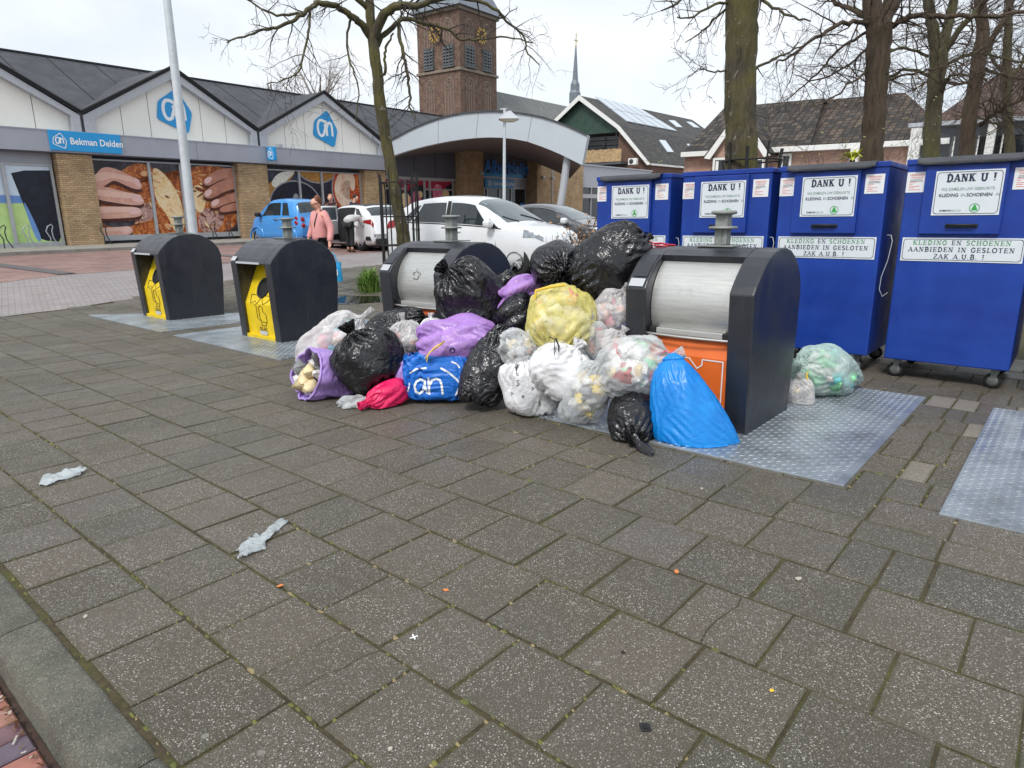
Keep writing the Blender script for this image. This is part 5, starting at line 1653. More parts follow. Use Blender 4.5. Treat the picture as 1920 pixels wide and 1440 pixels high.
def roof_plane(name, pts, mat, parent, uvs, thick=.12):
    """quad a, b (eave) c, d (ridge) with its own uv in metres"""
    me = bpy.data.meshes.new(name)
    P = [Vector(p) for p in pts]
    nrm = (P[1] - P[0]).cross(P[-1] - P[0]).normalized() * thick
    n = len(P)
    me.from_pydata([tuple(p) for p in P] + [tuple(p - nrm) for p in P], [], [tuple(range(n)), tuple(range(n, 2 * n))[::-1]] + [(i, n + i, n + (i + 1) % n, (i + 1) % n) for i in range(n)])
    me.materials.append(mat)
    uvl = me.uv_layers.new(name='UVMap')
    ex = (P[1] - P[0]).normalized(); ey = (P[-1] - P[0]); ey = (ey - ex * ey.dot(ex)).normalized()
    for poly in me.polygons:
        for li in poly.loop_indices:
            v = me.vertices[me.loops[li].vertex_index].co - P[0]
            uvl.data[li].uv = (v.dot(ex), v.dot(ey))
    o = bpy.data.objects.new(name, me); COL.objects.link(o); o.parent = parent
    return o
M_TILE_GREY = tile_mat('grey_brown_concrete_tile', srgb(56, 55, 54), srgb(86, 82, 78), .4, .42)
M_TILE_BLK = tile_mat('dark_pantile', srgb(38, 33, 30), srgb(104, 92, 80), .32, .38, 1.6)  # wide colour contrast: highlights on the tile rows painted into the pale tone
M_TILE_RED = tile_mat('brown_red_tile', srgb(92, 70, 63), srgb(76, 57, 52), .3, .35)
M_WHITEWOOD = plain('white_bargeboard', srgb(226, 226, 222), .5, var=.03, dirt=srgb(190, 190, 184), dirt_amt=.3)
M_SOLAR = plain('solar_glass', srgb(196, 206, 214), .08, .3, var=.05, vscale=.5)
M_SKYL = plain('skylight_glass', srgb(206, 216, 224), .06, .2, var=.05)
def mat_boards():
    m = NT('green_boards')
    v = m.coord('Object')
    wv = m.n('TexWave', Vector=v, Scale=1.0, Distortion=0.0); wv.bands_direction = 'X'
    wv.inputs['Scale'].default_value = 1.1
    c = m.mix(m.ramp(wv.outputs['Fac'], [(.0, .8), (.12, 0.0)]), m.ramp(m.noise(v, 1.5, 6), [(.3, srgb(38, 62, 52)), (.7, srgb(54, 82, 70))]), srgb(16, 26, 22))
    m.set(Base__Color=c, Roughness=.6)
    return m.mat
_a = fat(1088, 388, 80)
M1 = frame((_a.x, _a.y, 0), 130.3)
h1 = thing('house', 'house with green boarded gable, white verge, grey tiled gambrel roof, solar panels and skylights', 'house', M1)
zA = inplane(M1, 1088, 181)[1]
xb, zb = inplane(M1, 1168, 238); xe, ze = inplane(M1, 1226, 308)
Lr = inplaneX(M1, 1298, 221, 0)[0]
Lr = min(Lr, 60)
ov = .7
# roof planes, right hand and left hand
for s_ in (1, -1):
    up = [(s_ * xb, -ov, zb), (s_ * xb, Lr, zb), (0, Lr, zA), (0, -ov, zA)]
    lo = [(s_ * xe, -ov, ze), (s_ * xe, Lr, ze), (s_ * xb, Lr, zb), (s_ * xb, -ov, zb)]
    if s_ < 0: up = [up[1], up[0], up[3], up[2]]; lo = [lo[1], lo[0], lo[3], lo[2]]
    r1 = roof_plane('roof', up, M_TILE_GREY, h1, None); r2 = roof_plane('roof', lo, M_TILE_GREY, h1, None)
    if s_ > 0: ru_, rl_ = r1, r2
def on_slope(p0, p1, xk):      # frame on a slope between x=p0 (low) and p1 (high)
    pass
nU = Vector((zA - zb, 0, xb)).normalized()
nL = Vector((zb - ze, 0, xe - xb)).normalized()
def slope_pt(px, py, upper=True):
    """where a pixel meets the right hand roof slope"""
    Mi = M1.inverted(); o = Mi @ Vector(EYE); d = Mi.to_3x3() @ Vector(ray(px, py))
    n_, p_ = (nU, Vector((0, 0, zA))) if upper else (nL, Vector((xb, 0, zb)))
    t = (p_ - o).dot(n_) / d.dot(n_)
    return o + d * t, n_
def slope_panel(pxs, upper, mat, name, parent, lift=.12):
    P = []
    for q in pxs:
        p, n_ = slope_pt(*q, upper); P.append(p + n_ * lift)
    mb = MB(); mb.add(P + [p - n_ * lift * .8 for p in P], [(0, 1, 2, 3), (4, 7, 6, 5)] + [(i, 4 + i, 4 + (i + 1) % 4, (i + 1) % 4) for i in range(4)])
    return mb.build(name, mat, parent)
for k in range(5):
    def lerp(a, b, t): return (a[0] + (b[0] - a[0]) * t, a[1] + (b[1] - a[1]) * t)
    t0_, t1_ = k / 5 + .012, (k + 1) / 5 - .012
    for j in range(2):
        A0, A1 = z4(60, 8), z4(440, 105); B0, B1 = z4(335, 220), z4(770, 305)
        top_ = lambda t, j=j: lerp(lerp(A0, A1, t), lerp(B0, B1, t), j * .5 + .01)
        bot_ = lambda t, j=j: lerp(lerp(A0, A1, t), lerp(B0, B1, t), j * .5 + .49)
        slope_panel([bot_(t0_), bot_(t1_), top_(t1_), top_(t0_)], True, M_SOLAR, 'solar_panel', ru_)
for P in ([(690, 208), (740, 212), (805, 268), (760, 266)], [(840, 220), (885, 226), (950, 272), (905, 268)]):
    slope_panel([z4(*P[3]), z4(*P[2]), z4(*P[1]), z4(*P[0])], True, M_SKYL, 'skylight', ru_, .1)
for P in ([(608, 375), (660, 380), (730, 478), (680, 476)], [(842, 408), (890, 412), (955, 505), (908, 500)], [(965, 425), (990, 428), (1025, 478), (1005, 476)]):
    slope_panel([z4(*P[3]), z4(*P[2]), z4(*P[1]), z4(*P[0])], False, M_SKYL, 'skylight', rl_, .1)
p, n_ = slope_pt(*z4(1025, 320), False)
mb = MB(); mb.tube([p, p + Vector((0, 0, .7))], .18, 8); mb.lathe([(.28, .7), (.3, .9), (.1, 1.0)], p, 8); mb.build('vent_pipe', M_SHELL, rl_)
# verge boards
mb = MB()
bt = .38
for s_ in (1, -1):
    O = [(0, zA + .05), (s_ * xb, zb + .05), (s_ * (xe + .05), ze - .05)]; I = [(0, zA - bt * 1.3), (s_ * (xb - bt * .9), zb - bt * .5), (s_ * (xe - bt), ze - .1)]
    for d in (-ov - .06, -ov + .02):
        mb.add([(p, d, q) for p, q in O + I], [(0, 1, 4, 3), (1, 2, 5, 4)])
    mb.add([(p, d, q) for d in (-ov - .06, -ov + .02) for p, q in I], [(0, 1, 4, 3), (1, 2, 5, 4)])
mb.build('bargeboard', M_WHITEWOOD, h1)
zm = inplane(M1, 1130, 250)[1]
mb = MB(); mb.prism([(-xb, zm), (xb, zm), (xb, zb - .1), (0, zA - .1), (-xb, zb - .1)], 0, .2, 'xz'); mb.build('boarded_gable', mat_boards(), h1)
mb = MB()
x0_ = inplane(M1, 1160, 270)[0]
mb.prism([(x0_, 0), (xe - .25, 0), (xe - .25, ze - .1), (xb, zb - .2), (x0_, zb - .2)], -.05, .35, 'xz')
mb.prism([(-xe + .25, 0), (x0_, 0), (x0_, zm), (-xb, zm), (-xe + .25, ze - .1)], 1.8, 2.0, 'xz')
mb.box((xe - .5, .35, 0), (xe - .25, Lr, ze - .05))
mb.build('wall', M_BRICKR, h1)
mb = MB(); mb.box((xe - .2, -.5, ze - .12), (xe + .12, Lr, ze + .06)); mb.build('gutter', M_WHITEWOOD, h1)
zr0, zr1 = inplane(M1, 1130, 306)[1], inplane(M1, 1130, 283)[1]
mb = MB(); xl = inplane(M1, 1050, 295)[0]
x = xl
rr = random.Random(8)
while x < x0_ + 1.3:
    mb.box((x, -1.6, zr0), (x + .1, -1.55, zr1 + rr.uniform(-.06, .06))); x += .11
mb.build('reed_screen', plain('reed', srgb(176, 148, 110), .8, var=.3, vscale=4), h1)
mb = MB(); mb.box((xl, -1.5, zr0 - .25), (x0_ + 1.3, 1.8, zr0)); 
mb.build('balcony_floor', M_DARKPANEL, h1)
mb = MB()
for x in (xl + 1, (xl + x0_) / 2, x0_ - .2): mb.tube([(x, -.2, zr0), (x, -.2, zm)], .06, 6)
for z in (zm - .35, zm - .9): mb.tube([(xl, -.2, z), (x0_, -.2, z - .1)], .05, 6)
mb.tube([(xl, -.2, zr1 + .2), ((xl + x0_) / 2, -.2, zr1 + .7)], .05, 6)
mb.build('balcony_frame', M_SHELL, h1)
mb = MB(); mb.box((xl, 1.7, zr1 - .2), (x0_ - .3, 1.79, zm - .1)); mb.build('window', M_GLASS, h1)
ax, az = inplane(M1, 1180, 311, -.9)[0], inplane(M1, 1190, 309, -.9)[1]
mb = MB(); mb.box((ax, -1.2, az), (ax + 1.0, -.8, az + .66), bev=.03); ac = mb.build('air_conditioner', M_WHITEWOOD, h1)
mb = MB(); mb.lathe([(0, -1.215), (.24, -1.215), (.26, -1.205)], (ax + .38, 0, az + .33), 16, axis='y'); mb.build('fan', M_SHELL, ac)

# ---------------------------------------------------------------- pink brick house with long dark roof
zt = lambda x, y: (1260 + x * .34375, y * .34375)
_a = fat(1500, 388, 34)
M2 = frame((_a.x, _a.y, 0), 128)
h2 = thing('house', 'pale pink brick house with white edged gable and long dark pantile roof', 'house', M2)
ex0, ez0 = inplane(M2, *zt(535, 822)); ex1, ez1 = inplane(M2, *zt(1320, 756))
EZ = (ez0 + ez1) / 2
rz = inplane(M2, *zt(640, 553), 5.2)[1]
rx0 = inplane(M2, *zt(380, 575), 5.2)[0]; rx1 = inplane(M2, *zt(832, 535), 5.2)[0]
roof_plane('roof', [(rx0 - 1, -.35, EZ), (rx1 + 1.0, -.35, EZ), (rx1, 5.2, rz), (rx0 - 1, 5.2, rz)], M_TILE_BLK, h2, None)
rz2 = inplane(M2, *zt(1270, 505), 6.2)[1]; rx2 = inplane(M2, *zt(1272, 505), 6.2)[0]; rx3 = inplane(M2, *zt(1385, 610), 3.0)[0]
roof_plane('roof', [(rx1 - .6, .15, EZ + .1), (rx3 + 1.5, .15, EZ + .1), (rx2, 6.2, rz2), (rx1 - .9, 6.2, rz2 - .0)], tile_mat('brown_pantile', srgb(44, 37, 32), srgb(104, 86, 72), .32, .38, 1.6), h2, None)  # pale tile tone again carries painted highlights of the pantile rows
mb = MB(); mb.add([(rx3 + 1.5, .15, EZ + .1), (rx3 + 1.5, 11, EZ + .1), (rx2, 6.2, rz2)], [(0, 1, 2)]); mb.add([(rx0 - 1, 5.2, rz), (rx1, 5.2, rz), (rx1 + 1, 11, EZ), (rx0 - 1, 11, EZ)], [(0, 1, 2, 3)])
mb.build('rear_roof', M_TILE_RED, h2)
M_PINK = brick('pink_brick', srgb(196, 158, 140), srgb(172, 132, 116), srgb(170, 150, 138), .24, .075, mix_noise=.45)
mb = MB(); mb.box((rx0 - 1, 0, 0), (rx3 + 1.2, 9, EZ - .05)); mb.build('wall', M_PINK, h2)
mb = MB(); mb.box((rx0 - 1, -.5, EZ - .22), (rx3 + 1.5, -.05, EZ + .02)); mb.build('gutter', M_WHITEWOOD, h2)
# cross gable facing the square
gx0, gz0 = inplane(M2, *zt(178, 876), -1.2); gx1, gz1 = inplane(M2, *zt(540, 835), -1.2)
gm = (gx0 + gx1) / 2; gz = (gz0 + gz1) / 2; hw = (gx1 - gx0) / 2
gz_top = gz + hw * 1.28
mb = MB(); mb.prism([(gx0 + .4, 0), (gx1 - .4, 0), (gx1 - .4, gz + .2), (gm, gz_top - .35), (gx0 + .4, gz + .2)], -1.0, .2, 'xz'); mb.build('gable_wall', M_PINK, h2)
mb = MB()
for s_ in (-1, 1):
    e = gm + s_ * hw
    for d in (-1.32, -1.2): mb.add([(gm, d, gz_top + .1), (e, d, gz), (e - s_ * .3, d, gz - .06), (gm, d, gz_top - .28)], [(0, 1, 2, 3)])
    mb.add([(p, d, q) for d in (-1.32, -1.2) for p, q in ((gm, gz_top - .28), (e - s_ * .3, gz - .06))], [(0, 1, 3, 2)])
mb.build('bargeboard', M_WHITEWOOD, h2)
for s_ in (-1, 1):
    e = gm + s_ * hw
    q = [(e, -1.3, gz), (e, 4.5, gz), (gm, 4.5, gz_top), (gm, -1.3, gz_top)]
    if s_ < 0: q = [q[1], q[0], q[3], q[2]]
    roof_plane('gable_roof', [(a, b, c + .12) for a, b, c in q], M_TILE_BLK, h2, None)
for (pa, pb) in (((236, 872), (295, 912)), ((450, 872), (495, 905)), ((595, 850), (640, 905))):
    v_ = -1.05 if pa[0] < 500 else -.05
    a, b = inplane(M2, *zt(*pa), v_), inplane(M2, *zt(*pb), v_)
    mb = MB(); mb.box((a[0], v_ - .03, b[1] - .8), (b[0], v_ + .0, a[1])); wn = mb.build('window', M_GLASS, h2)
    mb = MB(); t_ = .09
    mb.box((a[0] - t_, v_ - .08, b[1] - .8), (a[0] + .02, v_ - .031, a[1] + t_)); mb.box((b[0] - .02, v_ - .08, b[1] - .8), (b[0] + t_, v_ - .031, a[1] + t_)); mb.box((a[0] + .02, v_ - .08, a[1] - .02), (b[0] - .02, v_ - .031, a[1] + t_))
    mb.build('window_frame', M_WHITEWOOD, wn)
    mb = MB(); mb.box((a[0] + .05, v_ - .034, b[1] - .8), ((a[0] + b[0]) / 2 - .1, v_ - .0305, a[1] - .06)); mb.build('curtain', M_WHITEWOOD, wn)
# ---------------------------------------------------------------- brown roofed building and grey flat one at the right
_a = fat(1830, 388, 44)
M3 = frame((_a.x, _a.y, 0), 128)
h3 = thing('building', 'large building with brown red tiled roof behind the bare trees on the right', 'building', M3)
a0, a1 = inplane(M3, 1740, 225)[0], inplane(M3, 2300, 225)[0]
e_ = inplane(M3, 1830, 228)[1]; r_ = inplane(M3, 1850, 133, 7)[1]
roof_plane('roof', [(a0, -.3, e_), (a1, -.3, e_), (a1, 7, r_), (a0 + 3.2, 7, r_)], M_TILE_RED, h3, None)
mb = MB(); mb.add([(a0, -.3, e_), (a0 + 3.2, 7, r_), (a0, 14, e_)], [(0, 1, 2)]); mb.build('hip_roof', M_TILE_RED, h3)
mb = MB(); mb.box((a0 + .3, 0, 0), (a1, 14, e_)); mb.build('wall', M_BRICKR, h3)
_a = fat(1780, 388, 30)
M4 = frame((_a.x, _a.y, 0), 128)
h4 = thing('flat_building', 'dark grey flat roofed building with white pillars between the bare trees', 'building', M4)
a0, a1 = inplane(M4, 1560, 280)[0], inplane(M4, 2300, 280)[0]
zt_ = inplane(M4, 1780, 236)[1]
mb = MB(); mb.box((inplane(M4, 1726, 280)[0], 0, 0), (a1, 6, zt_)); mb.build('wall', plain('dark_grey_render', srgb(98, 104, 112), .7, var=.08), h4)
mb = MB(); mb.box((a0 + 2, 1, 0), (a1, 6, zt_ - 1.0)); mb.build('ground_floor_wall', M_DARKPANEL, h4)
mb = MB(); mb.box((inplane(M4, 1700, 280)[0], -.5, zt_), (a1, 6, zt_ + .16)); mb.build('roof_edge', M_VERGE, h4)
for px, w_ in ((1605, .34), (1716, .42), (1856, .3)):
    x = inplane(M4, px, 270, -.3)[0]
    mb = MB(); mb.box((x - w_ / 2, -.45, 0), (x + w_ / 2, -.1, zt_ - (.75 if px == 1605 else .02))); mb.build('pillar', M_WHITEWOOD, h4)
for px in (1745, 1790, 1835, 1880):
    x = inplane(M4, px, 270)[0]
    mb = MB(); mb.box((x, -.02, zt_ - 1.6), (x + .75, .0, zt_ - .5)); wn = mb.build('window', M_GLASS, h4)
    mb = MB(); mb.box((x - .05, -.05, zt_ - 1.65), (x, -.003, zt_ - .45)); mb.build('window_frame', M_WHITEWOOD, wn)
# ---------------------------------------------------------------- bare trees
def mat_bark(name, c1, c2, moss=None, amt=.5, lichen=True):
    m = NT(name)
    v = m.coord('Object', scale=(9, 9, 1.6))
    n = m.noise(v, 1.6, 8, .7, .6)
    c = m.ramp(n, [(.32, c1), (.62, c2)])
    if moss:
        c = m.mix(m.ramp(m.noise(m.coord('Object'), 1.7, 5, .6), [(.38, 0.0), (.62, amt)]), c, moss)
    if lichen:
        k = m.noise(m.coord('Object', scale=(1, 1, 1.4)), 7, 3, .5, .8)
        c = m.mix(m.ramp(k, [(.66, 0.0), (.70, .6)]), c, srgb(150, 150, 138))
    m.set(Base__Color=c, Roughness=.9)
    m.bump(n, 1.0, .06)
    return m.mat
M_BARKG = mat_bark('mossy_bark', srgb(38, 34, 28), srgb(92, 84, 68), srgb(100, 96, 44), .65)
M_BARKB = mat_bark('brown_bark', srgb(44, 36, 30), srgb(92, 74, 60), srgb(76, 74, 50), .35, False)
M_BARKD = mat_bark('grey_green_bark', srgb(48, 44, 34), srgb(86, 80, 60), srgb(90, 92, 48), .5, False)
M_TWIG = plain('dark_twig', srgb(50, 43, 37), .85, var=.25, vscale=1.0)
M_TWIGB = plain('brown_twig', srgb(70, 58, 46), .85, var=.25, vscale=1.0)
def limb_pts(px, D, dz=None):
    n = len(px)
    return [at(x, y, D + (dz[i] if dz else 0)) for i, (x, y) in enumerate(px)]
def dens(pts, radii, k=3, jit=0.0, rnd=None):
    P, Q = [], []
    for i in range(len(pts) - 1):
        a, b = pts[i], pts[i + 1]
        m0 = (pts[i + 1] - pts[i - 1]) * .5 if i else (b - a)
        m1 = (pts[i + 2] - pts[i]) * .5 if i + 2 < len(pts) else (b - a)
        for j in range(k):
            t = j / k
            h = (2 * t**3 - 3 * t * t + 1) * a + (t**3 - 2 * t * t + t) * m0 + (-2 * t**3 + 3 * t * t) * b + (t**3 - t * t) * m1
            if rnd and jit: h = h + Vector((rnd.uniform(-1, 1), rnd.uniform(-1, 1), rnd.uniform(-1, 1))) * jit
            P.append(h); Q.append((radii[i] * (1 - t) + radii[i + 1] * t) * (1 + (rnd.uniform(-.03, .03) if rnd else 0)))
    P.append(pts[-1]); Q.append(radii[-1])
    return P, Q
def grow(mb, rnd, p, d, L, r, depth, trop, twist, kids_, seg=5, mi=0):
    n = max(3, int(L / .16) if depth > 1 else 4)
    n = min(n, 8)
    P, Q = [p.copy()], [r]
    d = d.normalized()
    for i in range(n):
        d = (d + Vector((rnd.gauss(0, twist), rnd.gauss(0, twist), rnd.gauss(0, twist) + trop))).normalized()
        p = p + d * (L / n)
        P.append(p.copy()); Q.append(max(.0028, r * (1 - (i + 1) / n * .75)))
    mb.tube(P, Q, seg if depth > 1 else 3, mi, cap=False)
    if depth <= 0: return
    for k in range(kids_[0] if depth > 1 else kids_[1]):
        i = rnd.randint(1, n)
        t_ = P[i] - P[i - 1]
        side = t_.orthogonal().normalized()
        side = (Matrix.Rotation(rnd.uniform(0, 6.28), 3, t_.normalized()) @ side)
        nd = t_.normalized() * rnd.uniform(.5, 1.0) + side * rnd.uniform(.5, 1.0)
        grow(mb, rnd, P[i], nd, L * rnd.uniform(.35, .62), Q[i] * .62, depth - 1, trop, twist * 1.1, kids_, seg, mi)
def twigs_on(mb, rnd, pts, rads, count, L, depth=2, trop=-.03, twist=.2, kids_=(4, 3), t0=.15, spread=1.0, up=0.0):
    for k in range(count):
        i = rnd.randint(max(1, int(len(pts) * t0)), len(pts) - 1)
        t_ = (pts[i] - pts[i - 1]).normalized()
        side = Matrix.Rotation(rnd.uniform(0, 6.28), 3, t_) @ t_.orthogonal().normalized()
        nd = t_ * rnd.uniform(.3, 1.0) + side * spread + Vector((0, 0, up))
        grow(mb, rnd, pts[i], nd, L * rnd.uniform(.5, 1.2), min(rads[i] * .5, .018), depth, trop, twist, kids_)
rnd = random.Random(21)
# tree in the cage, left of centre
D = 15.5
PXM = 1246.4 / D / 1.03
t1 = thing('bare_tree', 'slender leaning bare tree with mossy trunk in a black cage, in front of the supermarket', 'tree')
px = [(765, 500), (757, 450), (748, 400), (738, 345), (731, 300), (722, 250), (712, 195), (709, 150), (703, 110), (698, 65), (694, 20), (692, -30), (694, -90)]
rp = [13, 12, 10.5, 10, 9.6, 9.6, 10, 9, 9.4, 8.4, 7.4, 6.5, 5]
base = on_ground(765, 500); 
P = limb_pts(px, D); P[0].z = zg(P[0].x, P[0].y) - .1
T, Q = dens(P, [r / PXM for r in rp], 4, .012, rnd)
mb = MB(); mb.tube(T, Q, 14, 0)
limbs = [
 ([(698, 72), (676, 43), (658, 30), (630, 12), (600, 6), (582, 14), (562, 30), (541, 43), (509, 53), (480, 60), (450, 70), (425, 80)], [6.5, 6, 5.4, 4.8, 4.4, 3.4, 3.0, 2.6, 2.2, 1.8, 1.4, 1], [0, -.2, -.4, -.6, -.9, -1, -1.1, -1.2, -1.3, -1.3, -1.2, -1.2]),
 ([(700, 72), (717, 32), (736, 16), (761, 9), (784, 11), (800, 5), (830, -12)], [8, 7.6, 7, 6, 5, 4.5, 4], [0, -.1, -.2, -.3, -.4, -.5, -.5]),
 ([(702, 94), (716, 70), (741, 45), (757, 36), (784, 40), (800, 46), (840, 55), (862, 72), (900, 75), (950, 70), (1000, 80)], [5, 4.6, 4.2, 4, 3.4, 3, 2.6, 2.2, 1.9, 1.5, 1], [0, .1, .2, .4, .5, .7, .9, 1, 1.1, 1.2, 1.3]),
 ([(745, 43), (754, 87), (759, 115), (765, 149), (770, 179), (768, 200), (780, 222)], [3.2, 3, 2.6, 2.3, 2, 1.6, 1], [0, -.2, -.3, -.4, -.5, -.5, -.5]),
 ([(582, 14), (578, 60), (570, 100), (560, 135), (535, 150), (500, 158)], [2, 1.8, 1.6, 1.4, 1.1, .8], [-.9, -1.1, -1.2, -1.3, -1.4, -1.4]),
 ([(796, 8), (860, -6), (925, 15), (950, 40), (980, 66), (990, 100), (1012, 122)], [3.6, 3, 2.6, 2.1, 1.7, 1.4, .9], [-.4, -.2, 0, .1, .2, .2, .3]),
 ([(706, 150), (722, 132), (721, 105), (726, 85), (738, 62)], [2.6, 2.6, 2.2, 2.0, 1.4], [0, -.1, -.1, -.1, -.1]),
 ([(660, 32), (650, 70), (655, 110), (668, 150), (672, 190), (668, 230)], [2.2, 1.8, 1.6, 1.3, 1, .7], [-.3, -.4, -.5, -.5, -.5, -.5]),
 ([(440, -20), (480, 10), (520, 28), (560, 24)], [1, 1.4, 1.8, 2], [-1.3, -1.2, -1.1, -1]),
 ([(694, 20), (650, -20), (600, -50), (540, -70)], [5, 4, 3, 2], [0, -.3, -.6, -.9]),
 ([(692, -20), (740, -60), (800, -90), (880, -110)], [5, 4, 3, 2], [0, .3, .6, .9]),
]
tw = MB()
for k, (lp, lr, dz) in enumerate(limbs):
    Pl, Ql = dens(limb_pts(lp, D, dz), [r / PXM for r in lr], 4, .02, rnd)
    mb.tube(Pl, Ql, 8, 0, cap=False)
    if k != 6: twigs_on(tw, rnd, Pl, Ql, 15 if k < 6 else 8, .75, 2, -.05, .2, (3, 2), .2)
mb.build('trunk', M_BARKG, t1)
tw.build('twigs', M_TWIG, t1, recalc=False)
def cage(base, r, h, label, lean=0.0, nbar=10):
    mb = MB()
    t = thing('tree_guard', label, 'tree guard', Matrix.Translation(base), 'black steel tree guards')
    for k in range(nbar):
        an = 2 * math.pi * k / nbar
        x, y = r * math.cos(an), r * math.sin(an)
        rr_ = .028 if k % 3 == 0 else .016
        hh = h * (1.0 if k % 3 == 0 else .93 + .1 * (k % 2))
        mb = MB(); mb.tube([(x, y, -.1), (x, y, hh - .15), (x * 1.06, y * 1.06, hh)], rr_, 6); mb.build('bar', M_BLACK, t)
    for z in (h * .35, h * .62, h * .93):
        mb = MB(); mb.tube([(r * .98 * math.cos(2 * math.pi * k / 20), r * .98 * math.sin(2 * math.pi * k / 20), z) for k in range(21)], .03, 6, flat=.5); mb.build('ring', M_BLACK, t)
    return t
cb = at(751, 450, D); cb.z = zg(cb.x, cb.y)
cage(cb, .42, 2.35, 'black steel cage round the leaning trunk in front of the supermarket')
# the thick trunk right of centre
D2 = 11.8
PX2 = 1246.4 / D2 / 1.02
t2 = thing('bare_tree', 'thick mossy lichen spotted trunk rising behind the second blue container', 'tree')
P = limb_pts([(1390, 520), (1390, 300), (1389, 220), (1388, 140), (1390, 70), (1392, 0), (1394, -90), (1396, -190)], D2)
P[0].z = -.1
T, Q = dens(P, [r / PX2 for r in (29, 27, 26, 25.5, 26, 26.5, 25, 22)], 5, .012, rnd)
mb = MB(); mb.tube(T, Q, 20, 0)
tw = MB()
for lp, lr, dz in (([(1368, 5), (1330, 12), (1300, 30), (1270, 32)], [2.4, 2, 1.6, 1], [0, -.4, -.8, -1]), ([(1366, 12), (1335, 40), (1310, 65), (1285, 80)], [2, 1.8, 1.3, .8], [0, .2, .4, .5]),
                   ([(1364, 132), (1340, 134), (1315, 128), (1290, 145)], [1.6, 1.3, 1, .7], [0, -.2, -.3, -.3]), ([(1416, 128), (1440, 118), (1470, 100), (1510, 85)], [2.5, 2.2, 1.8, 1.2], [0, .3, .6, 1]),
                   ([(1412, -10), (1440, 8), (1480, 30), (1520, 40)], [3, 2.5, 2, 1.2], [0, -.3, -.5, -.7]), ([(1370, -60), (1310, -40), (1270, 5), (1240, 20)], [4, 3, 2, 1], [0, -.3, -.5, -.7])):
    Pl, Ql = dens(limb_pts(lp, D2, dz), [r / PX2 for r in lr], 4, .02, rnd)
    mb.tube(Pl, Ql, 7, 0, cap=False); twigs_on(tw, rnd, Pl, Ql, 8, .5, 2, -.02, .2, (3, 2), .1)
mb.build('trunk', M_BARKG, t2)
tw.build('twigs', M_TWIG, t2, recalc=False)
cb = at(1402, 420, D2); cb.z = 0
cage(cb, .46, 2.78, 'black steel cage round the thick trunk behind the blue containers', nbar=9)
# limes at the right
def lime(label, D, trunk, tr, limbs, bark, nt, L, seed, twig=M_TWIGB):
    rnd = random.Random(seed)
    k_ = 1246.4 / D / 1.02
    t = thing('bare_tree', label, 'tree', None, 'bare trees behind the blue containers')
    P = limb_pts(trunk, D); P[0].z = zg(P[0].x, P[0].y) - .1
    T, Q = dens(P, [r / k_ for r in tr], 5, .015, rnd)
    mb = MB(); mb.tube(T, Q, 14, 0)
    tw = MB()
    for lp, lr, dz in limbs:
        Pl, Ql = dens(limb_pts(lp, D, dz), [r * (.72 if r < 7.5 else 1) / k_ for r in lr], 4, .03, rnd)
        mb.tube(Pl, Ql, 8, 0, cap=False)
        twigs_on(tw, rnd, Pl, Ql, nt, L, 2, .03, .16, (4, 3), .12, .9)
    twigs_on(tw, rnd, T, Q, nt, L * 1.1, 2, .0, .16, (4, 3), .4, 1.2)
    mb.build('trunk', bark, t); tw.build('twigs', twig, t, recalc=False)
    return t
lime('tall bare tree with flaky red brown trunk behind the third blue container', 14.5,
     [(1634, 470), (1634, 380), (1634, 290), (1638, 240), (1643, 170), (1646, 110), (1648, 60), (1636, 15), (1630, -60), (1628, -150)], [19, 19, 18.5, 18.5, 18.5, 19, 20, 15, 12, 10],
     [([(1650, 55), (1668, 10), (1682, -40), (1694, -120)], [15, 14, 12, 9], [0, .2, .4, .6]),
      ([(1632, 44), (1600, 40), (1560, 52), (1520, 78), (1480, 105), (1455, 118)], [6, 5, 4.4, 3.6, 2.6, 1.6], [0, -.3, -.6, -.9, -1.2, -1.4]),
      ([(1628, 30), (1590, 15), (1562, 2), (1540, -20)], [6, 5, 4.5, 4], [0, .4, .8, 1.1]),
      ([(1632, 60), (1600, 75), (1565, 100), (1530, 140), (1500, 165), (1470, 190)], [4, 3.5, 3, 2.4, 1.8, 1], [0, .3, .6, .9, 1, 1.1]),
      ([(1664, 58), (1690, 38), (1730, 30), (1790, 30), (1850, 32), (1930, 22)], [7, 6.4, 5.6, 5, 4.4, 3.6], [0, -.2, -.5, -.8, -1, -1.2]),
      ([(1664, 150), (1700, 140), (1740, 132), (1790, 120)], [3, 2.6, 2.2, 1.4], [0, -.3, -.6, -.8]),
      ([(1628, 130), (1590, 160), (1560, 185), (1520, 200)], [2.6, 2.2, 1.8, 1], [0, -.3, -.5, -.7]),
      ([(1630, 90), (1580, 130), (1530, 150), (1490, 140)], [3, 2.5, 2, 1], [0, .5, .9, 1.2])], M_BARKB, 16, .9, 31)
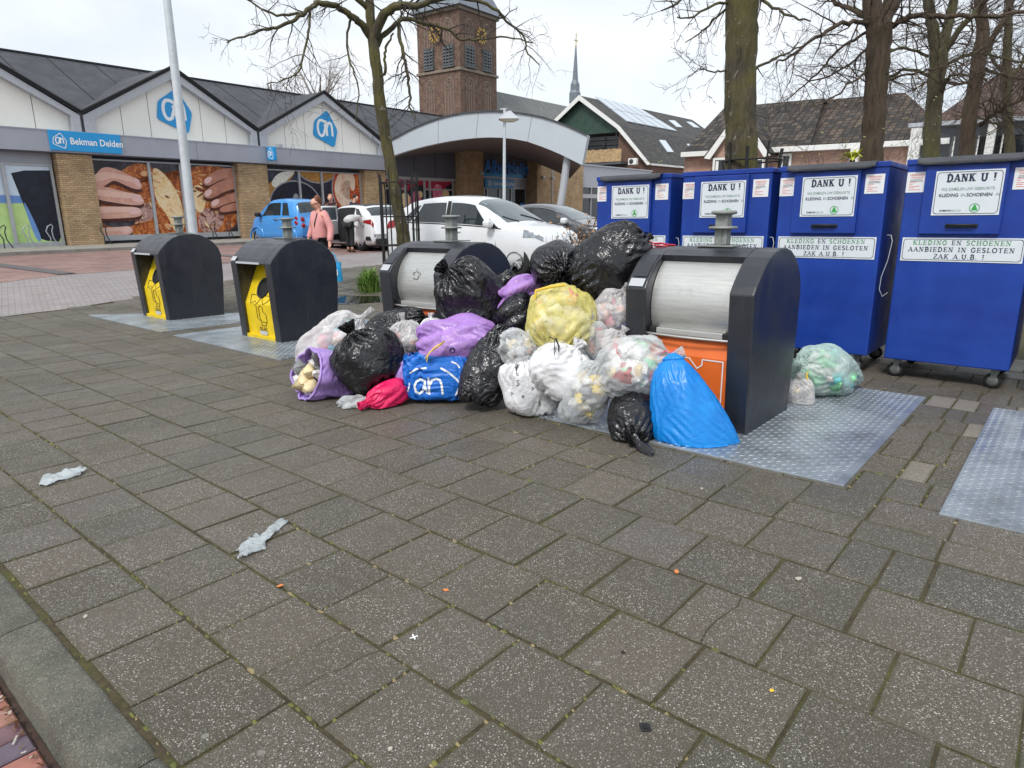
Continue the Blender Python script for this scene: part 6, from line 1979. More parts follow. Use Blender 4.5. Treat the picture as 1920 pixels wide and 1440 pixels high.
lime('bare tree with forked greenish trunk behind the gap right of the third container', 18.5,
     [(1740, 460), (1744, 290), (1750, 220), (1756, 150), (1760, 105), (1750, 60), (1742, 10), (1735, -70)], [14.5, 14, 13, 13, 14, 9, 8, 7],
     [([(1762, 108), (1775, 60), (1786, 20), (1800, -60)], [9, 8, 8, 6], [0, .1, .2, .3]), ([(1768, 105), (1800, 55), (1830, 22), (1870, -30)], [7, 6.5, 6, 5], [0, -.3, -.5, -.8]),
      ([(1764, 190), (1775, 150), (1800, 140), (1850, 150)], [4, 3.5, 3, 2], [0, -.4, -.8, -1]), ([(1742, 140), (1700, 130), (1670, 145), (1640, 160)], [4, 3.4, 2.6, 1.6], [0, .3, .6, .8]),
      ([(1742, 105), (1700, 90), (1660, 100), (1620, 120)], [3.6, 3, 2.4, 1.4], [0, -.4, -.8, -1.1]), ([(1776, 120), (1830, 100), (1880, 110), (1930, 120)], [4, 3.4, 2.6, 2], [0, .4, .8, 1.2])], M_BARKD, 20, 1.0, 32)
lime('bare tree with pale brown trunk behind the right hand container', 21,
     [(1806, 440), (1812, 290), (1818, 220), (1828, 160), (1836, 110), (1842, 60), (1838, 0), (1836, -80)], [13, 12.5, 12, 11.5, 11.5, 9, 8, 7],
     [([(1842, 100), (1868, 60), (1890, 20), (1910, -50)], [7, 6.4, 6, 5], [0, .1, .2, .3]), ([(1836, 235), (1860, 215), (1900, 192), (1950, 170)], [5, 4.4, 4, 3.4], [0, -.4, -.8, -1]),
      ([(1830, 150), (1790, 160), (1750, 150), (1710, 170)], [3.6, 3, 2.4, 1.4], [0, .3, .6, .8]), ([(1846, 130), (1880, 140), (1920, 150), (1960, 150)], [4, 3.4, 3, 2], [0, .4, .8, 1.2]), ([(1824, 200), (1860, 190), (1900, 230), (1940, 250)], [3, 2.6, 2, 1.4], [0, .4, .8, 1.2])], M_BARKB, 22, 1.2, 33)
lime('slim bare tree at the right edge behind the other trees', 25,
     [(1895, 430), (1893, 290), (1890, 220), (1888, 140), (1890, 60), (1894, -40)], [8, 8, 7.5, 7, 6, 5],
     [([(1890, 150), (1860, 110), (1840, 60), (1820, 10)], [4, 3.4, 2.6, 2], [0, .3, .5, .7]), ([(1889, 170), (1915, 120), (1940, 60), (1960, 10)], [4, 3.4, 2.6, 2], [0, .3, .5, .7]), ([(1890, 240), (1860, 230), (1820, 215), (1790, 225)], [3, 2.6, 2, 1.2], [0, -.4, -.8, -1])], M_BARKD, 24, 1.4, 34)
# far crowns over the supermarket roof
def far_tree(label, cx, base, top, half, D, seed, n):
    rnd = random.Random(seed)
    t = thing('bare_tree', label, 'tree', None, 'distant bare trees over the supermarket roof')
    b0 = at(cx, base, D); tp = at(cx, top, D); b0.z = zg(b0.x, b0.y) - .2
    mb = MB(); mb.tube([b0, b0 * .4 + tp * .6, tp], [.35, .2, .05], 8); mb.build('trunk', M_BARKD, t)
    tw = MB()
    h = tp.z - b0.z; wd = half / 1246.4 * D
    for k in range(n):
        f = rnd.uniform(.3, .85)
        p = b0 + (tp - b0) * f
        an = rnd.uniform(0, 6.28)
        d = Vector((math.cos(an), math.sin(an), rnd.uniform(.6, 1.8)))
        grow(tw, rnd, p, d, wd * rnd.uniform(.7, 1.3), .09, 2, .06, .13, (5, 4), 4)
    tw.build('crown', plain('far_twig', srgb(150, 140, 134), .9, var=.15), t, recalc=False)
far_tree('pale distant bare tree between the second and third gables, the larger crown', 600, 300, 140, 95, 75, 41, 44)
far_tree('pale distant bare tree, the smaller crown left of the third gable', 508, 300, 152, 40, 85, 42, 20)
# ---------------------------------------------------------------- masts
M_POLE = plain('white_mast', srgb(196, 202, 206), .4, .2, var=.05, dirt=srgb(160, 164, 164))
D = 19
b = at(366, 470, D); b.z = zg(b.x, b.y)
top = at(313, 0, D)
ax = (top - b)
mast = thing('flag_mast', 'tall white mast before the bread poster, running out of the top of the picture', 'mast')
mb = MB(); mb.tube([b, b + ax * .5, b + ax * 1.0, b + ax * 1.6], [.128, .115, .098, .085], 16); mb.build('pole', M_POLE, mast)
mb = MB(); mb.tube([b + Vector((0, 0, .0)), b + Vector((0, 0, .5))], .15, 16); mb.build('base_sleeve', M_HOOK, mast)
D = 30
b = at(945, 470, D); b.z = zg(b.x, b.y)
top = at(946, 203, D)
lamp = thing('street_lamp', 'slim grey street lamp with flat hood in front of the arched canopy', 'street lamp')
mb = MB(); mb.tube([b, top], [.085, .06], 10); mb.build('pole', M_POLE, lamp)
hd = at(945, 224, D)
mb = MB()
mb.add([hd + Vector(q) for q in ((-.22, -.3, 0), (.62, -.3, .0), (.62, .3, .0), (-.22, .3, 0), (.1, -.14, .3), (.28, -.1, .34), (.28, .1, .34), (.1, .14, .3))], [(0, 1, 5, 4), (1, 2, 6, 5), (2, 3, 7, 6), (3, 0, 4, 7), (4, 5, 6, 7)])
lh = mb.build('lamp_hood', M_VERGE, lamp)
mb = MB(); mb.add([hd + Vector(q) for q in ((-.2, -.27, -.003), (.6, -.27, -.003), (.6, .27, -.003), (-.2, .27, -.003), (0, -.15, -.1), (.4, -.15, -.1), (.4, .15, -.1), (0, .15, -.1))], [(0, 1, 5, 4), (1, 2, 6, 5), (2, 3, 7, 6), (3, 0, 4, 7), (4, 7, 6, 5)])
mb.build('lamp_glass', plain('frosted_lamp_glass', srgb(214, 212, 190), .4), lh)
mb = MB(); mb.tube([at(938, 205, D), at(950, 204, D)], .03, 6); mb.build('bracket', M_POLE, lamp)
# ---------------------------------------------------------------- cars
def carpaint(name, col, metal=0.0):
    m = NT(name)
    v = m.coord('Object')
    c = m.ramp(m.noise(v, 2.5, 6, .65), [(.3, tuple(x * .92 for x in col)), (.7, col)])
    m.set(Base__Color=c, Roughness=.28, Metallic=metal, Coat__Weight=.8, Coat__Roughness=.06)
    return m.mat
M_TYRE = plain('tyre_rubber', (.018, .018, .019), .75, var=.2)
M_ALLOY = plain('alloy_rim', srgb(150, 152, 156), .3, .8, var=.1)
M_CARGLASS = mat_glass('car_glass', (.03, .04, .045), .03, .7)
M_CARGLASS2 = mat_glass('windscreen_glass', (.12, .15, .165), .03, .8)
M_TRIM = plain('black_trim', (.014, .014, .015), .5, var=.1)
M_TAIL = plain('red_lamp', srgb(150, 16, 20), .15, var=.1)
M_HEAD = plain('headlamp_glass', srgb(150, 156, 162), .08, .5, var=.3, vscale=12)
M_PLATEY = plain('yellow_number_plate', srgb(228, 178, 30), .5, var=.03)
class Body:
    """car shell as stations along x; each station a half section from the sill up to the roof centre"""
    def __init__(s, st, hw, zs, belt, tumble):
        s.x = np.array([q[0] for q in st]); s.top = np.array([q[1] for q in st]); s.w = np.array([q[2] for q in st]); s.bot = np.array([q[3] for q in st])
        s.hw, s.belt, s.tumble = hw, belt, tumble
    def f(s, arr, x):
        i = np.clip(np.searchsorted(s.x, x) - 1, 0, len(s.x) - 2)
        t = (x - s.x[i]) / (s.x[i + 1] - s.x[i])
        m = np.gradient(arr, s.x)
        h = s.x[i + 1] - s.x[i]
        return (2 * t**3 - 3 * t * t + 1) * arr[i] + (t**3 - 2 * t * t + t) * h * m[i] * .8 + (-2 * t**3 + 3 * t * t) * arr[i + 1] + (t**3 - t * t) * h * m[i + 1] * .8
    def section(s, x):
        zt, w_, zb = float(s.f(s.top, x)), float(s.f(s.w, x)) * s.hw, float(s.f(s.bot, x))
        bl = s.belt(x)
        gh = max(0, zt - bl)                   # greenhouse height here
        zk = min(bl, zt - .05)
        wr = w_ * (1 - .06) - s.tumble * min(gh, .6) * .55
        if gh > .08:
            P = [(0, zb), (w_ * .86, zb), (w_ * .965, zb + .05), (w_ * .99, zb + .2), (w_, (zb + zk) * .5 + .05), (w_ * .985, zk - .1), (w_ * .955, zk), (wr + .02 * gh, zk + gh * .80), (wr - .07, zt - .045 * min(1, gh * 3)), (wr * .55, zt - .012), (0, zt)]
        else:
            P = [(0, zb), (w_ * .86, zb), (w_ * .965, zb + .05), (w_ * .99, zb + .2), (w_, (zb + zk) * .5 + .05), (w_ * .985, zk - .1), (w_ * .955, zk - .01), (w_ * .92, zk + (zt - zk) * .5), (w_ * .8, zt - .025), (w_ * .5, zt - .008), (0, zt)]
        return P
    def pt(s, x, t, off=0.0, side=1):           # t in section index units (0..10)
        P = s.section(x)
        i = min(int(t), 9); k = t - i
        y, z = P[i][0] + (P[i + 1][0] - P[i][0]) * k, P[i][1] + (P[i + 1][1] - P[i][1]) * k
        if off:
            n = Vector((0, P[i + 1][1] - P[i][1], -(P[i + 1][0] - P[i][0])))
            e = .03
            Q = s.section(x + e); y2, z2_ = Q[i][0] + (Q[i + 1][0] - Q[i][0]) * k, Q[i][1] + (Q[i + 1][1] - Q[i][1]) * k
            tx = Vector((e, y2 - y, z2_ - z)); ty = Vector((0, P[i + 1][0] - P[i][0], P[i + 1][1] - P[i][1]))
            n = tx.cross(ty); n = n.normalized() if n.length > 1e-9 else Vector((0, 1, 0))
            if n.y < -.05 or (abs(n.y) <= .05 and n.z < 0): n = -n
            return Vector((x + n.x * off, side * (y + n.y * off), z + n.z * off))
        return Vector((x, side * y, z))
    def build(s, name, mat, parent, wheels, rw, nx=64):
        xs = np.linspace(s.x[0], s.x[-1], nx)
        mb = MB(); pts = []
        for x in xs:
            P = s.section(x)
            ring = [Vector((x, y, z)) for y, z in P] + [Vector((x, -y, z)) for y, z in P[1:-1][::-1]]
            pts += ring
        m = len(ring)
        mb.grid(pts, m, nx, 0, closed=True)
        mb.face(pts[:m]); mb.face(pts[-m:])
        o = mb.build(name, mat, parent)
        # cut the wheel openings
        cut = MB()
        for wx in wheels:
            for sd in (1, -1): cut.lathe([(0, 0), (rw, 0), (rw, .34), (0, .34)], (wx, 0, rw * .93), 32, axis='y', M=Matrix.Translation((0, (s.hw - .26) if sd > 0 else -(s.hw + .08), 0)))
        c = cut.build('cutter', M_TRIM)
        md = o.modifiers.new('b', 'BOOLEAN'); md.object = c; md.operation = 'DIFFERENCE'; md.solver = 'EXACT'
        bpy.context.view_layer.update()
        dg = bpy.context.evaluated_depsgraph_get()
        me = bpy.data.meshes.new_from_object(o.evaluated_get(dg))
        o.modifiers.clear(); o.data = me
        bpy.data.objects.remove(c)
        mb = MB(); mb.box((wheels[0] - rw, -s.hw + .3, .22), (wheels[1] + rw, s.hw - .3, .5)); 
        return o
    def patch(s, quad, off=.006, n=10, side=1, m=6):
        """quad: (x, t) corners low-left, low-right, high-right, high-left"""
        P = []
        for j in range(m + 1):
            v = j / m
            for i in range(n + 1):
                u = i / n
                a = [(quad[0][k] * (1 - u) + quad[1][k] * u) * (1 - v) + (quad[3][k] * (1 - u) + quad[2][k] * u) * v for k in (0, 1)]
                P.append(s.pt(a[0], a[1], off, side))
        mb = MB(); mb.grid(P, n + 1, m + 1)
        return mb
    def across(s, x0, x1, t0, off=.006, n=8, w1=1.0):
        """panel that goes from side to side over the top, between two stations"""
        P = []
        ts = [t0 + (10 - t0) * k / 6 for k in range(7)]
        for j in range(n + 1):
            x = x0 + (x1 - x0) * j / n
            P += [s.pt(x, t, off, 1) for t in ts] + [s.pt(x, t, off, -1) for t in ts[:-1][::-1]]
        mb = MB(); mb.grid(P, 13, n + 1)
        return mb
def wheel(t, x, y, r, side, spokes=5, dark=False):
    wm = MB(); wm.lathe([(r * .62, -.1), (r * .9, -.105), (r, -.08), (r, .08), (r * .9, .105), (r * .62, .1)], (x, y, r), 28, axis='y', cap=False)
    w_ = wm.build('wheel', M_TYRE, t)
    rm = MB()
    yo = y + side * .085
    rm.lathe([(r * .66, -.02), (r * .66, .012), (r * .60, .012), (r * .58, -.06), (0, -.06)][:4], (x, yo, r), 28, axis='y', cap=False)
    for k in range(spokes):
        an = 2 * math.pi * k / spokes + .3
        for da in (-.13, .13):
            rm.tube([Vector((x + r * .1 * math.cos(an), yo, r + r * .1 * math.sin(an))), Vector((x + r * .6 * math.cos(an + da), yo + side * .004, r + r * .6 * math.sin(an + da)))], .022, 5)
    rm.lathe([(0, -.01), (r * .14, -.01), (r * .14, .015), (0, .018)], (x, yo, r), 12, axis='y')
    rm.build('rim', M_TRIM if dark else M_ALLOY, w_)
    bk = MB(); bk.lathe([(.001, 0), (r * .63, 0)], (x, y + side * .03, r), 20, axis='y'); bk.build('brake_disc', M_TRIM, w_)
def car(name, label, kind, M, paint, sc, st, hw, belt, tumble, wheels, rw, glass, wind, rear, extra, spokes=5, darkwheel=False, roof=None, skip_glass=()):
    t = thing(name, label, 'car', M @ Matrix.Scale(sc, 4))
    B = Body(st, hw, None, belt, tumble)
    body = B.build('body', paint, t, wheels, rw + .05)
    mb = MB()
    for wx in wheels: mb.lathe([(0, 0), (rw + .045, 0)], (wx, 0, rw), 24, axis='y'); mb.lathe([(0, 0), (rw + .06, 0)], (wx, hw - .3, rw), 24, axis='y'); mb.lathe([(0, 0), (rw + .06, 0)], (wx, -hw + .3, rw), 24, axis='y')
    mb.box((st[0][0] + .3, -hw + .14, .13), (st[-1][0] - .3, hw - .14, .3)); mb.build('underbody', M_TRIM, t)
    for side in (1, -1):
        for wx in wheels: wheel(t, wx, side * (hw - .125), rw, side, spokes, darkwheel)
        for k, q in enumerate(glass):
            if (side, k) in skip_glass: continue
            w_ = B.patch(q, .006, 8, side).build('side_window', M_CARGLASS, body)
    B.across(*wind, 7.12).build('windscreen', M_CARGLASS2, body)
    B.across(*rear, 7.15).build('rear_window', M_CARGLASS, body)
    if roof: B.across(roof[0], roof[1], 8.0, .005).build('roof_panel', M_TRIM, body)
    extra(t, B, body)
    return t, B, body
def seam(B, pts, side, r=.006): 
    mb = MB(); mb.tube([B.pt(x, t_, .002, side) for x, t_ in pts], r, 4, cap=False); return mb
# white hatchback nearest to us, nose to the right
st_m = [(-2.03, .78, .80, .42), (-1.98, .98, .88, .30), (-1.86, 1.12, .95, .22), (-1.66, 1.30, .985, .18), (-1.35, 1.455, 1.0, .17), (-.9, 1.53, 1.0, .17), (-.4, 1.555, 1.0, .17), (.1, 1.53, 1.0, .17), (.45, 1.44, 1.0, .17), (.8, 1.24, 1.0, .17), (1.12, 1.03, 1.0, .17), (1.35, .975, .99, .18), (1.65, .90, .955, .19), (1.85, .80, .89, .22), (1.98, .66, .78, .26), (2.03, .5, .68, .3)]
belt_m = lambda x: .94 - .035 * (x + .5) if x < 1.15 else .88 - .08 * (x - 1.15)
def head(B, body, x0, x1, t0, t1, mat, name, sides=(1, -1), off=.008):
    for sd in sides: B.patch([(x0, t0), (x1, t0 + .3), (x1, t1 - .3), (x0, t1)], off, 8, sd).build(name, mat, body)
def mirror(t, x, y, z, side, mat):
    mb = MB(); mb.box((x - .08, min(y, y + side * .2), z), (x + .08, max(y, y + side * .2), z + .15), bev=.05); mb.tube([(x, y - side * .04, z + .03), (x + .02, y + side * .06, z + .03)], .03, 6)
    return mb.build('mirror', mat, t)
def extra_m(t, B, body):
    head(B, body, 1.45, 1.84, 5.0, 6.6, M_HEAD, 'headlight')
    head(B, body, -1.97, -1.70, 4.9, 6.6, M_TAIL, 'tail_light')
    for sd in (1, -1):
        mirror(t, .74, sd * .84, .93, sd, WHITE)
        for x in (-1.12, -.1):
            mb = MB(); mb.tube([B.pt(x - .1, 5.25, .012, sd), B.pt(x - .03, 5.25, .04, sd), B.pt(x + .07, 5.25, .04, sd), B.pt(x + .12, 5.25, .012, sd)], .014, 6); mb.build('door_handle', WHITE, body)
        for pts in ([(.83, 1.2), (.86, 4), (.80, 6.0)], [(-.33, 1.2), (-.33, 4), (-.36, 6.0)], [(-1.15, 3.4), (-1.35, 5), (-1.38, 6)]): seam(B, pts, sd).build('panel_gap', M_TRIM, body)
        mb = MB(); mb.tube([B.pt(x, 6.1, .004, sd) for x in np.linspace(-1.5, .95, 14)], .011, 5, cap=False); mb.build('window_trim', M_TRIM, body)
        B.patch([(-.40, 6.15), (-.28, 6.15), (-.30, 7.0), (-.38, 7.0)], .009, 2, sd).build('door_pillar', M_TRIM, body)
        B.patch([(.66, 6.1), (.92, 6.1), (.72, 6.5), (.66, 6.6)], .010, 2, sd).build('mirror_triangle', M_TRIM, body)
    mb = MB(); mb.box((1.93, -.42, .32), (2.04, .42, .56), bev=.03); mb.build('grille', M_TRIM, body)
    mb = MB(); mb.box((2.035, -.26, .42), (2.045, .26, .53)); mb.build('number_plate', M_PLATEY, body)
    mb = MB(); mb.tube([B.pt(1.1, 8.2, .01, 1), B.pt(.98, 9.2, .012, 1), B.pt(.92, 10, .012, 1)], .012, 4); mb.tube([B.pt(1.08, 9.2, .01, -1), B.pt(.98, 8.4, .012, -1), B.pt(.9, 7.9, .012, -1)], .012, 4); mb.build('wiper', M_TRIM, body)
WHITE = carpaint('white_car_paint', srgb(228, 230, 232))
g_m = [[(-1.22, 6.15), (-.40, 6.15), (-.42, 6.95), (-1.0, 6.95)], [(-.28, 6.15), (.66, 6.15), (.28, 6.95), (-.28, 6.95)], [(-1.52, 6.2), (-1.28, 6.15), (-1.06, 6.9), (-1.2, 6.85)]]
def car_frame(px, py, local, head_deg, sc, D=None):
    """place a car so that its local ground point `local` lies under pixel px, py, nose towards head_deg"""
    p = on_ground(px, py) if D is None else at(px, py, D)
    h = R(head_deg)
    u = Vector((math.sin(h), math.cos(h), 0)); up = UPF
    u = (u - up * up.dot(u)).normalized(); v = up.cross(u)
    p = p - (u * local[0] + v * local[1]) * sc
    p.z = zg(p.x, p.y)
    return Matrix(((u.x, v.x, up.x, p.x), (u.y, v.y, up.y, p.y), (u.z, v.z, up.z, p.z), (0, 0, 0, 1)))
car('parked_car', 'white hatchback parked nose right directly behind the steel drum bins', 'car', car_frame(968, 524, (1.28, -.78), 121, 1.21), WHITE, 1.21, st_m, .85, belt_m, .46, (-1.29, 1.28), .31, g_m, (.34, 1.06), (-1.84, -1.42), extra_m)
# smaller white hatchback with its rear to us and a rear door open
st_a = [(-2.0, .55, .80, .34), (-1.97, .92, .90, .28), (-1.86, 1.1, .96, .22), (-1.66, 1.27, .985, .18), (-1.42, 1.385, 1.0, .17), (-.9, 1.44, 1.0, .17), (-.3, 1.44, 1.0, .17), (.2, 1.39, 1.0, .17), (.6, 1.22, 1.0, .17), (.95, 1.0, 1.0, .17), (1.2, .93, .99, .18), (1.6, .87, .95, .2), (1.85, .76, .88, .24), (2.0, .55, .74, .3)]
def extra_a(t, B, body):
    head(B, body, -1.97, -1.55, 4.7, 6.0, M_TAIL, 'tail_light')
    mb = MB(); mb.box((-2.03, -.26, .72), (-1.985, .26, .83)); mb.build('number_plate', M_PLATEY, body)
    mb = MB(); mb.box((-2.04, -.72, .22), (-1.95, .72, .40), bev=.03); mb.build('bumper_insert', M_TRIM, body)
    for sd in (1, -1):
        mirror(t, .6, sd * .86, .92, sd, WHITE)
        mb = MB(); mb.prism([(-1.9, .34), (-1.62, .34), (-1.66, .46), (-1.86, .46)], sd * .80, sd * .86, 'xz'); mb.build('bumper_vent', M_TRIM, body)
        mb = MB(); mb.tube([B.pt(x, 6.1, .004, sd) for x in np.linspace(-1.3, .8, 12)], .011, 5, cap=False); mb.build('window_trim', M_TRIM, body)
    # dark doorway on the side towards us and the door swung open
    sd = 1
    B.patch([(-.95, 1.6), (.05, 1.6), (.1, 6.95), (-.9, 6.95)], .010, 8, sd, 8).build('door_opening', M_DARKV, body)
    pts = [(.0, .24), (-.95, .30), (-1.0, .92), (-.82, 1.36), (-.05, 1.38), (.0, .92)]
    Md = Matrix.Translation((.08, .84, 0)) @ Matrix.Rotation(R(-64), 4, 'Z')
    mb = MB(); mb.prism([(0, .22), (-.92, .3), (-1.0, .55), (-1.0, .92), (0, .92)], -.05, .05, 'xz', M=Md)
    mb.tube([Md @ Vector(q) for q in ((0, 0, .92), (-.05, 0, 1.36), (-.80, 0, 1.34), (-1.0, 0, .92))], .035, 6)
    d = mb.build('door', WHITE, body)
    mb = MB(); mb.face([Md @ Vector(q) for q in ((-.03, 0, .94), (-.07, 0, 1.34), (-.78, 0, 1.32), (-.96, 0, .94))]); mb.build('door_glass', M_CARGLASS2, d)
    mb = MB(); mb.box((-.9, .051, .32), (-.06, .075, .88), M=Md); mb.box((-.9, -.075, .32), (-.06, -.051, .5), M=Md); mb.build('door_trim', M_TRIM, d)
g_a = [[(-1.02, 6.15), (-.2, 6.15), (-.2, 6.95), (-.86, 6.95)], [(-.1, 6.15), (.68, 6.15), (.36, 6.95), (-.1, 6.95)], [(-1.42, 6.25), (-1.1, 6.15), (-.92, 6.9), (-1.12, 6.85)]]
MA = car_frame(681, 470.5, (-1.28, .76), 317, 1.2)
car('parked_car', 'small white hatchback with open door, a person leaning into it', 'car', MA, WHITE, 1.2, st_a, .87, lambda x: .95 - .02 * (x + .5) if x < 1 else .9, .46, (-1.28, 1.25), .32, g_a, (.42, .93), (-1.86, -1.5), extra_a, 5, False, (-1.35, .3), ((1, 0),))
# light blue microcar
BLUEC = carpaint('light_blue_paint', srgb(70, 150, 222))
st_b = [(-1.36, .72, .82, .34), (-1.33, .95, .92, .28), (-1.27, 1.3, .97, .24), (-1.12, 1.5, 1.0, .22), (-.8, 1.58, 1.0, .2), (-.2, 1.6, 1.0, .2), (.25, 1.54, 1.0, .2), (.55, 1.3, 1.0, .2), (.78, 1.06, 1.0, .2), (1.0, .97, .97, .22), (1.2, .84, .9, .25), (1.32, .66, .8, .3), (1.36, .5, .7, .34)]
def extra_b(t, B, body):
    for sd in (1, -1):
        for z in (.70, .90):
            mb = MB(); mb.lathe([(0, -.035), (.075, -.03), (.085, .0), (.085, .02)], (-1.345 + (.0 if z < .8 else .02), sd * .54, z), 14, axis='x'); mb.build('tail_light', M_TAIL, body)
            mb = MB(); p = B.pt(-1.2, 4.6 if z < .8 else 5.5, .004, sd); mb.lathe([(0, .0), (.075, 0), (.085, -.02)], p, 14, axis='y', M=None); mb.build('side_tail_light', M_TAIL, body)
        mirror(t, .62, sd * .74, .98, sd, M_TRIM)
        for pts in ([(.62, 1.4), (.66, 4), (.6, 6.0)], [(-.42, 1.4), (-.44, 4), (-.44, 6.9)]): seam(B, pts, sd).build('panel_gap', M_TRIM, body)
        mb = MB(); mb.tube([B.pt(-.3, 5.2, .012, sd), B.pt(-.24, 5.2, .04, sd), B.pt(-.14, 5.2, .04, sd), B.pt(-.08, 5.2, .012, sd)], .016, 6); mb.build('door_handle', M_ALLOY, body)
        for wx in (-.86, .88):
            mb = MB(); mb.tube([Vector((wx + .37 * math.cos(R(a)), sd * .735, .27 + .37 * math.sin(R(a)))) for a in range(-5, 186, 12)], .035, 6); mb.build('wheel_arch', BLUEC, body)
    mb = MB(); mb.box((-1.38, -.24, .5), (-1.345, .24, .61)); mb.build('number_plate', M_PLATEY, body)
g_b = [[(-.40, 6.12), (.60, 6.12), (.26, 6.95), (-.38, 6.95)], [(-.86, 6.12), (-.5, 6.12), (-.48, 6.95), (-.72, 6.95)]]
car('parked_car', 'light blue microcar parked before the brick pillar', 'car', car_frame(547, 462, (-.86, .7), 303, 1.24), BLUEC, 1.24, st_b, .74, lambda x: .97, .34, (-.86, .88), .27, g_b, (.30, .74), (-1.3, -1.15), extra_b, 6)
# grey saloon right of the white hatchback
GREYC = carpaint('dark_grey_paint', srgb(92, 94, 98), .3)
st_g = [(-2.25, .6, .78, .36), (-2.2, .86, .88, .28), (-2.0, .98, .94, .22), (-1.6, 1.14, .98, .18), (-1.2, 1.32, 1.0, .17), (-.7, 1.43, 1.0, .17), (-.2, 1.46, 1.0, .17), (.2, 1.42, 1.0, .17), (.6, 1.27, 1.0, .17), (1.0, 1.06, 1.0, .17), (1.25, .97, 1.0, .17), (1.7, .9, .96, .19), (2.05, .78, .88, .24), (2.25, .55, .74, .3)]
def extra_g(t, B, body):
    head(B, body, 1.6, 2.05, 5.0, 6.4, M_HEAD, 'headlight'); head(B, body, -2.18, -1.9, 4.9, 6.3, M_TAIL, 'tail_light')
    for sd in (1, -1):
        mirror(t, .78, sd * .88, .95, sd, WHITE)
        mb = MB(); mb.tube([B.pt(x, 6.1, .006, sd) for x in np.linspace(-1.5, 1.0, 14)], .014, 5, cap=False); mb.tube([B.pt(x, 7.0, .006, sd) for x in np.linspace(-1.2, .6, 12)], .014, 5, cap=False); mb.build('window_trim', M_ALLOY, body)
        B.patch([(-.32, 6.15), (-.18, 6.15), (-.2, 7.0), (-.3, 7.0)], .009, 2, sd).build('door_pillar', M_TRIM, body)
g_g = [[(-1.35, 6.15), (-.32, 6.15), (-.3, 6.95), (-1.0, 6.95)], [(-.18, 6.15), (.85, 6.15), (.42, 6.95), (-.2, 6.95)]]
car('parked_car', 'dark grey saloon between the white hatchback and the first blue container', 'car', car_frame(1100, 492, (1.35, -.8), 118, 1.17), GREYC, 1.17, st_g, .9, lambda x: .93 - .01 * x, .46, (-1.35, 1.38), .32, g_g, (.42, .98), (-1.9, -1.3), extra_g)
# ---------------------------------------------------------------- people
def skin_mesh(name, V, E, mat, parent, sub=2):
    """V: list of (pos, radius or (rx, ry)); E: index pairs"""
    me = bpy.data.meshes.new(name)
    me.from_pydata([tuple(p) for p, r in V], E, [])
    o = bpy.data.objects.new(name, me); COL.objects.link(o)
    md = o.modifiers.new('skin', 'SKIN')
    md.use_smooth_shade = True
    for i, (p, r) in enumerate(V):
        d = me.skin_vertices[0].data[i]
        d.radius = r if hasattr(r, '__len__') else (r, r)
        d.use_root = (i == 0)
    ss = o.modifiers.new('sub', 'SUBSURF'); ss.levels = ss.render_levels = sub
    bpy.context.view_layer.update()
    dg = bpy.context.evaluated_depsgraph_get()
    m2 = bpy.data.meshes.new_from_object(o.evaluated_get(dg))
    for p in m2.polygons: p.use_smooth = True
    m2.materials.clear(); m2.materials.append(mat)
    o.modifiers.clear(); o.data = m2
    bpy.data.meshes.remove(me)
    m2.name = name
    o.parent = parent
    return o
def chain(V, E, pts, rads, start=None):
    prev = start
    for p, r in zip(pts, rads):
        V.append((Vector(p), r)); i = len(V) - 1
        if prev is not None: E.append((prev, i))
        prev = i
    return prev
M_SKIN = plain('skin', srgb(216, 164, 140), .5, var=.05, vscale=20)
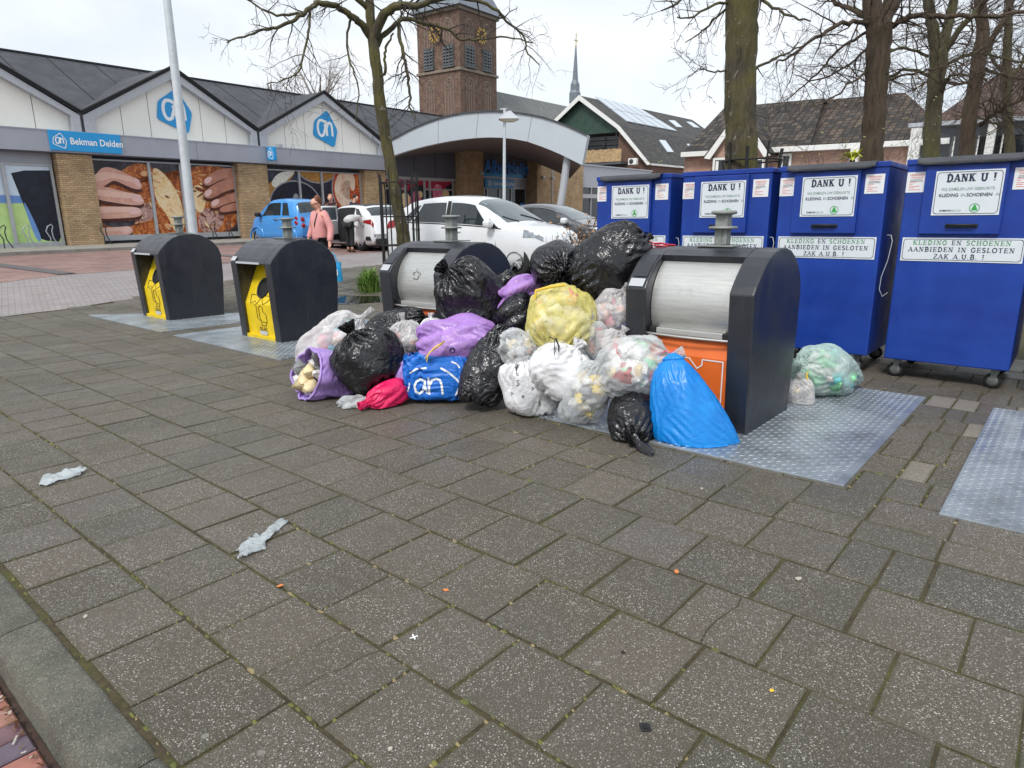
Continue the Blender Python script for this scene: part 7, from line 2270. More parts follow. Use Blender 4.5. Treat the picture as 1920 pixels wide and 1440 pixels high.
def person(label, M, J, cols, extra=None):
    """J: joint positions; x forward, y left, z up"""
    t = thing('person', label, 'person', M)
    V, E = [], []
    pel = chain(V, E, [J['pelvis']], [(.105, .10)])
    ch = chain(V, E, [J['waist'], J['chest'], J['neck0']], [(.10, .09), (.115, .09), (.06, .058)], pel)
    hd = chain(V, E, [J['neck1'], J['chin'], J['head']], [.054, (.068, .074), (.09, .10)], ch)
    crown = chain(V, E, [J['crown']], [.06], hd)
    f = (J['nose'] - J['head']).normalized()
    chain(V, E, [J['nose']], [.012], hd - 1)
    for s_, n in ((1, 'L'), (-1, 'R')):
        sh = chain(V, E, [J['sh' + n], J['el' + n], J['wr' + n]], [.055, .042, .028], ch - 1)
        w_, h_ = J['wr' + n], J['ha' + n]
        d = (h_ - w_).normalized(); side = d.cross(f if abs(d.dot(f)) < .9 else Vector((0, 1, 0))).normalized(); cv = side.cross(d)
        pm = chain(V, E, [w_ + d * .035, w_ + d * .075], [(.03, .016), (.036, .016)], sh)
        for k in range(4):
            o = side * (-.027 + .018 * k); L = (.062, .072, .068, .054)[k]
            b = w_ + d * .08 + o
            chain(V, E, [b, b + d * L * .5 + cv * .012, b + d * L * .8 + cv * .035], [.0085, .008, .007], pm)
        b = w_ + d * .03 + side * .03
        chain(V, E, [b, b + d * .03 + side * .022 + cv * .012, b + d * .055 + side * .018 + cv * .02], [.011, .0095, .008], pm - 1)
        leg = chain(V, E, [J['hip' + n], J['kn' + n], J['an' + n], J['toe' + n]], [.088, .06, .042, .036], pel)
    skin_mesh('body', V, E, M_SKIN, t, 1)
    b = [c for c in t.children][0]
    # trousers
    V, E = [], []
    pel = chain(V, E, [J['pelvis'] + Vector((0, 0, .02))], [(.145, .12)])
    for n in 'LR': chain(V, E, [J['hip' + n], J['kn' + n], J['an' + n] + (J['kn' + n] - J['an' + n]).normalized() * .05], [.10, .074, .062], pel)
    skin_mesh('trousers', V, E, cols['trousers'], t, 1)
    for n in 'LR':
        V, E = [], []
        d = (J['toe' + n] - J['an' + n])
        chain(V, E, [J['an' + n] + Vector((0, 0, .05)), J['an' + n] + Vector((0, 0, -.03)), J['an' + n] + d * .55 + Vector((0, 0, -.01)), J['toe' + n]], [.066, .062, .06, .048])
        skin_mesh('shoe', V, E, cols['shoes'], t, 1)
    V, E = [], []
    hem = J['pelvis'] + (J['pelvis'] - J['waist']).normalized() * cols.get('hem', .06)
    c0 = chain(V, E, [hem, J['pelvis'] * .6 + J['waist'] * .4, J['waist'], J['chest'], J['neck0'] - (J['neck0'] - J['chest']) * .18], [(.19, .185), (.18, .17), (.168, .15), (.175, .14), (.09, .08)])
    for n in 'LR': chain(V, E, [J['sh' + n], J['el' + n], J['wr' + n]], [.08, .068, .054], c0 - 1)
    skin_mesh('jacket', V, E, cols['jacket'], t, 1)
    # hair: cap over the back of the head
    V, E = [], []
    up = (J['crown'] - J['head']).normalized()
    bk = -f
    chain(V, E, [J['crown'] + f * .02 + up * .008, J['head'] + bk * .035 + up * .03, J['head'] + bk * .06 - up * .05, J['neck1'] + bk * cols.get('hairback', .05)], [(.082, .092), (.10, .108), (.085, .10), cols.get('hairend', .035)])
    skin_mesh('hair', V, E, cols['hair'], t, 1)
    # face
    side = up.cross(f).normalized()
    face = MB(); c = J['head'] - up * .01 + f * .088
    for s_ in (1, -1):
        q = c + side * s_ * .033
        face.lathe([(0, -.004), (.012, 0), (.0, .006)], (0, 0, 0), 8, M=Matrix.Translation(q) @ f.to_track_quat('Z', 'Y').to_matrix().to_4x4())
    face.build('eyes', M_TRIM, b)
    mo = MB(); q = J['chin'] + f * .064 + up * .012
    mo.tube([q - side * .024, q + f * .006, q + side * .024], .007, 5); mo.build('mouth', plain('lips', srgb(176, 96, 92), .5), b)
    er = MB()
    for s_ in (1, -1): er.lathe([(0, -.012), (.024, 0), (0, .012)], (0, 0, 0), 8, M=Matrix.Translation(J['head'] - up * .02 + side * s_ * .088) @ side.to_track_quat('Z', 'Y').to_matrix().to_4x4())
    er.build('ears', M_SKIN, b)
    if extra: extra(t, J, f, up, side)
    return t
def stand(turn=0.0, nod=0.0, stride=.1, arms=None):
    J = {}
    v = lambda x, y, z: Vector((x, y, z))
    J.update(pelvis=v(0, 0, .93), waist=v(0, 0, 1.10), chest=v(.01, 0, 1.28), neck0=v(0, 0, 1.43), neck1=v(.015, 0, 1.49))
    hm = Matrix.Rotation(turn, 3, 'Z') @ Matrix.Rotation(nod, 3, 'Y')
    for k, q in (('chin', v(.035, 0, .05)), ('head', v(.02, 0, .125)), ('crown', v(.005, 0, .19)), ('nose', v(.122, 0, .085))): J[k] = J['neck1'] + hm @ q
    for s_, n in ((1, 'L'), (-1, 'R')):
        J['sh' + n] = v(0, s_ * .175, 1.39); J['el' + n] = v(-.03, s_ * .23, 1.12); J['wr' + n] = v(.05, s_ * .22, .88); J['ha' + n] = v(.08, s_ * .215, .72)
        J['hip' + n] = v(0, s_ * .09, .88); J['kn' + n] = v(.04 + s_ * stride * .5, s_ * .10, .49); J['an' + n] = v(s_ * stride, s_ * .10, .09); J['toe' + n] = v(s_ * stride + .17, s_ * .12, .035)
    if arms: J.update(arms)
    return J
def stand_at(px, py, D, head_deg, sc):
    p = at(px, py, D); p.z = zg(p.x, p.y)
    h = R(head_deg)
    u = Vector((math.sin(h), math.cos(h), 0)); v = Vector((-u.y, u.x, 0))
    return Matrix(((u.x, v.x, 0, p.x), (u.y, v.y, 0, p.y), (u.z, v.z, 1, p.z), (0, 0, 0, 1))) @ Matrix.Scale(sc, 4)
M_PINKJ = plain('pink_jacket', srgb(216, 150, 146), .75, var=.1, vscale=9, bump=.2, bscale=30)
M_BLACKT = plain('black_trousers', (.012, .012, .014), .8, var=.2)
M_HAIR = plain('auburn_hair', srgb(112, 66, 44), .6, var=.25, vscale=20)
M_HAIRD = plain('dark_hair', srgb(34, 28, 26), .6, var=.25, vscale=20)
M_LGREY = plain('light_grey_jumper', srgb(196, 194, 192), .8, var=.1)
M_BROWNB = plain('brown_boots', srgb(104, 78, 60), .7, var=.15)
M_DARKJ = plain('dark_jacket', srgb(30, 32, 38), .75, var=.15)
M_NAVYJ = plain('navy_jacket', srgb(44, 52, 72), .75, var=.15)
M_CREAM = plain('cream_scarf', srgb(224, 214, 204), .8, var=.1)
v3 = lambda x, y, z: Vector((x, y, z))
def woman_extra(t, J, f, up, side):
    mb = MB(); c = J['head'] - up * .01 + f * .1
    for s_ in (1, -1):
        q = c + side * s_ * .034
        mb.tube([q + side * .026 * math.cos(R(a)) + up * .02 * math.sin(R(a)) for a in range(0, 361, 30)], .004, 4)
        mb.tube([q + side * s_ * .026, q + side * s_ * .05 - f * .09], .004, 4)
    mb.tube([c - side * .01, c + side * .01], .004, 4)
    mb.build('glasses', M_TRIM, t)
    V, E = [], []
    chain(V, E, [J['neck0'] + f * .02, J['neck0'] * .5 + J['chest'] * .5 + f * .09, J['chest'] + f * .12], [(.06, .05), (.05, .035), (.035, .02)])
    skin_mesh('top', V, E, M_CREAM, t, 1)
    mb = MB()
    mb.tube([J['neck0'] + side * .07 - f * .03, J['neck0'] + side * .06 + f * .06, J['chest'] + f * .13 + side * .05, J['waist'] + f * .14 + side * .05], [.02, .022, .016, .01], 6)
    mb.tube([J['neck0'] - side * .07 - f * .03, J['neck0'] - side * .06 + f * .06, J['chest'] + f * .13 - side * .05, J['waist'] + f * .14 - side * .05], [.02, .022, .016, .01], 6)
    mb.build('collar', M_DARKJ, t)
WM = stand_at(600, 420, 14.6, 224, 1.15)
person('woman with glasses in a pink jacket carrying a light blue shopping bag', WM,
       stand(R(-14), R(14), .14, dict(elL=v3(-.06, .28, 1.12), wrL=v3(.03, .34, .88), haL=v3(.05, .37, .73), elR=v3(.02, -.25, 1.13), wrR=v3(.12, -.24, .93), haR=v3(.17, -.23, .78))),
       dict(jacket=M_PINKJ, trousers=M_BLACKT, shoes=M_TRIM, hair=M_HAIR, hem=.06, hairback=.06, hairend=.05), woman_extra)
# the bag she carries
M_TOTE = plain('light_blue_bag', srgb(42, 164, 222), .45, var=.06, vscale=6)
def tote(M, w, h, d, label, mat):
    mb = MB()
    n = 7
    rows = []
    for j in range(7):
        z = -h * j / 6
        k = 1 + .08 * math.sin(j * 1.1)
        for (x, y) in ((-w, -d * .4), (-w * .3, -d * k), (w * .4, -d * .9 * k), (w, -d * .5), (w, d * .5), (w * .3, d * k), (-w * .4, d), (-w, d * .4)):
            rows.append((x * (1 - .05 * math.sin(j * .9)), y * (.35 + .65 * min(1, j / 2.5)), z))
    mb.grid(rows, 8, 7, closed=True); mb.face(rows[-8:])
    t = mb.build('shopping_bag', mat); t.matrix_world = M
    tag(t, label, 'shopping bag')
    hb = MB()
    for y in (-d * .3, d * .3): hb.tube([(-w * .5, y, 0), (-w * .3, y, .14), (0, y * .3, .2), (w * .3, y, .14), (w * .5, y, 0)], .012, 5)
    hb.build('handle', mat, t)
    return t
hl = WM @ (Vector((.05, .44, .70)))
tb = tote(Matrix.Translation(hl + Vector((0, 0, -.20))) @ Matrix.Rotation(R(12), 4, 'Z'), .17, .40, .08, 'light blue shopping bag hanging from the hand of the woman in pink', M_TOTE)
mb = MB(); emblem_letters(mb, .3, .0, -.2, -.092, w=.07); mb.build('print', M_SIGNW, tb)
# person bending into the open car door
jb = stand(0, 0, .05)
jb.update(pelvis=v3(-.05, 0, .93), waist=v3(.10, 0, 1.03), chest=v3(.28, 0, 1.10), neck0=v3(.43, 0, 1.10), neck1=v3(.49, 0, 1.09), chin=v3(.53, 0, 1.04), head=v3(.60, 0, 1.07), crown=v3(.67, 0, 1.08), nose=v3(.585, 0, .955))
for s_, n in ((1, 'L'), (-1, 'R')):
    jb['sh' + n] = v3(.36, s_ * .175, 1.10); jb['el' + n] = v3(.46, s_ * .2, .86); jb['wr' + n] = v3(.66, s_ * .17, .80); jb['ha' + n] = v3(.82, s_ * .15, .80)
person('person in light grey top, dark trousers and brown boots bending into the open car door', stand_at(655, 440, 24.9, 18, 1.15), jb, dict(jacket=M_LGREY, trousers=M_BLACKT, shoes=M_BROWNB, hair=M_HAIRD, hem=.04))
person('person in a black and red jacket standing beyond the small white hatchback', stand_at(622, 400, 31, 160, 1.27), stand(R(-30), R(20), .08), dict(jacket=plain('black_red_jacket', srgb(60, 26, 30), .75, var=.4, vscale=3), trousers=M_BLACKT, shoes=M_TRIM, hair=plain('fair_hair', srgb(170, 120, 90), .6), hem=.1))
person('person in a navy jacket standing beyond the small white hatchback', stand_at(665, 400, 31, 110, 1.27), stand(R(20), R(25), .08), dict(jacket=M_NAVYJ, trousers=M_BLACKT, shoes=M_TRIM, hair=M_HAIRD, hem=.1))
# ---------------------------------------------------------------- the heap of rubbish bags
def mat_film(name, col, rough=.3, alpha=1.0, wr=.25, spec=.5, streak=None, deep=None):
    m = NT(name)
    v = m.coord('Object')
    n1_ = m.noise(m.coord('Object', scale=(1, 1, .22)), 17, 5, .55, .6)
    n2_ = m.noise(m.coord('Object', scale=(.35, 1, 1), rot=(.5, .6, .3)), 13, 3, .5, 1.2)
    c = col
    if streak: c = m.mix(m.ramp(m.noise(v, 5, 5, .6, .8), [(.42, 0.0), (.7, .8)]), col, streak)
    if deep: c = m.mix(m.attr('depth', 'Fac'), c, deep)
    m.set(Base__Color=c, Specular__IOR__Level=spec)
    m.set(Roughness=m.ramp(m.noise(v, 6, 4), [(.3, max(.05, rough - .1)), (.7, rough + .1)]))
    h = m.math('ADD', m.math('MULTIPLY', n1_, .7), m.math('MULTIPLY', m.math('ABSOLUTE', m.math('SUBTRACT', n2_, .5)), 1.6))
    m.bump(h, wr, .02)
    if alpha < 1:
        fr = m.n('LayerWeight', Blend=.35)
        a = m.math('ADD', m.math('MULTIPLY', fr.outputs['Facing'], .45), m.ramp(m.noise(v, 8, 4), [(.3, max(.04, alpha - .14)), (.7, alpha + .14)]))
        m.t.links.new(a, m.b.inputs['Alpha'])
        m.set(Subsurface__Weight=0.0)
    return m.mat
F_BLACK = mat_film('black_bin_liner', (.009, .009, .011), .21, 1, .6, .6)
F_BLACK2 = mat_film('thin_black_bin_liner', (.012, .012, .015), .18, 1, .8, .65)
F_PURPLE = mat_film('lilac_bin_liner', srgb(176, 134, 210), .3, .78, .4, .5, srgb(196, 150, 216))
F_LILAC = mat_film('pale_lilac_liner', srgb(172, 142, 214), .38, 1, .4, .5, srgb(186, 152, 220))
F_YELLOW = mat_film('clear_yellow_liner', srgb(236, 226, 132), .22, .42, .5, .6, srgb(240, 228, 140))
F_CLEAR = mat_film('clear_liner', srgb(226, 230, 232), .18, .30, .55, .6)
F_CLEARW = mat_film('milky_liner', srgb(232, 230, 230), .22, .42, .5, .55)
F_CLEARG = mat_film('greenish_clear_liner', srgb(212, 234, 226), .2, .36, .55, .6)
F_WHITE = mat_film('white_carrier_film', srgb(232, 232, 234), .34, .88, .4, .5)
F_BLUE = mat_film('bright_blue_liner', srgb(14, 128, 212), .36, 1, .22, .5, srgb(24, 146, 226))
F_PINKR = mat_film('magenta_film', srgb(222, 30, 96), .36, 1, .4)
F_TOTE = mat_film('woven_blue_bag', srgb(28, 110, 206), .4, 1, .5)
PAL = {
 'white': srgb(226, 224, 220), 'cream': srgb(226, 208, 164), 'orange': srgb(226, 140, 70), 'red': srgb(196, 50, 44), 'green': srgb(96, 156, 72), 'blue': srgb(60, 120, 196), 'card': srgb(160, 124, 88),
 'grey': srgb(130, 130, 132), 'dark': srgb(44, 42, 44), 'pink': srgb(230, 130, 150), 'teal': srgb(110, 196, 200), 'yellow': srgb(234, 204, 70), 'salmon': srgb(226, 160, 136), 'mint': srgb(150, 220, 170), 'lilac': srgb(190, 150, 214)}
M_PAL = {k: plain('refuse_' + k, c, .5, var=.15, vscale=14) for k, c in PAL.items()}
def contents(rng, rx, ry, rz, cols, n, parent, planes=(), sc=1.0, lim=.72):
    mb = MB(); mats = [M_PAL[c] for c in cols]
    for k in range(n):
        while True:
            q = rng.uniform(-1, 1, 3)
            if .2 < np.linalg.norm(q) < lim: break
        c = Vector((q[0] * rx, q[1] * ry, q[2] * rz * .95))
        s_ = rng.uniform(.03, .075, 3) * sc * (rx + rz) / .5
        s_ = [min(x, .09) for x in s_]
        Mx = Matrix.Translation(c) @ Euler(tuple(rng.uniform(0, 6.28, 3))).to_matrix().to_4x4()
        flat_ = rng.random() < .35                   # a folded carton among crumpled soft things
        nu_, nv_ = 7, 5
        ph = rng.uniform(0, 6.28, 6)
        V2 = []
        for jj in range(nv_):
            la = math.pi * (jj / (nv_ - 1) - .5) * .96
            for ii in range(nu_):
                lo = 2 * math.pi * ii / nu_
                d = Vector((math.cos(la) * math.cos(lo), math.cos(la) * math.sin(lo), math.sin(la)))
                r_ = 1 + .30 * math.sin(3 * lo + ph[0] + 2 * la) + .22 * math.sin(5 * la + ph[1]) + rng.uniform(-.18, .18)
                if flat_:
                    m_ = max(abs(d.x), abs(d.y), abs(d.z)); r_ = (.8 / m_) * (1 + rng.uniform(-.05, .05))
                v = Mx @ Vector((d.x * s_[0] * r_, d.y * s_[1] * r_, d.z * s_[2] * r_ * (.5 if flat_ else .8)))
                for n_, d_ in planes:
                    g = d_ + .01 - v.dot(n_)
                    if g > 0: v = v + n_ * g
                V2.append(v)
        mi_ = int(rng.integers(0, len(mats)))
        mb.grid(V2, nu_, nv_, mi_, closed=True, smooth=not flat_)
        mb.add(V2[:nu_], [tuple(range(nu_))], mi_); mb.add(V2[-nu_:], [tuple(range(nu_))], mi_)
    o = mb.build('contents', mats, parent)
    o['kind'] = 'stuff'
    return o
def on_film(X, u, v, off=.004):
    nv, nu, _ = X.shape
    i, j = u * nu, v * (nv - 1)
    i0, j0 = int(math.floor(i)), min(int(j), nv - 2)
    a, b = i - i0, j - j0
    g = lambda jj, ii: X[jj, ii % nu]
    p = (g(j0, i0) * (1 - a) + g(j0, i0 + 1) * a) * (1 - b) + (g(j0 + 1, i0) * (1 - a) + g(j0 + 1, i0 + 1) * a) * b
    tu = g(j0, i0 + 1) - g(j0, i0 - 1); tv = g(j0 + 1, i0) - g(j0, i0)
    n = np.cross(tu, tv); n = n / (np.linalg.norm(n) + 1e-9)
    return Vector(p + n * off)
from mathutils.bvhtree import BVHTree
def decal(o, strokes, mat, name, lift=.004):
    """print strokes onto the outside of a bag: each ribbon is laid on the surface where it is seen"""
    M = o.matrix_world; Mi = M.inverted()
    me = o.data
    bv = BVHTree.FromPolygons([v.co.copy() for v in me.vertices], [tuple(p.vertices) for p in me.polygons])
    e = Mi @ Vector(EYE)
    def hit(x, y):
        d = (Mi.to_3x3() @ Vector(ray(x, y))).normalized()
        p, n, i, t = bv.ray_cast(e, d)
        return None if p is None else p - d * lift
    mb = MB()
    for k, (P, w_) in enumerate(strokes):
        Q = []
        for i in range(len(P) - 1):
            n = max(2, int(math.dist(P[i], P[i + 1]) / 1.5))
            Q += [(P[i][0] + (P[i + 1][0] - P[i][0]) * t / n, P[i][1] + (P[i + 1][1] - P[i][1]) * t / n) for t in range(n)]
        Q.append(P[-1])
        rows = []
        for i, q in enumerate(Q):
            a, b = Q[max(i - 1, 0)], Q[min(i + 1, len(Q) - 1)]
            L = math.dist(a, b) or 1; nx, ny = -(b[1] - a[1]) / L * w_ / 2, (b[0] - a[0]) / L * w_ / 2
            h = [hit(q[0] + nx * s_, q[1] + ny * s_) for s_ in (-1, 0, 1)]
            rows.append(h if all(x is not None for x in h) else None)
        for r0, r1 in zip(rows, rows[1:]):
            if r0 and r1: mb.add([r0[0], r0[1], r0[2], r1[0], r1[1], r1[2]], [(0, 1, 4, 3), (1, 2, 5, 4)])
    return mb.build(name, mat, o) if mb.v else None
FLOOR = .014
SZ = 1.10
BINF = (EB, 4.78)
def bag(label, cx, cy, L, W, D, aim, mat, seed, T=None, cat='rubbish bag', name='rubbish_bag', cols=None, ncont=40, lim=.72, planes=(), group='rubbish bags heaped at the bins', floor=True, csc=1.0, roll=0.0, **kw):
    """centre pixel, length along the neck axis and width across it in photo pixels, forward distance; neck = (right, up, towards viewer)"""
    K = F_PX / D / 1.04
    c = at(cx, cy, D)
    n = Vector((aim[0], -aim[2], aim[1])).normalized()
    x = n.cross(Vector((0, 1, 0)) if abs(n.y) < .9 else Vector((0, 0, 1))).normalized()
    if x.x < -.01: x = -x
    y = n.cross(x)
    Rm = Matrix(((x.x, y.x, n.x, c.x), (x.y, y.y, n.y, c.y), (x.z, y.z, n.z, c.z), (0, 0, 0, 1))) @ Matrix.Rotation(roll, 4, 'Z')
    Ri = Rm.to_3x3().inverted()
    W, L = W * SZ, L * SZ
    rx, rz = W / 2 / K, L / 2 / K
    ry = (T / 2 / K) if T else rx * .92
    pl = []
    if floor: pl.append((Vector((0, 0, 1)), FLOOR))
    pl += [(Vector((q[0][0], q[0][1], 0)) if len(q[0]) == 2 else Vector(q[0]), q[1]) for q in planes]
    lp = []
    for nn, d in pl:
        lp.append((Ri @ nn, d - nn.dot(c)))
    X, T_ = film(rx, ry, rz, seed, planes=lp, **kw)
    mb = film_mb(X)
    o = mb.build(name, mat)
    o.matrix_world = Rm
    tag(o, label, cat, group)
    if cols: contents(np.random.default_rng(seed + 100), rx, ry, rz, cols, ncont, o, lp, csc, lim)
    return o, X
def tie(o, pts, r, mat, name='tie', flat=.35):
    mb = MB(); mb.tube(pts, r, 6, flat=flat); return mb.build(name, mat, o)
BINR = [(tuple(-EB), -4.78)]     # stay in front of the bin fronts
def side_of(a, right=False):      # keep to the left (or right) of the plane at a
    return ((tuple(EA), a) if right else (tuple(-EA), -a))
# left end of the heap
o, X = bag('lilac bag lying open at the left end of the heap, rubbish showing in its mouth', 603, 707, 118, 96, 6.15, (-.62, .30, .62), F_LILAC, 3, T=104, cols=['white', 'white', 'cream', 'white', 'blue', 'salmon', 'white', 'grey'], ncont=60, open_top=True, lumps=.12, slack=1.06)
rim = MB()
nv, nu = X.shape[:2]
rim.tube([Vector(X[-1, i % nu]) for i in range(0, nu + 1, 2)], .012, 6, cap=False); rim.build('rolled_rim', F_LILAC, o)
o, X = bag('round black bag with knotted ears beside the open lilac bag', 690, 676, 98, 118, 6.0, (-.42, .86, .1), F_BLACK, 12, lumps=.12, tail=.24, neck=.10)
bag('milky white bag with pink and teal packets behind the left black bag', 622, 648, 128, 84, 6.75, (.72, .62, 0), F_CLEARW, 14, cols=['white', 'pink', 'teal', 'white', 'pink', 'cream'], ncont=34, lumps=.14, tail=.1)
bag('flat slumped black bag at the foot of the worn sticker bin', 738, 614, 108, 56, 7.05, (.95, .25, 0), F_BLACK2, 15, T=60, lumps=.2)
bag('small white bag tied in a tall knot behind the round black bag', 764, 640, 66, 58, 6.55, (-.15, .98, 0), F_CLEARW, 16, cols=['white', 'salmon', 'dark', 'white', 'red', 'grey'], ncont=26, tail=.16, neck=.08)
bag('white carton cornered bag tucked behind the big lilac bag', 809, 620, 40, 40, 6.5, (0, 1, 0), F_WHITE, 17, square=.7, lumps=.1, cols=['yellow', 'white'], ncont=8)
o, X = bag('big lilac bag with yellow drawstring lying on the blue shopper', 860, 640, 128, 82, 6.05, (.93, .10, .1), F_PURPLE, 18, T=84, cols=['lilac', 'pink', 'salmon', 'lilac', 'white', 'blue'], ncont=40, lim=.55, tail=.30, neck=.2, lumps=.14, shape=None)
decal(o, [([(848 + 5 * math.cos(R(a)), 657 + 5 * math.sin(R(a))) for a in range(0, 361, 30)], 1.6), ([(844, 656), (849, 653), (852, 657)], 1.6), ([(812, 672), (822, 679), (836, 680)], 1.4)], M_NAVY, 'printed_emblem')
M_YEL = plain('yellow_drawstring', srgb(232, 196, 70), .5, var=.08)
M_REDS = plain('red_drawstring', srgb(226, 60, 84), .45, var=.08)
Mi = o.matrix_world.inverted()
tie(o, [Mi @ at(x, y, d) for x, y, d in ((797, 672, 5.78), (806, 660, 5.74), (820, 652, 5.74), (834, 640, 5.76), (816, 650, 5.73), (803, 664, 5.74), (800, 678, 5.76))], .011, M_YEL, 'drawstring')
# blue supermarket shopper
o, X = bag('blue and white woven shopper with printed letters under the big lilac bag', 821, 690, 100, 108, 5.98, (.03, 1, -.12), F_TOTE, 19, T=80, cat='shopping bag', name='shopping_bag', open_top=True, square=1.0, full=.22, lumps=.05, slack=1.03, roll=0.0, cols=['white', 'blue', 'white'], ncont=14)
decal(o, [([(794, 714), (788, 711), (781, 715), (777, 724), (780, 735), (787, 738), (793, 733), (796, 720)], 4.2), ([(796, 712), (797, 726), (801, 738)], 4.2), ([(803, 708), (804, 722), (805, 740)], 4.2), ([(805, 724), (810, 713), (818, 710), (825, 713), (828, 722), (830, 740)], 4.2),
           ([(768, 700), (780, 692), (800, 690)], 3.2), ([(826, 690), (842, 699), (856, 711), (866, 724)], 3.6), ([(862, 722), (858, 734), (854, 742)], 3.4), ([(768, 718), (765, 734)], 2.6), ([(846, 678), (856, 682), (862, 690)], 3)], M_SIGNW, 'print')
# scraps in front of it
o, X = bag('small magenta bag lying on the paving before the round black bag', 729, 740, 78, 46, 5.78, (-.6, -.15, .5), F_PINKR, 20, T=44, lumps=.2, tail=.3, neck=.25)
bag('crushed lilac bag wedged behind the magenta bag', 757, 703, 50, 34, 5.95, (.2, .95, 0), F_LILAC, 21, lumps=.25)
bag('crumpled grey clear film scrap lying on the paving by the magenta bag', 664, 755, 50, 26, 5.72, (1, .1, 0), F_CLEAR, 22, T=30, lumps=.3, cat='plastic scrap', name='plastic_scrap', group=None, tail=.4, neck=.3)
mb = MB()
c = on_ground(683, 741, .05)
rng = np.random.default_rng(5)
for k in range(9): mb.box((-.03, -.012, -.006), (.03, .012, .006), M=Matrix.Translation(c + Vector(rng.uniform(-.06, .06, 3) * np.array([1, 1, .4]))) @ Euler(tuple(rng.uniform(0, 6, 3))).to_matrix().to_4x4())
tag(mb.build('orange_peel', M_PAL['orange']), 'orange and yellow peelings spilled under the round black bag', 'food scraps')
mb = MB(); mb.prism([(-.09, 0), (.05, .0), (.1, .05), (-.04, .04)], -.004, .004, 'xy', M=Matrix.Translation(on_ground(699, 745, .03)) @ Euler((R(20), R(8), R(20))).to_matrix().to_4x4())
tag(mb.build('card_flap', M_PAL['grey']), 'grey flattened carton flap sticking out under the round black bag', 'carton')
# middle
bag('tall black bag standing between the blue shopper and the white printed bag', 915, 698, 112, 80, 5.68, (.35, .9, -.3), F_BLACK2, 23, lumps=.12, tail=.3, neck=.55, full=.45)
o, X = bag('plump black bag with twisted knot leaning on the worn sticker bin', 884, 556, 118, 106, 6.45, (-.55, .62, .35), F_BLACK, 24, lumps=.12, tail=.22, ext=.7, floor=False)
bag('thin wrinkled black bag under the small lilac bag', 966, 594, 82, 66, 6.2, (.72, .6, .1), F_BLACK2, 25, floor=False)
bag('sliver of black bag showing behind the small lilac bag', 943, 532, 50, 30, 6.75, (.6, .6, 0), F_BLACK2, 26, floor=False, ext=.2, tail=.05)
bag('small lilac bag high in the middle of the heap', 976, 546, 76, 44, 6.3, (.9, .4, 0), F_PURPLE, 27, floor=False, cols=['pink', 'lilac', 'salmon'], ncont=16, lim=.5, lumps=.2)
o, X = bag('black bag gathered to a puckered centre facing the viewer, at the top of the heap', 1043, 498, 86, 84, 6.15, (.12, -.15, .95), F_BLACK2, 28, floor=False, gather=3.0, lumps=.08, tail=.12, neck=.06)
o, X = bag('largest black bag at the very top, propped against the orange fronted bin', 1148, 494, 132, 112, 5.95, (.70, .50, .0), F_BLACK, 29, floor=False, lumps=.10, tail=.10, neck=.07, ext=.4, nu=96, nv=60, planes=[(tuple(-EA), 2.80)] if False else ())
Mi = o.matrix_world.inverted()
tie(o, [Mi @ at(x, y, d) for x, y, d in ((1216, 452, 5.93), (1228, 457, 5.85), (1240, 456, 5.82), (1252, 459, 5.80), (1266, 460, 5.80))], .012, M_REDS, 'drawstring')
tie(o, [Mi @ at(x, y, d) for x, y, d in ((1216, 454, 5.92), (1226, 461, 5.84), (1240, 461, 5.82), (1256, 463, 5.80))], .010, M_REDS, 'drawstring')
o, X = bag('yellow translucent bag tied with black string in the centre of the heap', 1050, 598, 118, 116, 5.62, (-.1, -.62, .55), F_YELLOW, 30, T=96, floor=False, cols=['cream', 'cream', 'white', 'white', 'yellow', 'white', 'salmon', 'cream', 'white', 'white'], ncont=64, csc=1.25, gather=2.4, lumps=.10, tail=.08, neck=.07, square=.35)
Mi = o.matrix_world.inverted()
tie(o, [Mi @ at(x, y, d) for x, y, d in ((1030, 632, 5.22), (1040, 636, 5.20), (1039, 660, 5.17), (1040, 698, 5.18))], .010, M_TRIM, 'tie')
tie(o, [Mi @ at(x, y, d) for x, y, d in ((1042, 634, 5.20), (1048, 650, 5.17), (1046, 672, 5.18), (1040, 652, 5.17))], .010, M_TRIM, 'tie')
tie(o, [Mi @ at(x, y, d) for x, y, d in ((1003, 560, 5.5), (1005, 545, 5.5), (1030, 538, 5.5), (1060, 534, 5.5))], .012, M_YEL, 'handle')
bag('milky bag with pink contents pressed against the left cheek of the orange fronted bin', 1146, 587, 76, 66, 5.72, (.4, .8, 0), F_CLEARW, 31, floor=False, cols=['white', 'salmon', 'pink', 'white', 'white'], ncont=26)
bag('small clear bag with orange peel at the left edge of the white printed bag', 972, 652, 62, 62, 5.52, (.6, -.35, .4), F_CLEAR, 32, floor=False, cols=['salmon', 'white', 'card', 'white', 'grey', 'cream'], ncont=30)
o, X = bag('white carrier bag printed with scattered black letters, low in the heap', 994, 724, 104, 92, 5.5, (-.25, .9, .2), F_WHITE, 33, lumps=.15, tail=.2, cols=['white', 'grey', 'salmon'], ncont=20)
decal(o, [([(971, 682), (966, 694)], 7), ([(973, 698), (969, 697), (967, 702), (972, 704)], 1.3), ([(969, 700), (972, 701)], 1.3), ([(974, 714), (970, 713), (969, 717), (973, 719), (972, 723), (968, 722)], 1.3), ([(983, 742), (978, 745)], 1.3), ([(979, 741), (982, 747)], 1.3),
           ([(1000, 700), (1004, 698)], 1.3), ([(958, 735), (962, 738), (958, 741)], 1.3), ([(1012, 752), (1013, 762)], 1.4), ([(996, 726), (1001, 728), (997, 732)], 1.2)], M_INK, 'print')
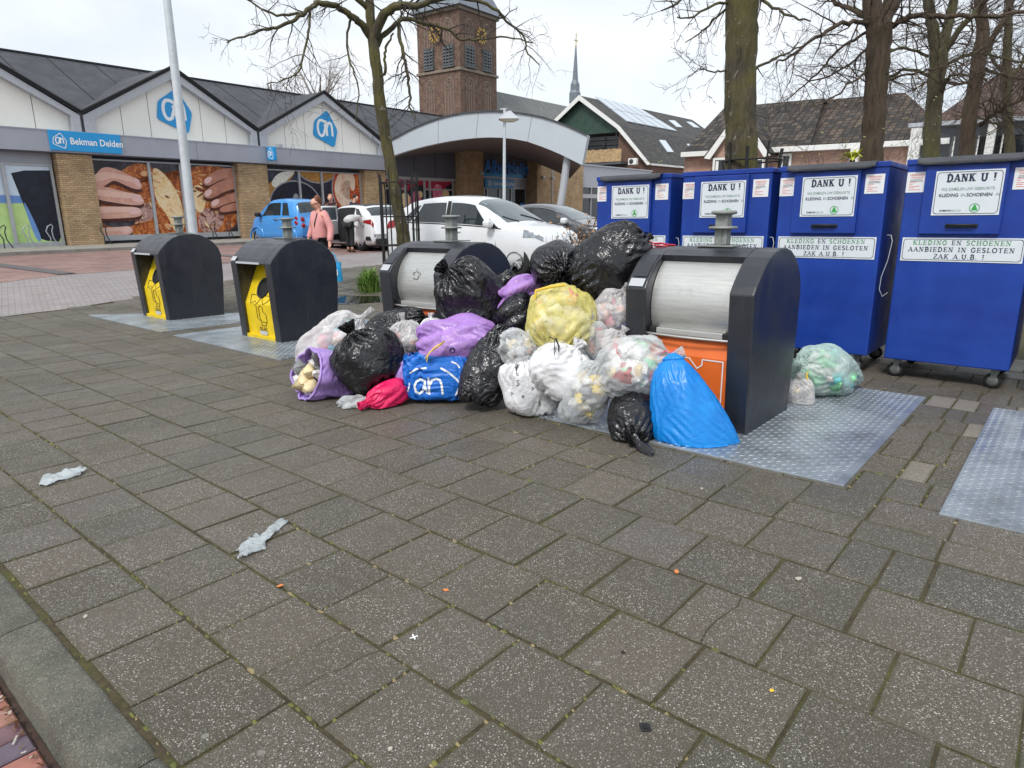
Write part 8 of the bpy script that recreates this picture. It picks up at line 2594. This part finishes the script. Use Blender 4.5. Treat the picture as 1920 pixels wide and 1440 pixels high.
bag('white carrier bag with handles folded over, right of the printed bag', 1052, 696, 86, 100, 5.35, (.45, .75, .1), F_WHITE, 34, floor=False, lumps=.12, cols=['white', 'cream', 'blue', 'salmon'], ncont=24, square=.4)
bag('clear bag of bottles and cartons standing on the plate edge', 1101, 738, 112, 82, 5.15, (.35, .85, .1), F_CLEAR, 35, lumps=.12, cols=['grey', 'white', 'cream', 'grey', 'card', 'white', 'grey', 'yellow', 'cream', 'white'], ncont=54, csc=1.3, tail=.12)
bag('small clear bag with red print squeezed beside the milky bag', 1118, 640, 64, 48, 5.5, (-.2, .9, 0), F_CLEAR, 36, floor=False, cols=['white', 'red', 'green', 'white', 'salmon'], ncont=24)
bag('small clear bag with a cup above the round clear bag', 1148, 652, 56, 60, 5.45, (.5, .8, 0), F_CLEARW, 37, floor=False, cols=['white', 'cream', 'dark', 'salmon'], ncont=22)
o, X = bag('round clear bag with a red carton, knotted at the right', 1189, 692, 118, 110, 5.08, (.86, .35, .15), F_CLEAR, 38, floor=False, lumps=.08, cols=['white', 'cream', 'white', 'red', 'grey', 'white', 'cream', 'white', 'mint', 'white', 'cream', 'white'], ncont=64, csc=1.35, tail=.16, neck=.08)
Mi = o.matrix_world.inverted()
tie(o, [Mi @ at(x, y, d) for x, y, d in ((1238, 664, 4.95), (1248, 657, 4.93), (1256, 662, 4.92), (1266, 655, 4.92))], .010, M_REDS, 'tie')
o, X = bag('low black bag with its knot trailing on the paving', 1187, 784, 108, 84, 4.88, (-.1, -.55, .75), F_BLACK, 39, T=92, lumps=.10, gather=2.6, tail=.2, neck=.1)
mb = MB()
Mi = o.matrix_world.inverted()
mb.tube([Mi @ at(1187, 815, 4.62), Mi @ on_ground(1196, 832, .03), Mi @ on_ground(1206, 842, .025), Mi @ on_ground(1224, 852, .015)], [.03, .035, .05, .03], 10, flat=.35); mb.build('knot_tail', F_BLACK2, o)
# the tall bright blue bag
def blue_shape(T, unit):
    T = T.copy()
    z = unit[..., 2]
    k = np.clip((1.15 - z) / 2.15, 0, 1)
    c = np.interp(k, [0, .25, .6, 1], [-.42, -.36, -.2, .10]); h = np.interp(k, [0, .08, .25, .6, 1], [.30, .42, .60, .84, 1.16])
    rx = .5 * (T[..., 0].max() - T[..., 0].min())
    T[..., 0] = rx * (c + unit[..., 0] * h)
    T[..., 1] *= np.interp(k, [0, .3, 1], [.4, .8, 1.05])
    low = np.clip((k - .8) / .2, 0, 1)
    T[..., 0] += np.sign(unit[..., 0]) * np.clip(np.abs(unit[..., 0]) - .75, 0, 1) * .5 * low * rx
    return T
o, X = bag('bright blue bag standing tall against the orange apron', 1304, 764, 172, 146, 4.78, (-.08, 1, -.25), F_BLUE, 40, T=96, full=.5, lumps=.13, tail=.22, neck=.62, ext=.3, gather=1.15, slack=1.025, hold=.06, shape=blue_shape, nu=100, nv=64, planes=[(tuple(-EB), -4.83)])
# right of the bin
def slump(T, unit):                 # the far end runs out into a flat corner
    T = T.copy(); k = np.clip(-unit[..., 2], 0, 1) ** 1.5
    rz = T[..., 2].max()
    T[..., 0] *= 1 - .55 * k; T[..., 1] *= 1 - .45 * k; T[..., 2] *= 1 + .28 * k
    return T
o, X = bag('clear greenish bag with blue gloves, gathered and lying right of the orange fronted bin', 1550, 698, 150, 84, 6.05, (-.74, .26, .5), F_CLEARG, 41, T=84, cols=['white', 'mint', 'blue', 'white', 'grey', 'cream', 'teal', 'white', 'white', 'mint', 'white'], ncont=56, csc=1.25, gather=2.6, lumps=.10, tail=.14, neck=.07, shape=slump)
Mi = o.matrix_world.inverted()
tie(o, [Mi @ at(x, y, d) for x, y, d in ((1517, 693, 5.8), (1512, 702, 5.76), (1515, 716, 5.76), (1520, 730, 5.76))], .009, M_YEL, 'tie')
bag('small white knotted bag beside the gathered greenish bag', 1502, 741, 56, 48, 5.78, (-.2, .9, .2), F_CLEARW, 42, cols=['white', 'white', 'grey', 'white', 'cream'], ncont=14)
# ---------------------------------------------------------------- plants, puddle, litter
def leaf_mat(name, c1, c2):
    m = NT(name)
    c = m.ramp(m.noise(m.coord('Object'), 6, 4), [(.3, c1), (.7, c2)])
    m.set(Base__Color=c, Roughness=.55)
    return m.mat
rng = random.Random(77)
# green tuft at the far edge of the square
mb = MB(); c = on_ground(694, 546)
for k in range(320):
    an, rr = rng.uniform(0, 6.28), abs(rng.gauss(0, .15))
    b = c + Vector((rr * math.cos(an), rr * math.sin(an) * .8, 0)); b.z = zg(b.x, b.y) - .01
    h = rng.uniform(.22, .56) * (1.1 - rr * 1.5); d = Vector((math.cos(an), math.sin(an), 0)) * rng.uniform(.05, .28); s_ = Vector((-math.sin(an), math.cos(an), 0)) * rng.uniform(.008, .018)
    mid, tip = b + d * .45 + Vector((0, 0, h * .75)), b + d + Vector((0, 0, h))
    mb.add([b - s_, b + s_, mid + s_ * .9, mid - s_ * .9, tip], [(0, 1, 2, 3), (3, 2, 4)])
tag(mb.build('weed_tuft', leaf_mat('fresh_green_leaf', srgb(74, 106, 44), srgb(126, 158, 70)), recalc=False), 'bright green leafy weed growing at the square edge left of the worn sticker bin', 'plant')
# puddle
mb = MB(); c = on_ground(668, 562)
P = []
for k in range(30):
    an = R(k * 12); r = 1 + .16 * math.sin(3 * an + 1) + .08 * math.sin(7 * an)
    q = AB(0, 0) + c + Vector((1.1 * r * math.cos(an), .42 * r * math.sin(an), 0)); q.z = zg(q.x, q.y) + .006; P.append(q)
mb.face(P)
wm = NT('still_water'); wm.set(Base__Color=(.015, .014, .012), Roughness=.02, IOR=1.33, Specular__IOR__Level=.6)
structure('puddle', mb, wm.mat)
# beech hedge with dry leaves between the grey car and the first container
def twiggy(label, name, cat, pts, n, L, wood, leaf, nl, ls, seed, up=.8):
    r = random.Random(seed)
    t = thing(name, label, cat)
    mb = MB(); lf = MB()
    for k in range(n):
        b = r.choice(pts) + Vector((r.uniform(-.12, .12), r.uniform(-.12, .12), 0))
        d = Vector((r.gauss(0, .35), r.gauss(0, .35), up))
        grow(mb, r, b, d, L * r.uniform(.6, 1.1), .012, 2, .02, .16, (4, 3))
    vs = [Vector(v) for v in mb.v]
    for k in range(nl):
        p = r.choice(vs); 
        if p.z < b.z + L * .2: continue
        u = Vector((r.gauss(0, 1), r.gauss(0, 1), r.gauss(0, .7))).normalized(); v = u.orthogonal().normalized()
        s_ = ls * r.uniform(.6, 1.3)
        lf.add([p, p + u * s_ * .5 + v * s_ * .28, p + u * s_, p + u * s_ * .5 - v * s_ * .28], [(0, 1, 2, 3)])
    mb.build('stems', wood, t, recalc=False); lf.build('leaves', leaf, t, recalc=False)
    return t
pts = [Vector((x, y, 0)) for x, y in ((1.0, 9.9), (1.15, 10.0), (1.3, 9.8), (1.22, 10.2), (1.42, 10.0), (1.1, 10.3), (1.38, 10.4))]
twiggy('dry brown leaved hedge between the dark grey saloon and the first blue container', 'hedge', 'hedge', [p + Vector((0, 0, z)) for p in pts for z in (.1, .4, .7, 1.0)], 90, .5, M_TWIGB, leaf_mat('dry_beech_leaf', srgb(140, 98, 64), srgb(186, 146, 104)), 900, .06, 5, 1.1)
def at_ground(px, D):
    p = at(px, 420, D); p.z = zg(p.x, p.y); return p
twiggy('thin bare shrub with small olive leaves behind the second container', 'shrub', 'shrub', [at_ground(x, 13) for x in (1530, 1550, 1568)], 16, 2.9, M_TWIGB, leaf_mat('olive_leaf', srgb(104, 110, 60), srgb(140, 144, 84)), 500, .05, 6, 1.5)
twiggy('thin shrub with small olive leaves right of the flaky trunk', 'shrub', 'shrub', [at_ground(x, 13.2) for x in (1668, 1690, 1712)], 16, 2.8, M_TWIGB, M_TWIGB if False else leaf_mat('olive_leaf_dull', srgb(96, 100, 62), srgb(128, 130, 84)), 400, .05, 7, 1.5)
t = thing('fan_palm', 'small yellow green palm like plant showing above the third blue container', 'plant')
b = at_ground(1598, 12.4); tp = at(1598, 300, 12.4)
mb = MB(); mb.tube([b, (b + tp) / 2, tp], [.06, .05, .05], 8); mb.build('stem', M_BARKB, t)
mb = MB()
for k in range(26):
    an = rng.uniform(0, 6.28); el = rng.uniform(-.1, 1.0); L = rng.uniform(.24, .40)
    d = Vector((math.cos(an) * math.cos(el), math.sin(an) * math.cos(el), math.sin(el))); s_ = d.cross(Vector((0, 0, 1))).normalized() * .028
    m1, m2 = tp + d * L * .6 + Vector((0, 0, .03)), tp + d * L - Vector((0, 0, .05))
    mb.add([tp - s_ * .3, tp + s_ * .3, m1 + s_, m1 - s_, m2], [(0, 1, 2, 3), (3, 2, 4)])
mb.build('fronds', leaf_mat('yellow_green_frond', srgb(150, 160, 40), srgb(206, 206, 70)), t, recalc=False)
# moss and sand in the joints
mb = MB(); rm = random.Random(12)
for k in range(2600):
    r = rm.choice(range(0, 12)); b = ROWS[r] + rm.gauss(0, .004)
    a = rm.uniform(-9, 2)
    if rm.random() < .35:
        b = rm.uniform(ROWS[r], ROWS[r + 1]); off = (r % 2) * TL / 2
        a = round((a + 17 - off) / TL) * TL - 17 + off + rm.gauss(0, .003)
    q = AB(a, b)
    if q.y < .5 or beyond(q.x, q.y) > 0: continue
    if math.sin(q.x * 1.7 + 2) + math.sin(q.y * 1.3 + q.x) + rm.gauss(0, .6) < .2: continue
    s_ = rm.uniform(.004, .012) * (1.6 if rm.random() < .1 else 1)
    el = rm.uniform(1, 2.6)
    n = 6; an0 = ROT_A + rm.gauss(0, .15)
    top = []
    for i in range(n):
        an = 6.283 * i / n; k1 = rm.uniform(.7, 1.2)
        dx, dy = s_ * el * math.cos(an) * k1, s_ * .8 * math.sin(an) * k1
        top.append((q.x + dx * math.cos(an0) - dy * math.sin(an0), q.y + dx * math.sin(an0) + dy * math.cos(an0), -.008 + zg(q.x, q.y)))
    mb.add(top + [(q.x, q.y, zg(q.x, q.y) + rm.uniform(.001, .006))], [(i, (i + 1) % n, n) for i in range(n)], 0 if rm.random() < .7 else 1, True)
M_MOSS = leaf_mat('joint_moss', srgb(74, 80, 34), srgb(118, 118, 52))
M_SAND = plain('joint_sand', srgb(140, 126, 92), .95, var=.2)
o = mb.build('moss', [M_MOSS, M_SAND], recalc=False); tag(o, kind='stuff')
# litter
M_SCRAP = mat_film('grey_film_scrap', srgb(190, 198, 200), .25, .5, .9)
def scrap(label, px, cat='plastic scrap', mat=M_SCRAP, name='plastic_scrap', seed=1, lift=.012):
    r = random.Random(seed)
    P = [on_ground(x, y) for x, y in px]
    bm = bmesh.new()
    f = bm.faces.new([bm.verts.new(p + Vector((0, 0, .004))) for p in P])
    bmesh.ops.triangulate(bm, faces=[f])
    bmesh.ops.subdivide_edges(bm, edges=bm.edges[:], cuts=3, use_grid_fill=True)
    for v in bm.verts: v.co.z = max(v.co.z, zg(v.co.x, v.co.y) + .002) + abs(r.gauss(0, lift)) * .9
    for v in bm.verts: v.co += Vector((r.gauss(0, .002), r.gauss(0, .002), 0))
    me = bpy.data.meshes.new(name); bm.to_mesh(me); bm.free()
    for p in me.polygons: p.use_smooth = True
    me.materials.append(mat)
    o = bpy.data.objects.new(name, me); COL.objects.link(o)
    sm = o.modifiers.new('t', 'SOLIDIFY'); sm.thickness = .0006
    return tag(o, label, cat)
scrap('pale grey strip of torn plastic lying on the slabs at the far left', [(72, 912), (82, 896), (98, 890), (104, 893), (120, 885), (148, 878), (164, 884), (150, 893), (126, 900), (106, 905), (92, 912)], seed=3)
scrap('forked scrap of torn clear plastic on the slabs nearest the camera', [(445, 1050), (452, 1040), (443, 1034), (462, 1018), (468, 1010), (488, 1006), (505, 994), (528, 975), (541, 980), (528, 992), (512, 1006), (496, 1020), (500, 1030), (484, 1036), (470, 1042), (456, 1049)], seed=4)
def flat_bit(label, x, y, s_, mat, cat, name, seed, elong=1.6):
    r = random.Random(seed); c = on_ground(x, y); an0 = r.uniform(0, 6)
    P = []
    for k in range(8):
        an = k * .785; q = (s_ * elong * math.cos(an) * r.uniform(.8, 1.1), s_ * math.sin(an) * r.uniform(.8, 1.1))
        P.append(c + Vector((q[0] * math.cos(an0) - q[1] * math.sin(an0), q[0] * math.sin(an0) + q[1] * math.cos(an0), .004 + .004 * r.random())))
    mb = MB(); mb.face(P); mb.face([p + Vector((0, 0, -.0012)) for p in P])
    mb.add(P + [p + Vector((0, 0, -.0012)) for p in P], [(i, (i + 1) % 8, 8 + (i + 1) % 8, 8 + i) for i in range(8)])
    return tag(mb.build(name, mat), label, cat)
M_LEAFO = plain('orange_leaf', srgb(216, 132, 70), .7, var=.2, vscale=40)
M_LEAFY = plain('yellow_leaf', srgb(218, 178, 60), .7, var=.2, vscale=40)
M_PALE = plain('pale_petal', srgb(176, 170, 156), .8, var=.1)
flat_bit('small orange chip in the joint right of the kerb, nearest the kerb end', 525, 1100, .011, M_LEAFO, 'leaf', 'fallen_leaf', 1)
flat_bit('small peach coloured chip in the middle of the foreground slabs', 836, 1108, .009, M_LEAFO, 'leaf', 'fallen_leaf', 2)
flat_bit('orange leaf fragment right of the centre of the foreground', 1268, 1073, .012, M_LEAFO, 'leaf', 'fallen_leaf', 3)
flat_bit('tiny yellow leaf on the slabs at the lower right', 1447, 1297, .008, M_LEAFY, 'leaf', 'fallen_leaf', 4, 1.2)
flat_bit('flat pale gum blot on the slab above the cracked slab at the right', 1497, 1086, .013, M_PALE, 'gum', 'chewing_gum', 5)
flat_bit('round pale gum blot on the slab at the bottom left of centre', 732, 1406, .008, M_PALE, 'gum', 'chewing_gum', 6, 1.0)
flat_bit('pale fleck on the slab beside the kerb joint at the left', 160, 1157, .008, M_PALE, 'paper fleck', 'paper_fleck', 7, 2.2)
flat_bit('white fleck on the slab below the tread plate edge', 1316, 917, .009, M_PALE, 'paper fleck', 'paper_fleck', 8, 1.3)
flat_bit('dark squashed berry on the slab left of the black plastic tile', 1168, 1225, .009, plain('dark_berry', srgb(46, 20, 20), .6), 'berry', 'berry', 9, 1.1)
c = on_ground(776, 1196)
mb = MB()
for an in (.5, 2.0): mb.box((-.017, -.0028, 0), (.017, .0028, .003 + .002 * (an > 1)), M=Matrix.Translation(c + Vector((0, 0, .002))) @ Matrix.Rotation(an, 4, 'Z'))
tag(mb.build('tile_spacer', M_WHITE), 'little white plastic cross lying on a foreground slab', 'plastic cross')
c = on_ground(1210, 1366)
mb = MB(); Mx = Matrix.Translation(c + Vector((0, 0, .002))) @ Matrix.Rotation(.12, 4, 'Z')
mb.box((-.017, -.017, 0), (.017, .017, .006), M=Mx, bev=.002); mb.box((-.008, -.009, .006), (.009, .009, .010), M=Mx, bev=.001); mb.box((-.003, -.003, .010), (.004, .006, .012), M=Mx)
tag(mb.build('plastic_tile', M_TRIM), 'small square black plastic piece on a slab at the bottom edge', 'plastic piece')
# straw and leaf crumbs in the gutter
mb = MB(); rm = random.Random(15)
for k in range(90):
    a, b = rm.uniform(-3.6, -1.7), .40 - abs(rm.gauss(0, .02)); q = MAB @ Vector((a, b, -.115)); an = rm.uniform(0, 3.14); L = rm.uniform(.004, .018); w_ = rm.uniform(.0015, .005)
    u, v = Vector((math.cos(an), math.sin(an), rm.uniform(-.1, .3))) * L, Vector((-math.sin(an), math.cos(an), 0)) * w_
    mb.add([q - u - v, q + u - v, q + u + v, q - u + v], [(0, 1, 2, 3)], rm.choice([0, 0, 1, 2]))
tag(mb.build('gutter_debris', [plain('straw', srgb(112, 84, 52), .9, var=.2), plain('rotten_leaf', srgb(84, 46, 30), .9, var=.3), M_PALE], recalc=False), kind='stuff')
